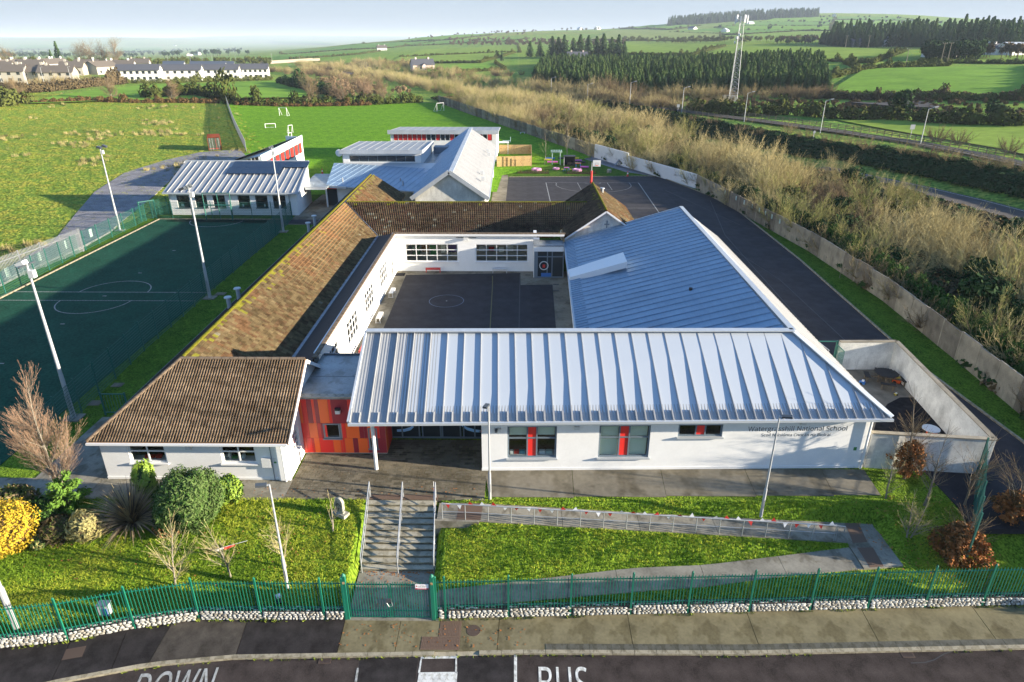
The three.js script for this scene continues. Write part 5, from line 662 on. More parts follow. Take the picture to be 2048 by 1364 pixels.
// ───────── far block with red strip ─────────
const fb = thing('rear_classroom_block', 'white rear classroom block with strip of dark red panels under a pale fascia', 'building', V(-15, 0, -138));
{
  const z0 = -132.5, x0 = atZ(782, 290, z0).x, x1 = atZ(993, 290, z0).x, f = frame([x0, z0], [x1, z0]), top = atZ(880, 262, z0).y, a = atZ(880, 281, z0).y, b = atZ(880, 268, z0).y, W = mb(), wa = atZ(787, 275, z0).x - x0, wb = atZ(984, 275, z0).x - x0;
  wallRun(W, [x0, z0], [x1, z0], 0, top - 0.1, 0.3, [[wa, wb, a, b + 0.0]]); wallRun(W, [x1, z0 - 0.3], [x1, z0 - 14], 0, (u) => top - 0.1 - u * 0.06, 0.3); wallRun(W, [x0, z0 - 14], [x0, z0 - 0.3], 0, (u) => top - 0.95 + u * 0.06, 0.3); wallRun(W, [x1, z0 - 14], [x0, z0 - 14], 0, top - 1, 0.3); W.build('wall', M.wall, fb);
  const n = 21, cw = (wb - wa) / n; for (let i = 0; i < n; i++) { const red = i < 7 || i === 9 || i === 12 || i === 15 || i === 20 || i === 18; if (red) lbox(mb(), f, wa + i * cw + 0.09, wa + (i + 1) * cw - 0.05, a + 0.05, b - 0.05, -0.12, -0.02).build('strip_panel', M.redB, fb); else windowUnit(fb, f, [wa + i * cw + 0.04, wa + (i + 1) * cw, a + 0.02, b - 0.02], 1, 1, { frame: M.greygrey, fw: 0.1, sill: false, pane: M.darkglass }); lbox(mb(), f, wa + i * cw - 0.04, wa + i * cw + 0.04, a, b, -0.14, 0.02).build('mullion', M.whitedull, fb); }
  metalRoof(fb, V(x0 - 0.4, top, z0 + 0.5), V(x1 + 0.4, top, z0 + 0.5), V(x0 - 0.4, top - 0.9, z0 - 14.4), V(x1 + 0.4, top - 0.9, z0 - 14.4), { period: 1.5, micro: 0.75, microH: 0.004, seamH: 0.05 }); mb().beam(V(x0 - 0.4, top - 0.15, z0 + 0.55), V(x1 + 0.4, top - 0.15, z0 + 0.55), 0.1, 0.75).build('fascia', M.roofcap, fb);
}
// ───────── street fence: posts, rails and every paling a part ─────────
const FY = -1.5;
function stoneGeos() { const out = [], r = rng(21); for (let k = 0; k < 5; k++) { const g = new THREE.IcosahedronGeometry(0.5, 1), p = g.attributes.position, seen = new Map(); for (let i = 0; i < p.count; i++) { const key = [p.getX(i).toFixed(3), p.getY(i).toFixed(3), p.getZ(i).toFixed(3)].join(); if (!seen.has(key)) seen.set(key, 0.82 + 0.32 * r()); const s = seen.get(key); p.setXYZ(i, clamp(p.getX(i) * s * 1.12, -0.47, 0.47), clamp(p.getY(i) * s * 1.1, -0.46, 0.46), p.getZ(i) * s); } g.computeVertexNormals(); out.push(g); } return out; }
const STONES = stoneGeos();
function palisade(name, label, xs, seed, wallLabel) {
  const mid = xs[Math.floor(xs.length / 2)], g = thing(name, label, 'fence', V(mid, FY, fenceZ(mid))), P = (x, y) => V(x, FY + y, fenceZ(x)), r = rng(seed);
  for (const x of xs) { const p = P(x, 0), q = part('post', g); mb().cbox(V(p.x, FY - 0.1, p.z + 0.02), 0.085, 2.42, 0.06).build('post_bar', M.greenfence, q); mb().tube(V(p.x, FY + 2.32, p.z + 0.02), V(p.x, FY + 2.39, p.z + 0.02), 0.05, 0.02, 6).build('post_cap', M.greenfence, q); }
  const pal = mb().box(-0.016, 0, -0.008, 0.016, 1.62, 0.012).hexa([V(-0.016, 1.62, 0.012), V(0.016, 1.62, 0.012), V(0.016, 1.62, -0.008), V(-0.016, 1.62, -0.008)], [V(-0.003, 1.67, 0.004), V(0.003, 1.67, 0.004), V(0.003, 1.67, 0), V(-0.003, 1.67, 0)]).geometry();
  for (let i = 0; i < xs.length - 1; i++) { const a = xs[i], b = xs[i + 1]; for (const y of [0.66, 2.0]) mb().beam(P(a, y).add(V(0, 0, -0.02)), P(b, y).add(V(0, 0, -0.02)), 0.03, 0.045).build('rail', M.greenfence, g); const n = Math.max(2, Math.round((b - a) / 0.142)); for (let k = 1; k < n; k++) { const x = mixn(a, b, k / n), m = new THREE.Mesh(pal, M.greenfence), p = P(x, 0.5 + (r() - 0.5) * 0.015).sub(origins.get(g)); m.position.copy(p); m.rotation.z = (r() - 0.5) * 0.008; m.name = 'paling'; m.castShadow = m.receiveShadow = true; g.add(m); } }
  // low wall of white painted rubble stones
  const w = thing('stone_wall', wallLabel, 'wall', V(mid, FY, fenceZ(mid))), core = mb(), list = [];
  for (let i = 0; i < xs.length - 1; i++) { const a = xs[i], b = xs[i + 1], c = (x, y, dz) => V(x, FY + y, fenceZ(x) + dz); core.hexa([c(a, -0.1, 0.03), c(b, -0.1, 0.03), c(b, -0.1, -0.36), c(a, -0.1, -0.36)], [c(a, 0.42, 0.02), c(b, 0.42, 0.02), c(b, 0.42, -0.34), c(a, 0.42, -0.34)]);
    let y = 0.02; while (y < 0.43) { const h = 0.065 + r() * 0.06; for (let x = a + 0.06 + r() * 0.06; x < b - 0.06;) { const l = 0.10 + r() * 0.16; if (x + l / 2 > b - 0.04) break; list.push([x + l / 2, y + h / 2 + (r() - 0.5) * 0.02, l, h * (0.9 + r() * 0.25), 0.045]); x += l + 0.008 + r() * 0.02; } y += h + 0.008; } for (let x = a + 0.1; x < b - 0.1; x += 0.17 + r() * 0.1) list.push([x, 0.42, 0.24, 0.07, -0.06 - r() * 0.22]); }
  core.build('mortar_core', M.mortar, w);
  list.sort((p, q) => Math.abs(p[0] + 12) - Math.abs(q[0] + 12)); const rest = [[], []];
  list.forEach(([x, y, l, h, dz], i) => { const m = new THREE.Mesh(STONES[i % 5], r() < 0.66 ? M.stone : M.stoneB); m.position.copy(V(x, FY + y, fenceZ(x) + dz)); m.rotation.set((r() - 0.5) * 0.3, Math.atan2(-(fenceZ(x + 0.1) - fenceZ(x)), 0.1), (r() - 0.5) * 0.25); m.scale.set(l * 0.98, h * 1.0, 0.08); if (i < 298) { m.position.sub(origins.get(w)); m.name = 'stone'; m.castShadow = m.receiveShadow = true; w.add(m); } else { m.updateMatrix(); const g2 = m.geometry.clone().applyMatrix4(m.matrix); g2.deleteAttribute('uv'); rest[m.material === M.stone ? 0 : 1].push(g2.toNonIndexed ? (g2.index ? g2.toNonIndexed() : g2) : g2); } });
  rest.forEach((l, i) => { if (!l.length) return; const g2 = mergeGeometries(l); g2.translate(-w.position.x, -w.position.y, -w.position.z); const p = g2.attributes.position, uv = new Float32Array(p.count * 2); for (let k = 0; k < p.count; k++) { uv[k * 2] = p.getX(k); uv[k * 2 + 1] = p.getY(k); } g2.setAttribute('uv', new THREE.BufferAttribute(uv, 2)); const m = new THREE.Mesh(g2, i ? M.stoneB : M.stone); m.name = 'stones'; m.userData.kind = 'stuff'; m.castShadow = m.receiveShadow = true; w.add(m); });
}
palisade('palisade_fence', 'green palisade fence curving along the street on the dark tarmac side of the gate', [-26.9, -24.2, -21.56, -18.86, -16.39, -13.82, -11.12, -8.38, -7.45], 31, 'low white rubble stone wall under the curving green fence');
palisade('palisade_fence', 'straight green palisade fence along the street on the ramp side of the gate', [-3.5, -3.12, -0.39, 2.31, 4.95, 7.48, 10.2, 12.92, 15.51, 18.09, 20.69, 23.3], 32, 'low white rubble stone wall under the straight green fence');
{ // gate
  const g = thing('school_gate', 'closed green double gate with a small sign at the foot of the steps', 'gate', V(-5.5, FY, -21.6)), z = -21.62;
  for (const x of [-7.36, -3.63]) { const q = part('gate_post', g); mb().cbox(V(x, FY - 0.1, z), 0.16, 2.52, 0.16).build('post_bar', M.greenfence, q); mb().tube(V(x, FY + 2.42, z), V(x, FY + 2.52, z), 0.1, 0.03, 8).build('post_cap', M.greenfence, q); mb().box(x - 0.05, FY + 2.02, z + 0.082, x + 0.05, FY + 2.14, z + 0.09).build('post_tag', M.wood, q); }
  for (const [x0, x1] of [[-7.24, -5.47], [-5.43, -3.75]]) { const leaf = part('gate_leaf', g), b = mb(); b.box(x0, FY + 0.08, z - 0.025, x0 + 0.06, FY + 2.0, z + 0.025).box(x1 - 0.06, FY + 0.08, z - 0.025, x1, FY + 2.0, z + 0.025); for (const y of [0.1, 0.45, 1.92]) b.box(x0 + 0.06, FY + y, z - 0.02, x1 - 0.06, FY + y + 0.05, z + 0.02); b.build('leaf_frame', M.greenfence, leaf); const n = 15; for (let i = 1; i < n; i++) { const x = mixn(x0 + 0.03, x1 - 0.03, i / n); mb().box(x - 0.014, FY + 0.14, z + 0.021, x + 0.014, FY + 2.12, z + 0.035).build('bar', M.greenfence, leaf); } }
  mb().box(-5.62, FY + 0.95, z + 0.03, -5.4, FY + 1.2, z + 0.09).build('latch', M.darkmetal, g); mb().path([V(-5.6, FY + 1.0, z + 0.1), V(-5.5, FY + 0.8, z + 0.12), V(-5.36, FY + 0.85, z + 0.1), V(-5.38, FY + 1.05, z + 0.1)], 0.012, 5).build('chain', M.galv, g);
  const cv = document.createElement('canvas'); cv.width = 256; cv.height = 128; const c = cv.getContext('2d'); c.fillStyle = '#f2f2f2'; c.fillRect(0, 0, 256, 128); c.fillStyle = '#b3304a'; c.fillRect(0, 96, 256, 32); c.fillStyle = '#333'; c.font = 'bold 34px sans-serif'; c.fillText('STALWART', 48, 62); c.fillStyle = '#b3304a'; c.fillRect(14, 32, 26, 32); c.fillStyle = '#777'; c.fillRect(90, 18, 90, 7); c.fillRect(60, 78, 140, 6); c.fillStyle = '#fff'; c.fillRect(40, 106, 170, 8);
  const tx = new THREE.CanvasTexture(cv); tx.colorSpace = THREE.SRGBColorSpace; const sg = new THREE.Mesh(new THREE.BoxGeometry(0.56, 0.28, 0.012), new THREE.MeshStandardMaterial({ map: tx, roughness: 0.5 })); sg.position.set(-4.05 - g.position.x, 1.88, z + 0.05 - g.position.z); sg.name = 'sign'; sg.castShadow = true; g.add(sg);
}
// ───────── steps, ramp, rails, bunting ─────────
{
  const s = thing('concrete_steps', 'weathered concrete steps rising from the gate to the entrance', 'steps', V(-5.8, FY, -26)), n = 11, z0 = -27.9, z1 = -24.5;
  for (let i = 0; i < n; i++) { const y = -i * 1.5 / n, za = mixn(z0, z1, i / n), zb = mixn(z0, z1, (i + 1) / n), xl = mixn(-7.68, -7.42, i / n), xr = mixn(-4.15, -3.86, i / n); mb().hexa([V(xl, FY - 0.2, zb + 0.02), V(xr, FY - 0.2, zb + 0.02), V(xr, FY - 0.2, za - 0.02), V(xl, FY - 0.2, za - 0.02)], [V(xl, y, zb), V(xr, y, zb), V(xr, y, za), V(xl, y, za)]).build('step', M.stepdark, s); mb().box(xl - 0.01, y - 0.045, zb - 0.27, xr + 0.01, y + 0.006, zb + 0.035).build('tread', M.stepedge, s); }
  const tl = thing('top_landing', 'band of tactile paving at the head of the steps', 'paving', V(-5.9, 0, -28.2), undefined, 'structure'); mb().box(-7.7, -0.05, -28.35, -4.1, 0.006, -27.95).build('tactile_slab', M.tactile, tl);
  const h = 0.95, rail = (x0, x1, label, group) => { const g = thing('handrail', label, 'handrail', V(x0, 0, z0)), T0 = V(x0, h, z0 - 0.25), T1 = V(x1, FY + h, z1 + 0.15), b = mb(); b.path([V(x0, 0, z0 - 0.25), T0, T1, V(x1, FY, z1 + 0.15)], 0.028, 8); b.build('top_rail', M.galv, g); mb().tube(V(x0, 0.5, z0 - 0.25), V(x1, FY + 0.5, z1 + 0.15), 0.02, 0.02, 6).build('mid_rail', M.galv, g); for (const t of [0.33, 0.66]) { const p = T0.clone().lerp(T1, t); mb().tube(V(p.x, p.y - h - 0.05, p.z), p, 0.024, 0.024, 6).build('post', M.galv, g); } };
  rail(-7.6, -7.36, 'galvanised handrail at the garden edge of the steps'); rail(-5.9, -5.65, 'galvanised handrail down the middle of the steps'); rail(-4.22, -3.94, 'galvanised handrail of the steps hung with pennants');
  // ramp slabs
  const rp = thing('access_ramp', 'long stained concrete ramp doubling back beside the steps', 'ramp', V(7, -0.7, -25.5)), up = (x) => yUp(x) + 0.0, lo = (x) => yLow(x);
  const strip = (bl, fl, x0, x1, yf, nm) => { const b = mb(), n2 = 4, a = [], c = []; for (let i = 0; i <= n2; i++) { const x = mixn(x0, x1, i / n2); a.push(V(x, yf(x), lineZ(bl, x))); c.push(V(x, yf(x), lineZ(fl, x))); } for (let i = 0; i < n2; i++) { b.quad(c[i], c[i + 1], a[i + 1], a[i]); const d = V(0, -0.5, 0); b.quad(c[i].clone().add(d), c[i + 1].clone().add(d), c[i + 1], c[i]); b.quad(a[i], a[i + 1], a[i + 1].clone().add(d), a[i].clone().add(d)); if (!i) b.quad(a[0].clone().add(d), c[0].clone().add(d), c[0], a[0]); if (i === n2 - 1) b.quad(c[n2].clone().add(d), a[n2].clone().add(d), a[n2], c[n2]); } return b.build(nm, M.concrete, rp); };
  const cu = [-4.0, -1.9, 2.2, 6.0, 9.8, 13.2, 16.0]; for (let i = 0; i < cu.length - 1; i++) strip(UBl, UFl, cu[i] + 0.01, cu[i + 1] - 0.01, up, 'ramp_slab');
  const cl = [-3.9, 0.6, 4.6, 8.6, 12.4, 16.0]; for (let i = 0; i < cl.length - 1; i++) strip(LBl, LFl, cl[i] + 0.01, cl[i + 1] - 0.01, lo, 'ramp_slab');
  const pp = [[16.01, lineZ(UBl, 16)], ...px2([[1745, 1048], [1807, 1131]], -0.76), ...px2([[1771, 1135]], -0.79), [16.01, lineZ(LFl, 16)]]; mb().slab(pp, -1.3, -0.765).build('ramp_landing', M.concrete, rp);
  { const a = at(1693, 1048, -0.74), c = at(1730, 1084, -0.74); const k = mb(); for (let i = 0; i < 2; i++) { const x0 = 16.15 + i * 0.42; } mb().slab(px2([[1690, 1046], [1717, 1046], [1735, 1084], [1706, 1086]], -0.76), null, -0.758).build('tactile_slab', M.tactile, rp); mb().slab(px2([[1714, 1095], [1746, 1095], [1768, 1133], [1740, 1135]], -0.76), null, -0.758).build('tactile_slab', M.tactile, rp); mb().slab(px2([[919, 1007], [966, 1007], [961, 1040], [912, 1040]], 0.0), null, 0.006).build('tactile_slab', M.tactile, rp); }
  mb().slab([[-7.5, -24.5], [-3.7, -24.5], [-3.5, -23.4], [-3.4, -21.5], [-7.4, -21.5]], -2, -1.496).build('gate_landing', M.concrete, rp);
  { const b = mb(); const a0 = V(-4.1, 0.06, UF[0].z), a1 = V(-1.9, -0.02, lineZ(UFl, -1.9)); b.hexa([V(-4.1, -1.3, a0.z + 0.14), V(-1.9, -0.5, a1.z + 0.14), V(-1.9, -0.5, a1.z), V(-4.1, -1.3, a0.z)], [V(-4.1, 0.05, a0.z + 0.14), V(-1.9, 0.03, a1.z + 0.14), V(-1.9, 0.03, a1.z), V(-4.1, 0.05, a0.z)]); b.build('retaining_wall', M.concrete, rp); }
  const rr = thing('ramp_railing', 'long galvanised railing along the upper ramp', 'railing', V(6, -0.3, -26)), xs = []; for (let x = -3.7; x < 15.5; x += 1.125) xs.push(x); xs.push(15.35);
  const Z = (x) => lineZ(UFl, x) - 0.05, Yr = (x) => up(x); for (const x of xs) mb().tube(V(x, Yr(x) - 0.2, Z(x)), V(x, Yr(x) + 0.92, Z(x)), 0.022, 0.022, 6).build('post', M.galv, rr);
  for (const y of [0.92, 0.46]) { const b = mb(); for (let i = 0; i < xs.length - 1; i++) b.tube(V(xs[i], Yr(xs[i]) + y, Z(xs[i])), V(xs[i + 1], Yr(xs[i + 1]) + y, Z(xs[i + 1])), y > 0.5 ? 0.028 : 0.016, y > 0.5 ? 0.028 : 0.016, 6); b.build(y > 0.5 ? 'top_rail' : 'mid_rail', M.galv, rr); }
  mb().path([V(15.35, Yr(15.35) + 0.92, Z(15.35)), V(15.75, Yr(15.4) + 0.9, Z(15.4) + 0.03), V(15.75, Yr(15.4) + 0.6, Z(15.4) + 0.03)], 0.024, 6).build('rail_end', M.galv, rr);
  const bunt = (pts, label, step, seed) => { const g = thing('bunting', label, 'bunting', pts[0]), c = mb(), r = rng(seed); let k = 0; for (let i = 0; i < pts.length - 1; i++) { const a = pts[i], b = pts[i + 1], L = a.distanceTo(b), n = Math.max(1, Math.round(L / step)); let prev = a; for (let j = 1; j <= n; j++) { const q = a.clone().lerp(b, j / n).add(V(0, j < n ? -0.04 : 0, 0)); c.tube(prev, q, 0.008, 0.008, 4); const m = prev.clone().lerp(q, 0.5), d = q.clone().sub(prev).normalize(), s = 0.13, t = m.clone().add(V((r() - 0.5) * 0.12, (r() < 0.55 ? -0.27 : 0.2) * (0.7 + r() * 0.4), (r() - 0.3) * 0.16)); const p0 = m.clone().addScaledVector(d, -s), p1 = m.clone().addScaledVector(d, s), B = mb(); B.tri(p0, p1, t).tri(p1.clone().add(V(0, 0, 0.006)), p0.clone().add(V(0, 0, 0.006)), t.clone().add(V(0, 0, 0.006))); B.build('flag', k++ % 2 ? M.white : M.redpaint, g); prev = q; } } c.build('cord', M.white, g); };
  bunt(xs.filter((_, i) => i % 2 === 0).map((x) => V(x, Yr(x) + 0.98, Z(x))), 'string of red and white pennants along the ramp railing', 0.55, 41); bunt([V(-4.3, 1.0, -28.15), V(-4.2, 0.55, -27.2), V(-4.1, 0.0, -26.2), V(-4.0, -0.55, -25.1)], 'string of red and white pennants down the step handrail', 0.5, 42);
  const ms = at(682, 1023, -0.05), hs = thing('memorial_stone', 'arched grey memorial stone on the lawn beside the steps', 'memorial', V(ms.x, -0.1, ms.z)), sh = new THREE.Shape(); sh.moveTo(-0.26, 0); sh.lineTo(0.26, 0); sh.lineTo(0.26, 0.62); sh.absarc(0, 0.62, 0.26, 0, Math.PI); sh.lineTo(-0.26, 0); const ge = new THREE.ExtrudeGeometry(sh, { depth: 0.14, bevelEnabled: true, bevelSize: 0.015, bevelThickness: 0.015, bevelSegments: 1 }); const st = new THREE.Mesh(ge, M.headstone); st.name = 'slab'; st.rotation.y = -0.5; st.rotation.x = -0.08; hs.add(st); mb().cbox(V(ms.x, -0.2, ms.z + 0.08), 0.8, 0.18, 0.4, -0.5).build('base', M.headstone, hs); const eng = mb(); for (const [a, b, c, d] of [[-0.12, 0.2, -0.12, 0.5], [0.12, 0.2, 0.12, 0.5], [0, 0.15, 0, 0.62], [-0.12, 0.5, 0, 0.62], [0, 0.62, 0.12, 0.5], [-0.12, 0.33, 0.12, 0.33]]) eng.tube(V(a, b, 0.165), V(c, d, 0.165), 0.012, 0.012, 4); const em = new THREE.Mesh(eng.geometry(), M.mortar); em.name = 'engraving'; em.rotation.copy(st.rotation); hs.add(em);
}
// ───────── lamp posts ─────────
function lampPost(name, label, base, h, headDir, o = {}) {
  const g = thing(name, label, 'lamp post', base, o.group), b = base; mb().tube(V(b.x, b.y - 0.1, b.z), V(b.x, b.y + h * 0.28, b.z), o.r ?? 0.075, (o.r ?? 0.075), 10).build('pole_base', M.lamp, g); mb().tube(V(b.x, b.y + h * 0.28, b.z), V(b.x, b.y + h, b.z), (o.r ?? 0.075) * 0.72, 0.035, 10).build('pole', M.lamp, g); mb().cbox(V(b.x, b.y + 0.45, b.z + (o.r ?? 0.075) - 0.005), 0.09, 0.5, 0.02).build('service_door', M.galv, g);
  const hd = part('lamp_head', g), e = V(b.x, b.y + h, b.z).addScaledVector(headDir, 0.35); mb().tube(V(b.x, b.y + h - 0.03, b.z), e, 0.03, 0.03, 6).build('arm', M.lamp, hd); const q = mb(); q.beam(V(b.x, b.y + h, b.z).addScaledVector(headDir, 0.1), V(b.x, b.y + h + 0.05, b.z).addScaledVector(headDir, 0.55), 0.22, 0.09); q.build('housing', M.darkmetal, hd); mb().beam(V(b.x, b.y + h - 0.048, b.z).addScaledVector(headDir, 0.16), V(b.x, b.y + h, b.z).addScaledVector(headDir, 0.5), 0.16, 0.012).build('lens', M.whitedull, hd); return g;
}
{ const c = at(980, 997, 0); lampPost('lamp_post', 'slim grey lamp post at the corner of the hall apron', c, 5.6, V(-0.3, 0, 1).normalize()); const r = at(1522, 1030, -0.12); lampPost('lamp_post', 'slim grey lamp post on the grass behind the ramp', r, 5.7, V(1, 0, 0.3).normalize()); const l = at(575, 1172, -1.12); lampPost('lamp_post', 'slim grey lamp post on the lawn near the gate', l, 5.6, V(-1, 0, 0.3).normalize()); const k = at(33, 1256, -1.42); lampPost('lamp_post', 'thick galvanised lamp post behind the curving fence', k, 8, V(0, 0, 1), { r: 0.13 });
  const sp = at(8, 1240, -1.5); const sg = thing('street_sign', 'orange sign board fixed to the curving fence', 'sign', V(-22.05, FY + 1.0, -19.7)); mb().cbox(V(-22.05, FY + 0.7, -19.7), 0.5, 0.75, 0.03, 0.3).build('board', M.orange, sg);
}
function floodlight(label, x, z, turn, n) {
  const b = V(x, 0, z), g = thing('floodlight_mast', label, 'floodlight', b, 'tall floodlight masts round the pitch'); mb().tube(V(x, -0.1, z), V(x, 3, z), 0.15, 0.12, 12).build('pole_base', M.lamp, g); mb().tube(V(x, 3, z), V(x, 10, z), 0.11, 0.06, 12).build('pole', M.lamp, g); mb().cbox(V(x, -0.1, z), 1.0, 0.13, 0.9).build('base_pad', M.concrete, g); mb().cbox(V(x + 0.02, 0.6, z + 0.14), 0.16, 1.1, 0.06).build('service_door', M.galv, g);
  const hd = part('lamp_head', g), d = V(Math.cos(turn), 0, Math.sin(turn)), s = V(-d.z, 0, d.x); mb().beam(V(x, 9.95, z).addScaledVector(s, -0.65), V(x, 9.95, z).addScaledVector(s, 0.65), 0.08, 0.08).build('crossarm', M.darkmetal, hd); for (let i = 0; i < n; i++) { const o = n === 1 ? 0 : mixn(-0.55, 0.55, i / (n - 1)), c = V(x, 9.95, z).addScaledVector(s, o); mb().beam(c.clone().addScaledVector(d, 0.05).add(V(0, 0.16, 0)), c.clone().addScaledVector(d, 0.5).add(V(0, -0.02, 0)), 0.42, 0.22).build('floodlight_body', n === 1 ? M.whitedull : M.darkmetal, hd); } mb().cbox(V(x + 0.16, 9.2, z), 0.3, 0.42, 0.3).build('control_box', M.whitedull, hd);
}
floodlight('tall floodlight mast at the end of the pitch fence nearest the garden', -27.74, -35.9, Math.PI, 1); floodlight('tall floodlight mast with dark lamp cluster midway along the school side of the pitch', -28.26, -57.27, Math.PI, 3); floodlight('tall floodlight mast by the corner of the solar roofed classrooms', -29.0, -80.44, Math.PI, 3); floodlight('tall floodlight mast beyond the pitch beside the gravel track', -49.5, -80.9, 0, 2);
// ───────── pitch mesh fences ─────────
function meshFence(label, pts, h, step, o = {}) {
  const g = thing('mesh_fence', label, 'fence', V(pts[0][0], 0, pts[0][1])), w = mb();
  for (let i = 0; i < pts.length - 1; i++) { const [ax, az] = pts[i], [bx, bz] = pts[i + 1], L = Math.hypot(bx - ax, bz - az), n = Math.max(1, Math.round(L / step)); for (let k = i ? 1 : 0; k <= n; k++) { const x = mixn(ax, bx, k / n), z = mixn(az, bz, k / n); mb().cbox(V(x, -0.1, z), 0.07, h + 0.18, 0.07).build('post', M.greendark, g); } const y0 = o.y ?? 0; for (let y = 0.06; y <= h; y += 0.2) w.beam(V(ax, y, az), V(bx, y, bz), 0.02, 0.02); const m = Math.round(L / (o.vs ?? 0.1)); for (let k = 1; k < m; k++) { const x = mixn(ax, bx, k / m), z = mixn(az, bz, k / m); w.beam(V(x, 0.05, z), V(x, h, z), 0.01, 0.01); } }
  w.build('wire_mesh', M.greendark, g, { kind: 'stuff' }); return g;
}
const pr = (l) => l.map(([x, y]) => { const p = at(x, y); return [p.x, p.z]; });
meshFence('dark green mesh fence between the pitch and the tiled west wing', [[-27.3, -32], ...pr([[289, 701], [410, 594], [499, 517]]), [-29.3, -81], [-29.9, -86.8]], 2.3, 2.5);
meshFence('dark green mesh fence along the sunlit far side of the pitch', [...pr([[12, 588], [172, 500], [293, 441]])].reverse().concat([[-47.4, -40]]).reverse(), 2.2, 2.5);
meshFence('green mesh fence closing the end of the pitch before the classrooms', [[-48.4, -87], [-29.9, -86.9]], 2.2, 2.6);
meshFence('bright green mesh side fence by the pitch gate', [[-48.6, -87.2], [-46.9, -92.5]], 2.2, 2.6);
{ const g = thing('pitch_gate', 'green framed gate at the corner of the pitch', 'gate', V(-48.9, 0, -86)); const a = V(-49.2, 0, -85.6), b = V(-47.9, 0, -87); for (const p of [a, b]) mb().cbox(p.clone().setY(-0.1), 0.12, 2.6, 0.12).build('gate_post', M.greendark, g); mb().beam(a.clone().setY(2.4), b.clone().setY(2.4), 0.1, 0.1).build('lintel', M.greendark, g); const w = mb(); for (let i = 1; i < 10; i++) { const p = a.clone().lerp(b, i / 10); w.beam(p.clone().setY(0.1), p.clone().setY(2.3), 0.012, 0.012); } for (let y = 0.2; y < 2.3; y += 0.2) w.beam(a.clone().setY(y), b.clone().setY(y), 0.014, 0.014); w.build('gate_mesh', M.greendark, g); }
{ const p0 = at(410, 440), p1 = at(467, 440), g = thing('goal_frame', 'dark green steel goal with raised back frame at the end of the pitch', 'goal', V((p0.x + p1.x) / 2, 0, -86.2)), z = -86.1, x0 = p0.x, x1 = p1.x; mb().path([V(x0 + 0.3, 0, z + 0.2), V(x0 + 0.3, 2.0, z + 0.2), V(x1, 2.0, z + 0.2), V(x1, 0, z + 0.2)], 0.07, 8).build('goal_posts', M.greendark, g); mb().path([V(x0, 0, z - 0.5), V(x0, 3.4, z - 0.5), V(x1 - 0.2, 3.4, z - 0.5), V(x1 - 0.2, 0, z - 0.5)], 0.06, 8).build('back_frame', M.greendark, g); mb().tube(V((x0 + x1) / 2, 0, z - 0.5), V((x0 + x1) / 2, 3.4, z - 0.5), 0.05, 0.05, 6).build('upright', M.greendark, g); mb().path([V(x0 + 0.3, 2, z + 0.2), V(x0, 2, z - 0.5)], 0.05, 6).path([V(x1, 2, z + 0.2), V(x1 - 0.2, 2, z - 0.5)], 0.05, 6).build('side_bar', M.greendark, g); }
for (const [x, y, l] of [[183, 470, 'pale green notice board on the far pitch fence nearest the gravel'], [135, 493, 'pale green notice board on the pitch fence beside the white palisade end'], [80, 520, 'pale green notice board on the pitch fence before the white palisade'], [18, 551, 'pale green notice board on the pitch fence at the open end']]) { const p = at(x, y + 9); const g = thing('notice_board', l, 'sign', V(p.x + 0.08, 0.5, p.z), 'notice boards on the pitch fence'); mb().cbox(V(p.x + 0.1, 0.35, p.z), 0.04, 0.9, 0.55).build('board', M.palegreen, g); }
{ // white palisade beyond
  const a = at(169, 503), b = V(-51.2, 0, -48), g = thing('white_palisade_fence', 'tall galvanised white palisade fence beyond the pitch', 'fence', V(a.x, 0, a.z)), L = a.distanceTo(b), n = Math.round(L / 0.155); const geo = mb().box(-0.012, 0.1, -0.028, 0.012, 2.5, 0.028).hexa([V(-0.012, 2.5, 0.028), V(0.012, 2.5, 0.028), V(0.012, 2.5, -0.028), V(-0.012, 2.5, -0.028)], [V(-0.004, 2.62, 0.006), V(0.004, 2.62, 0.006), V(0.004, 2.62, -0.006), V(-0.004, 2.62, -0.006)]).geometry(); for (let i = 0; i <= n; i++) { const m = new THREE.Mesh(geo, M.galv); m.position.copy(a.clone().lerp(b, i / n).sub(g.position)); m.name = 'paling'; m.castShadow = m.receiveShadow = true; g.add(m); } for (const y of [0.4, 2.1]) mb().beam(a.clone().add(V(-0.05, y, 0)), b.clone().add(V(-0.05, y, 0)), 0.05, 0.06).build('rail', M.galv, g); for (let i = 0; i <= n; i += 18) { const p = a.clone().lerp(b, i / n); mb().cbox(V(p.x - 0.1, 0, p.z), 0.09, 2.6, 0.09).build('post', M.galv, g); }
}
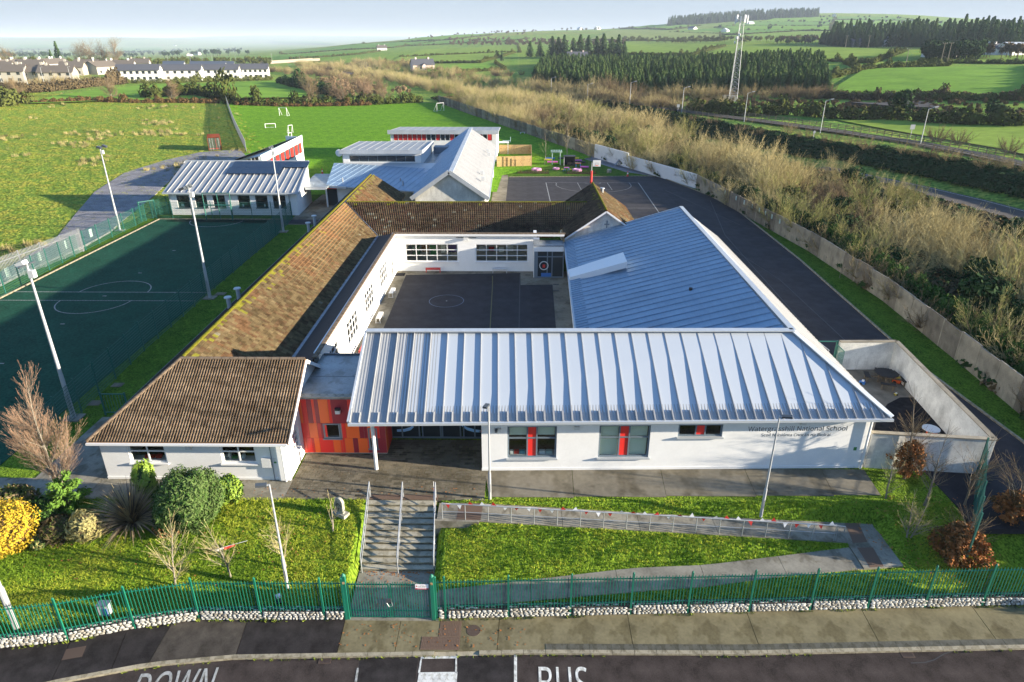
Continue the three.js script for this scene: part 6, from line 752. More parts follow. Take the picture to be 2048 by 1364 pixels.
// ───────── east boundary wall of precast panels ─────────
const EW = [[29.5, -24], [31.4, -33], [32.3, -45], [33.0, -57.3], [32.4, -73.1], [28.1, -107.6]], EW2 = [[15.1, -138], [-8, -202], [-30.5, -267]];
function panelWall(label, line, h, step, mats, seed, name = 'panel_wall') {
  const g = thing(name, label, 'wall', V(line[0][0], 0, line[0][1])), r = rng(seed); let k = 0;
  for (let i = 0; i < line.length - 1; i++) { const A = V(line[i][0], 0, line[i][1]), B = V(line[i + 1][0], 0, line[i + 1][1]), n = Math.max(1, Math.round(A.distanceTo(B) / step)); for (let j = 0; j < n; j++) { const a = A.clone().lerp(B, j / n), b = A.clone().lerp(B, (j + 1) / n), d = b.clone().sub(a).normalize(), hh = h + (r() - 0.5) * 0.14; const p = a.clone().addScaledVector(d, 0.06), q = b.clone().addScaledVector(d, -0.06), s = V(-d.z, 0, d.x).multiplyScalar(0.05); const c = (o, sg, y) => o.clone().addScaledVector(s, sg).setY(y); const m = mats[Math.floor(r() * mats.length)]; mb().hexa([c(p, 1, -0.2), c(q, 1, -0.2), c(q, -1, -0.2), c(p, -1, -0.2)], [c(p, 1, hh), c(q, 1, hh), c(q, -1, hh), c(p, -1, hh)]).build('wall_panel', m, g); mb().cbox(V(a.x, -0.2, a.z), 0.14, h + 0.22, 0.14, Math.atan2(-d.z, d.x)).build('post', M.precast, g); k++; } }
  return g;
}
panelWall('weathered precast concrete boundary wall along the east drive', EW, 2.15, 2.6, [M.precast, M.precast, M.precastdark], 51); panelWall('streaked precast concrete wall along the playing field', EW2, 2.5, 3.2, [M.precast, M.precastdark], 52);
{ const g = thing('white_boundary_wall', 'smooth white painted boundary wall behind the play corner', 'wall', V(21, 0, -123)), a = V(28.1, 0, -107.6), b = V(15.1, 0, -138); let i = 0; for (const [t0, t1, h] of [[0, 0.62, 2.15], [0.62, 1, 2.6]]) mb().beam(a.clone().lerp(b, t0).setY(h / 2 - 0.1), a.clone().lerp(b, t1).setY(h / 2 - 0.1), 0.22, h + 0.2).build('wall_section', M.whitewall, g); }
{ const g0 = [[1452, 378], [1474, 391], [1490, 401], [1506, 409], [1520, 417], [1532, 425], [1545, 433], [1561, 443]]; g0.forEach(([x, y], i) => { const t = ray(x, y); let best = null; for (let k = 0; k < EW.length - 1; k++) { const A = EW[k], B = EW[k + 1]; for (let s = 0; s <= 1; s += 0.005) { const X = mixn(A[0], B[0], s), Z = mixn(A[1], B[1], s), e = Math.abs(t.x / t.z - X / Z); if (!best || e < best[0]) best = [e, X, Z]; } } const yy = EYE + t.y / t.z * best[2]; mb().cbox(V(best[1] - 0.09, clamp(yy, 0.7, 1.6) - 0.25, best[2]), 0.03, 0.55, 0.42).build('number_plate', M.palegreen, null, { label: 'small pale numbered plate on the boundary wall, plate ' + ['one', 'two', 'three', 'four', 'five', 'six', 'seven', 'eight'][i] + ' counting from the white wall', category: 'plate', group: 'plates along the boundary wall' }); }); const rb = at(1511, 425, 0.7); mb().cbox(V(31.6, 0.3, -93.5), 0.1, 1.0, 0.6).build('red_board', M.redpaint, null, { label: 'red board leaning on the boundary wall below the plates', category: 'board' }); }
// ───────── walled play yard beside the hall ─────────
{
  const g = thing('play_yard_wall', 'stained white walls of the small play yard beside the hall', 'wall', V(23, 0, -37)), seg = (a, b, h, nm) => { const A = V(a[0], h / 2 - 0.1, a[1]), B = V(b[0], h / 2 - 0.1, b[1]); mb().beam(A, B, 0.22, h + 0.2).build(nm, M.wallold, g); mb().beam(A.clone().setY(h + 0.03), B.clone().setY(h + 0.03), 0.3, 0.06).build('coping', M.precast, g); };
  seg([19.1, -31.2], [25.3, -30.6], 2.15, 'front_wall'); seg([25.3, -30.6], [26.6, -43.3], 2.15, 'east_wall'); seg([22.6, -43.2], [26.6, -43.3], 2.15, 'back_wall'); seg([19.6, -43.4], [20.9, -43.4], 2.15, 'back_wall');
  for (const x of [20.6, 22.5, 24.2]) mb().cbox(V(x, 0, -30.95), 0.3, 2.1, 0.12).build('pier', M.wallold, g);
  lay('play_yard_floor', [[19.4, -31.4], [25.2, -30.9], [26.4, -43.1], [19.6, -43.2]], 0.008, M.precastdark, { label: 'brown concrete floor of the small play yard', category: 'paving' });
  const c = px2([[1745, 868], [1757, 830], [1775, 808], [1800, 795], [1832, 795], [1905, 872]]); lay('rubber_surface', c, 0.014, M.rubber, { label: 'black rubber play surface with curved edge in the play yard', category: 'paving' });
  const gt = thing('yard_gate', 'green steel gate standing open in the play yard wall', 'gate', V(21.7, 0, -43)); for (const x of [20.95, 22.45]) mb().cbox(V(x, 0, -43.25), 0.1, 2.2, 0.1).build('gate_post', M.greendark, gt); mb().beam(V(20.95, 2.15, -43.25), V(22.45, 2.15, -43.25), 0.07, 0.07).build('lintel', M.greendark, gt); { const b = mb(); for (let i = 0; i <= 8; i++) b.beam(V(22.42, 0.1, -43.1 + i * 0.14), V(22.42, 1.95, -43.1 + i * 0.14), 0.03, 0.03); b.beam(V(22.42, 0.12, -43.1), V(22.42, 0.12, -42), 0.05, 0.05).beam(V(22.42, 1.95, -43.1), V(22.42, 1.95, -42), 0.05, 0.05); b.build('gate_leaf', M.greendark, gt); }
  const hr = thing('yard_handrail', 'grey handrail on the path outside the play yard gate', 'handrail', V(21.5, 0, -45)); mb().path([V(19.8, 1.0, -46), V(22.3, 1.0, -46), V(22.5, 1.0, -44.2)], 0.03, 6).build('top_rail', M.galv, hr); for (const [x, z] of [[20.6, -46], [21.6, -46], [22.3, -46], [22.5, -44.3]]) mb().tube(V(x, 0, z), V(x, 1, z), 0.026, 0.026, 6).build('post', M.galv, hr);
  // round picnic table
  const pt = at(1768, 765, 0.0), p = thing('picnic_table', 'round dark picnic table with curved benches in the play yard', 'picnic table', V(pt.x, 0, pt.z)); for (let i = -5; i <= 5; i++) { const x = i * 0.135, l = Math.sqrt(Math.max(0.02, 0.75 * 0.75 - x * x)); mb().cbox(V(pt.x + x, 0.72, pt.z), 0.125, 0.05, l * 2).build('plank', M.wooddark, p); } for (const a of [0.3, 1.87, 3.44, 5.01]) { const cx = pt.x + Math.cos(a) * 1.15, cz = pt.z + Math.sin(a) * 1.15; mb().cbox(V(cx, 0.42, cz), 0.32, 0.05, 0.95, -a).build('bench_seat', M.wooddark, p); mb().beam(V(pt.x + Math.cos(a) * 0.2, 0.36, pt.z + Math.sin(a) * 0.2), V(cx, 0.36, cz), 0.08, 0.1).build('beam', M.woodold, p); for (const s of [-0.35, 0.35]) mb().cbox(V(cx - Math.sin(a) * s, 0, cz + Math.cos(a) * s), 0.08, 0.42, 0.08).build('leg', M.woodold, p); mb().cbox(V(pt.x + Math.cos(a) * 0.4, 0, pt.z + Math.sin(a) * 0.4), 0.09, 0.72, 0.09).build('leg', M.woodold, p); }
  const rt = at(1862, 858, 0.5), t2 = thing('round_table', 'small pale round table in the corner of the play yard', 'table', V(rt.x, 0, rt.z)); mb().tube(V(rt.x, 0.5, rt.z), V(rt.x, 0.55, rt.z), 0.48, 0.48, 24).build('table_top', M.whitedull, t2); mb().tube(V(rt.x, 0, rt.z), V(rt.x, 0.5, rt.z), 0.12, 0.08, 8).build('leg', M.darkmetal, t2);
  const toy = (px, py, m, l, s) => { const q = at(px, py, 0.02), o = thing('toy', l, 'toy', q); mb().cbox(V(q.x, 0.02, q.z), s, s * 0.5, s * 0.6, px).build('body', m, o); for (const k of [-1, 1]) mb().tube(V(q.x + k * s * 0.35, 0.06, q.z - s * 0.35), V(q.x + k * s * 0.35, 0.06, q.z + s * 0.35), 0.06, 0.06, 8).build('wheel', M.black, o); mb().cbox(V(q.x + s * 0.1, s * 0.5, q.z), s * 0.4, s * 0.35, s * 0.4, px).build('cab', m === M.orange ? M.yellow : M.white, o); };
  toy(1724, 767, M.blue, 'small blue and white toy near the picnic table', 0.36); toy(1793, 764, M.orange, 'orange toy truck beside the picnic table', 0.5); toy(1791, 790, M.yellow, 'small yellow toy on the play yard floor', 0.22); toy(1862, 870, M.orange, 'orange and yellow toy under the round table', 0.5);
}
// ───────── courtyard benches ─────────
function bench(label, x, z, turn, m) { const g = thing('bench', label, 'bench', V(x, 0, z)); g.rotation.y = turn; const q = (b, n, mm) => { const o = new THREE.Mesh(b.geometry(), mm); o.name = n; o.castShadow = o.receiveShadow = true; g.add(o); }; q(mb().box(-0.75, 0.42, -0.17, 0.75, 0.46, 0.17).box(-0.75, 0.34, 0.17, 0.75, 0.46, 0.2), 'seat', m); for (const s of [-0.7, 0.7]) { q(mb().path([V(s, 0, -0.2), V(s, 0.42, -0.13), V(s, 0.42, 0.13), V(s, 0, 0.2)], 0.022, 6).tube(V(s, 0.03, -0.2), V(s, 0.03, 0.2), 0.016, 0.016, 5), 'leg', m); } }
{ const a = at(773, 590), b = at(752, 640), c = at(717, 705), d = at(868, 541), e = at(1000, 541); bench('white metal bench against the courtyard window wall near the rubber mat', -11.7, a.z, Math.PI / 2, M.whitedull); bench('white metal bench midway along the courtyard window wall', -11.7, b.z, Math.PI / 2, M.whitedull); bench('red metal bench against the courtyard window wall near the hall roof', -11.7, c.z, Math.PI / 2, M.redpaint); bench('red metal bench under the courtyard end windows', d.x, -64.75, 0, M.redpaint); bench('white metal bench under the courtyard end windows', e.x, -64.75, 0, M.whitedull);
  const mt = at(797, 549); mb().cbox(V(mt.x, 0, mt.z), 1.3, 0.02, 0.9).build('door_mat', M.rubber, null, { label: 'black door mat in the courtyard corner', category: 'mat' }); for (const [x, y, l] of [[957, 541, 'long dark drain grating at the courtyard wall'], [1056, 550, 'dark drain grating beside the courtyard porch'], [1112, 569, 'small upper drain grating on the courtyard paving'], [1112, 581, 'small lower drain grating on the courtyard paving']]) { const p = at(x, y); mb().cbox(V(p.x, 0, p.z), x === 957 ? 1.2 : 0.55, 0.012, 0.25).build('drain_cover', M.black, null, { label: l, category: 'drain' }); } }
// ───────── back yard things ─────────
{
  const c = at(429, 302), base = V(c.x, 0, -146.2), g = thing('shipping_container', 'rusty red and green shipping container on the grass', 'container', base), turned = (g.rotation.y = 0.4), w = 1.28, h = 2.75, z0 = -145.6, z1 = -151.6, x0 = c.x - w, x1 = c.x + w;
  const side = (x, s) => { const b = mb(), n = 24; for (let i = 0; i < n; i++) { const a = mixn(z0, z1, i / n), e = mixn(z0, z1, (i + 1) / n), o = i % 2 ? 0 : 0.04 * s; b.quad(V(x - o, 0.12, a), V(x - o, 0.12, e), V(x - o, h, e), V(x - o, h, a)); b.quad(V(x, 0.12, e), V(x - 0.04 * s, 0.12, e), V(x - 0.04 * s, h, e), V(x, h, e)); } return b.build('side_panel', M.rust, g); }; side(x0, -1); side(x1, 1);
  mb().box(x0, h, z1, x1, h + 0.06, z0).build('roof_panel', M.rust, g); for (let i = 0; i < 7; i++) mb().box(x0 + 0.1, h + 0.06, mixn(z0, z1, (i + 0.3) / 7), x1 - 0.1, h + 0.1, mixn(z0, z1, (i + 0.7) / 7)).build('roof_rib', M.rust, g); mb().box(x0, 0.1, z1 - 0.05, x1, h, z1).build('end_panel', M.rust, g); mb().box(x0, 0.02, z1, x1, 0.12, z0).build('floor_frame', M.rust, g);
  for (const k of [0, 1]) { const a = x0 + 0.12 + k * 1.18, d = part('door', g); mb().box(a, 0.18, z0, a + 1.14, h - 0.08, z0 + 0.05).build('door_leaf', M.containergreen, d); for (const o of [0.3, 0.82]) mb().tube(V(a + o, 0.15, z0 + 0.09), V(a + o, h - 0.1, z0 + 0.09), 0.025, 0.025, 6).build('lock_rod', k && o < 0.5 ? M.redpaint : M.galv, d); for (const y of [0.5, 1.1, 1.8, 2.3]) mb().box(a + 0.05, y, z0 + 0.05, a + 1.1, y + 0.06, z0 + 0.075).build('door_rib', y < 0.8 ? M.redpaint : M.containergreen, d); } for (const x of [x0, x1 - 0.12]) mb().box(x, 0.02, z0 - 0.02, x + 0.12, h + 0.02, z0 + 0.06).build('corner_post', M.rust, g);
}
function fieldGoal(label, px, py, w, h, d, turn, r = 0.05) { const p = at(px, py); p.y = H(p.x, p.z); const g = thing('field_goal', label, 'goal', p); g.rotation.y = turn; const q = (b, n) => { const o = new THREE.Mesh(b.geometry(), M.white); o.name = n; o.castShadow = true; g.add(o); }; q(mb().path([V(-w / 2, 0, 0), V(-w / 2, h, 0), V(w / 2, h, 0), V(w / 2, 0, 0)], r, 6), 'front_frame'); for (const s of [-1, 1]) q(mb().path([V(s * w / 2, h, 0), V(s * w / 2, 0, -d)], r * 0.8, 5).tube(V(s * w / 2, 0.03, 0), V(s * w / 2, 0.03, -d), r * 0.8, r * 0.8, 5), 'side_stay'); q(mb().tube(V(-w / 2, 0.04, -d), V(w / 2, 0.04, -d), r * 0.8, r * 0.8, 5), 'back_bar'); }
fieldGoal('white football goal with sloping stays near the far hedge of the playing field', 567, 233, 2.6, 2.4, 1.4, -0.25, 0.07); fieldGoal('low white goal lying back near the palisade of the playing field', 541, 256, 2.6, 1.1, 0.9, 0.35, 0.09); fieldGoal('small white goal behind the clerestory wing roof', 582, 266, 1.3, 1.9, 0.7, 1.0, 0.06); fieldGoal('thin white goal by the far streaked wall', 881, 223, 3.2, 2.6, 1.6, 0.9, 0.06); fieldGoal('small white goal just showing over the clerestory roof', 581, 277, 0.9, 1.3, 0.5, 0.9, 0.06);
{ const a = at(493, 303), b = at(472, 258), c = at(451, 206), g = thing('field_palisade', 'long pale grey palisade between the rough field and the playing field', 'fence', V(a.x, 0, a.z)), pts = [a, b, c]; const w = mb(); for (let i = 0; i < 2; i++) { const L = pts[i].distanceTo(pts[i + 1]), n = Math.round(L / 2.8); for (let k = 0; k < n; k++) { const p = pts[i].clone().lerp(pts[i + 1], k / n), q = pts[i].clone().lerp(pts[i + 1], (k + 1) / n); const hp = H(p.x, p.z), hq = H(q.x, q.z); const pn = mb(); for (let j = 0; j < 16; j++) { const o = p.clone().lerp(q, j / 16), y = mixn(hp, hq, j / 16); pn.beam(V(o.x, y, o.z), V(o.x, y + 2.3, o.z), 0.1, 0.05); } pn.beam(V(p.x, hp + 0.5, p.z), V(q.x, hq + 0.5, q.z), 0.05, 0.06).beam(V(p.x, hp + 1.9, p.z), V(q.x, hq + 1.9, q.z), 0.05, 0.06); pn.build('fence_panel', M.galv, g); } } }
{ // timber enclosure
  const a = at(994, 334), b = at(1063, 332), z0 = a.z, zb = at(1000, 313).z - 3, g = thing('timber_enclosure', 'new timber board fence enclosure beside the rear gabled block', 'fence', V((a.x + b.x) / 2, 0, z0)); const run = (p, q, n) => { for (let i = 0; i < n; i++) { const c = V(mixn(p[0], q[0], i / n), 0, mixn(p[1], q[1], i / n)), d = V(mixn(p[0], q[0], (i + 0.985) / n), 0, mixn(p[1], q[1], (i + 0.985) / n)); mb().beam(c.clone().setY(0.95), d.clone().setY(0.95), 0.05, 1.9, V(0, 1, 0)).build('board', M.wood, g); } }; const L = b.x - a.x; run([a.x, z0], [b.x, b.z], 28); run([b.x, b.z], [b.x + 0.2, zb], 14); run([a.x, zb], [b.x + 0.2, zb], 28); for (let i = 0; i <= 4; i++) mb().cbox(V(mixn(a.x, b.x, i / 4), 0, z0 - 0.08), 0.1, 1.95, 0.1).build('post', M.wood, g); mb().slab([[a.x, z0 - 0.2], [b.x, z0 - 0.2], [b.x, zb + 0.3], [a.x, zb + 0.3]], -0.1, 0.01).build('base', M.tarmac, g); const sh = thing('lean_to_cover', 'small white lean-to cover on the rear gabled block', 'canopy', V(a.x + 1, 0, zb)); mb().box(a.x - 1.5, 2.3, zb - 1.2, a.x + 2.0, 2.42, zb + 0.6).build('cover', M.whitedull, sh); for (const x of [a.x - 1.3, a.x + 1.8]) mb().cbox(V(x, 0, zb + 0.4), 0.1, 2.3, 0.1).build('post', M.whitedull, sh); }
// play corner
function tyre(label, px, py, R) { const p = at(px, py), g = thing('tractor_tyre', label, 'tyre', p, 'pink tyres in the play corner'); const t = new THREE.Mesh(new THREE.TorusGeometry(R * 0.75, R * 0.33, 10, 28), M.pink); t.rotation.x = -Math.PI / 2; t.position.y = R * 0.3; t.name = 'tyre_ring'; t.castShadow = true; g.add(t); const r = new THREE.Mesh(mb().geometry.call((() => { const b = mb(); for (let i = 0; i < 22; i++) { const a = i / 22 * 6.283; b.cbox(V(Math.cos(a) * R * 1.06, R * 0.1, Math.sin(a) * R * 1.06), 0.06, R * 0.45, 0.1, -a); } return b; })()), M.pink); r.name = 'tread'; g.add(r); const so = new THREE.Mesh(new THREE.CircleGeometry(R * 0.6, 20), M.soil); so.rotation.x = -Math.PI / 2; so.position.y = R * 0.35; so.name = 'soil'; g.add(so); }
tyre('pink painted tractor tyre nearest the timber enclosure', 1073, 342, 0.82); tyre('smaller pink painted tyre beside the pergola foot', 1112, 339, 0.55); tyre('pink painted tractor tyre beside the ball hoop', 1154, 343, 0.8);
{ const g0 = at(1108, 330), p = thing('pergola_arch', 'pale wooden pergola arch on the play corner grass', 'pergola', g0); const x0 = at(1105, 332).x, x1 = at(1121, 332).x; for (const x of [x0, x1]) for (const z of [g0.z, g0.z - 1]) mb().cbox(V(x, 0, z), 0.12, 2.3, 0.12).build('post', M.palegreen, p); for (const z of [g0.z, g0.z - 1]) mb().box(x0 - 0.3, 2.3, z - 0.06, x1 + 0.3, 2.45, z + 0.06).build('beam', M.palegreen, p); for (let i = 0; i < 7; i++) mb().box(mixn(x0 - 0.2, x1 + 0.2, i / 6) - 0.05, 2.45, g0.z - 1.4, mixn(x0 - 0.2, x1 + 0.2, i / 6) + 0.05, 2.6, g0.z + 0.4).build('rafter', M.palegreen, p); }
for (const [px, py, L, m, l, turn] of [[1100, 319, 1.9, M.blue, 'blue painted log on the play corner grass', 0], [1097, 321.5, 1.6, M.yellow, 'yellow painted log beside the blue log', 0], [1105, 326, 2.0, M.magenta, 'pink painted log before the pergola', 0], [1123, 318.5, 1.3, M.black, 'black log behind the pergola', 0], [1151, 318, 1.3, M.yellow, 'yellow painted log behind the black hut', 0.2], [1157, 323, 1.3, M.magenta, 'pink painted log beyond the colourful table', 0], [1169, 336, 1.5, M.magenta, 'low pink bench beside the ball hoop', 0.1], [1163, 326, 1.5, M.black, 'black log behind the ball hoop', 0]]) { const p = at(px, py), g = thing('play_log', l, 'log', p); mb().tube(V(p.x - L / 2, 0.2, p.z), V(p.x + L / 2, 0.2, p.z + turn), 0.19, 0.18, 10).build('log', m, g); for (const s of [-0.3, 0.3]) mb().cbox(V(p.x + s * L, 0, p.z), 0.12, 0.12, 0.4).build('cradle', M.wooddark, g); }
{ const p = at(1139, 331), g = thing('play_hut', 'black painted play hut with flat roof', 'hut', p); mb().box(p.x - 1.1, 1.6, p.z - 1.4, p.x + 1.1, 1.72, p.z + 0.3).build('roof', M.black, g); mb().box(p.x - 1.0, 0, p.z - 1.3, p.x - 0.9, 1.6, p.z).build('side_panel', M.black, g); mb().box(p.x + 0.9, 0, p.z - 1.3, p.x + 1.0, 1.6, p.z).build('side_panel', M.black, g); mb().box(p.x - 1, 0, p.z - 1.3, p.x + 1, 1.6, p.z - 1.2).build('back_panel', M.black, g); mb().cbox(V(p.x - 1.05, 0, p.z + 0.15), 0.1, 1.6, 0.1).build('post', M.whitedull, g); mb().cbox(V(p.x + 0.2, 0, p.z - 0.2), 1.2, 0.5, 0.5).build('counter', M.wooddark, g); }
{ const p = at(1156, 334), g = thing('colourful_table', 'rainbow painted bench table in the play corner', 'table', p); [M.blue, M.yellow, M.orange, M.greenboard, M.redpaint].forEach((m, i) => mb().cbox(V(p.x, 0.7, p.z - 0.3 + i * 0.15), 1.1, 0.05, 0.14).build('slat', m, g)); for (const s of [-0.4, 0.4]) mb().path([V(p.x + s, 0, p.z - 0.5), V(p.x + s, 0.7, p.z), V(p.x + s, 0, p.z + 0.5)], 0.05, 5).build('leg', M.blue, g); }
{ const p = at(1133, 342), g = thing('play_table', 'small blue and pink play table with yellow seats', 'table', p); mb().cbox(V(p.x, 0.6, p.z), 0.9, 0.06, 0.6).build('table_top', M.magenta, g); for (const s of [-0.4, 0.4]) mb().path([V(p.x + s - 0.2, 0, p.z), V(p.x + s, 0.6, p.z), V(p.x + s + 0.2, 0, p.z)], 0.04, 5).build('leg', M.blue, g); for (const s of [-0.75, 0.75]) mb().cbox(V(p.x + s, 0.3, p.z), 0.4, 0.06, 0.4).build('seat', M.yellow, g); }
{ const p = at(1182, 366), g = thing('basketball_hoop', 'basketball hoop on red padded post with white backboard', 'hoop', p); mb().tube(V(p.x, 0, p.z), V(p.x, 2.0, p.z), 0.2, 0.2, 12).build('padding', M.redpaint, g); mb().tube(V(p.x, 2.0, p.z), V(p.x, 3.3, p.z), 0.08, 0.08, 8).build('post', M.galv, g); mb().beam(V(p.x, 3.2, p.z), V(p.x + 1.0, 3.3, p.z + 0.3), 0.08, 0.08).build('arm', M.galv, g); const q = V(p.x + 0.75, 2.75, p.z + 0.45); mb().cbox(q, 1.25, 1.0, 0.05).build('backboard', M.white, g); { const b = mb(); b.box(q.x - 0.25, q.y + 0.2, q.z + 0.03, q.x + 0.25, q.y + 0.23, q.z + 0.04).box(q.x - 0.25, q.y + 0.55, q.z + 0.03, q.x + 0.25, q.y + 0.58, q.z + 0.04).box(q.x - 0.25, q.y + 0.2, q.z + 0.03, q.x - 0.22, q.y + 0.58, q.z + 0.04).box(q.x + 0.22, q.y + 0.2, q.z + 0.03, q.x + 0.25, q.y + 0.58, q.z + 0.04); b.build('target_box', M.greygrey, g); } const rim = new THREE.Mesh(new THREE.TorusGeometry(0.22, 0.02, 6, 20), M.orange); rim.rotation.x = -Math.PI / 2; rim.position.copy(V(q.x, q.y + 0.18, q.z + 0.26).sub(p)); rim.name = 'rim'; g.add(rim); }
function cone(label, px, py, h) { const p = at(px, py), g = thing('traffic_cone', label, 'cone', p), bands = [[0, 0.4, M.redpaint], [0.4, 0.68, M.white], [0.68, 1, M.redpaint]]; mb().cbox(p, h * 0.55, 0.04, h * 0.55).build('base', M.black, g); for (const [a, b, m] of bands) mb().tube(V(p.x, 0.04 + a * h, p.z), V(p.x, 0.04 + b * h, p.z), h * (0.2 - 0.16 * a), h * (0.2 - 0.16 * b), 12).build('band', m, g); }
cone('orange and white traffic cone on the path by the white wall', 1255, 353, 0.95); cone('red and white traffic cone beside the path behind the classrooms', 645, 348, 0.95);
{ const p = at(1241, 330), g = thing('climbing_ladder', 'dark climbing ladder leaning on the white boundary wall', 'ladder', V(p.x, 0, p.z)); const a = V(p.x, 0, p.z), b = a.clone().add(V(0.5, 2.3, -0.6)), s = V(0.55, 0, -0.3); for (const k of [0, 1]) mb().beam(a.clone().addScaledVector(s, k), b.clone().addScaledVector(s, k), 0.12, 0.1).build('stile', M.slateblue, g); for (let i = 1; i < 7; i++) { const c = a.clone().lerp(b, i / 7); mb().tube(c, c.clone().add(s), 0.05, 0.05, 6).build('rung', M.slateblue, g); } mb().beam(a.clone().add(V(-1.1, 0.05, 0.5)), a.clone().add(V(0, 1.3, -0.2)), 0.5, 0.08).build('ramp_board', M.greygrey, g); const q = at(1307, 350), l = thing('timber_pallet', 'brown timber pallet leaning on the white boundary wall', 'pallet', V(q.x, 0, q.z)); for (let i = 0; i < 6; i++) mb().beam(V(q.x + i * 0.14, 0.02, q.z - i * 0.2), V(q.x + i * 0.14 + 0.25, 1.35, q.z - i * 0.2 - 0.1), 0.2, 0.03).build('board', M.brownframe, l); }
for (const [x0, x1, y, l] of [[1035, 1098, 346, 'planting bed edged with soil nearest the timber enclosure'], [1134, 1192, 347, 'planting bed edged with soil beside the ball hoop']]) { const a = at(x0, y), b = at(x1, y), g = thing('planting_bed', l, 'flower bed', V((a.x + b.x) / 2, 0, a.z)), r = rng(x0), t = mb(); mb().box(a.x, -0.05, a.z - 1.2, b.x, 0.09, a.z + 0.3).build('soil', M.soil, g); for (let i = 0; i < 120; i++) { const x = mixn(a.x, b.x, r()), z = a.z - 1.1 + r() * 1.3, h = 0.2 + r() * 0.5; t.tri(V(x - 0.05, 0.05, z), V(x + 0.05, 0.05, z), V(x + (r() - 0.5) * 0.3, h, z + (r() - 0.5) * 0.2)); } t.build('plants', M.leafolive, g, { kind: 'stuff' }); }
{ const p = at(1218, 345), g = thing('garden_boulder', 'grey boulder on the play corner grass', 'boulder', p); const m = new THREE.Mesh(STONES[2], M.headstone); m.scale.set(0.9, 0.8, 0.7); m.position.y = 0.25; m.name = 'rock'; g.add(m); const q = at(1045, 268), b = thing('upturned_bench', 'small pale bench on the grass by the streaked wall', 'bench', q); mb().cbox(q.clone().setY(0.4), 1.3, 0.06, 0.4, 0.4).build('seat', M.whitedull, b); for (const s of [-0.5, 0.5]) mb().cbox(V(q.x + s, 0, q.z - s * 0.4), 0.08, 0.42, 0.36, 0.4).build('leg', M.whitedull, b); const c = at(1013, 285), d = thing('garden_chair', 'white garden bench behind the rear classrooms', 'bench', c); mb().cbox(c.clone().setY(0.4), 1.8, 0.06, 0.5, 0.2).build('seat', M.palegreen, d); mb().cbox(c.clone().add(V(0.9, 0.0, -0.2)), 0.08, 1.2, 0.5, 0.2).build('end_post', M.palegreen, d); }
{ const f = at(433, 1116, -1.05), e = at(497, 1093, -0.72), g = thing('fallen_flag', 'red and white flag on a pole lying across the lawn', 'flag', V(f.x, f.y, f.z)); const up = (p, o) => V(p.x, frontH(p.x, p.z) + o, p.z); mb().tube(up(f, 0.25), up(e, 0.3), 0.012, 0.012, 6).build('pole', M.whitedull, g); const q = (a, b, m) => mb().quad(up(f.clone().lerp(e, a), 0.27), up(f.clone().lerp(e, b), 0.28), up(f.clone().lerp(e, b), 0.2), up(f.clone().lerp(e, a), 0.1)).build('flag_cloth', m, g); q(0, 0.28, M.white); q(0.28, 0.62, M.redpaint); }
for (const [x, y, w, l] of [[235, 769, 0.7, 'square cover in the grass strip beside the tiled wing'], [190, 805, 0.8, 'larger square cover in the grass strip near the floodlight'], [441, 587, 0.9, 'dark cover beside the middle floodlight base']]) { const p = at(x, y); mb().cbox(V(p.x, -0.06, p.z), w, 0.05, w * 0.8).build('grass_cover', M.precastdark, null, { label: l, category: 'manhole' }); }
{ const p = at(212, 830), g = thing('garden_gate', 'dark green steel gate between the tiled wing and the pitch fence', 'gate', p); for (const x of [p.x, p.x + 1.5]) mb().cbox(V(x, 0, p.z), 0.09, 1.6, 0.09).build('gate_post', M.greendark, g); mb().beam(V(p.x, 1.5, p.z), V(p.x + 1.5, 1.5, p.z), 0.06, 0.06).beam(V(p.x, 0.2, p.z), V(p.x + 1.5, 0.2, p.z), 0.06, 0.06).build('gate_leaf', M.greendark, g); for (let i = 1; i < 8; i++) mb().beam(V(p.x + i * 0.187, 0.2, p.z), V(p.x + i * 0.187, 1.5, p.z), 0.025, 0.025).build('bar', M.greendark, g); }
{ const a = at(213, 1226, -1.4), g = thing('electric_cabinet', 'small grey service cabinet on the lawn behind the fence', 'cabinet', V(a.x, frontH(a.x, a.z), a.z)); mb().cbox(V(a.x, a.y - 0.2, a.z), 0.45, 0.75, 0.3).build('body', M.whitedull, g); mb().cbox(V(a.x, a.y + 0.55, a.z), 0.5, 0.04, 0.34).build('lid', M.greygrey, g); mb().cbox(V(a.x + 0.1, a.y, a.z + 0.16), 0.15, 0.4, 0.02).build('label_plate', M.blue, g); const b = at(205, 1196, -1.3), s = thing('spot_lamp', 'small dark ground spotlight on the lawn behind the fence', 'lamp', V(b.x, frontH(b.x, b.z), b.z)); mb().cbox(V(b.x, b.y - 0.2, b.z), 0.22, 0.35, 0.16, 0.4).build('housing', M.darkmetal, s); const c = at(557, 1197, -1.2), t = thing('spot_lamp', 'small floodlight at the foot of the lawn lamp post', 'lamp', V(c.x, frontH(c.x, c.z), c.z)); mb().cbox(V(c.x, c.y - 0.2, c.z), 0.25, 0.4, 0.18, 0.6).build('housing', M.darkmetal, t); mb().cbox(V(c.x + 0.05, c.y + 0.15, c.z + 0.05), 0.22, 0.1, 0.2, 0.6).build('lens', M.whitedull, t); }
// side fence at the right of the front lawn
meshFence('tall dark green mesh fence at the drive edge of the front lawn', [[20.6, -24.2], [22.3, -26.6], [24.8, -30.4]], 2.3, 1.6, { vs: 0.14 });
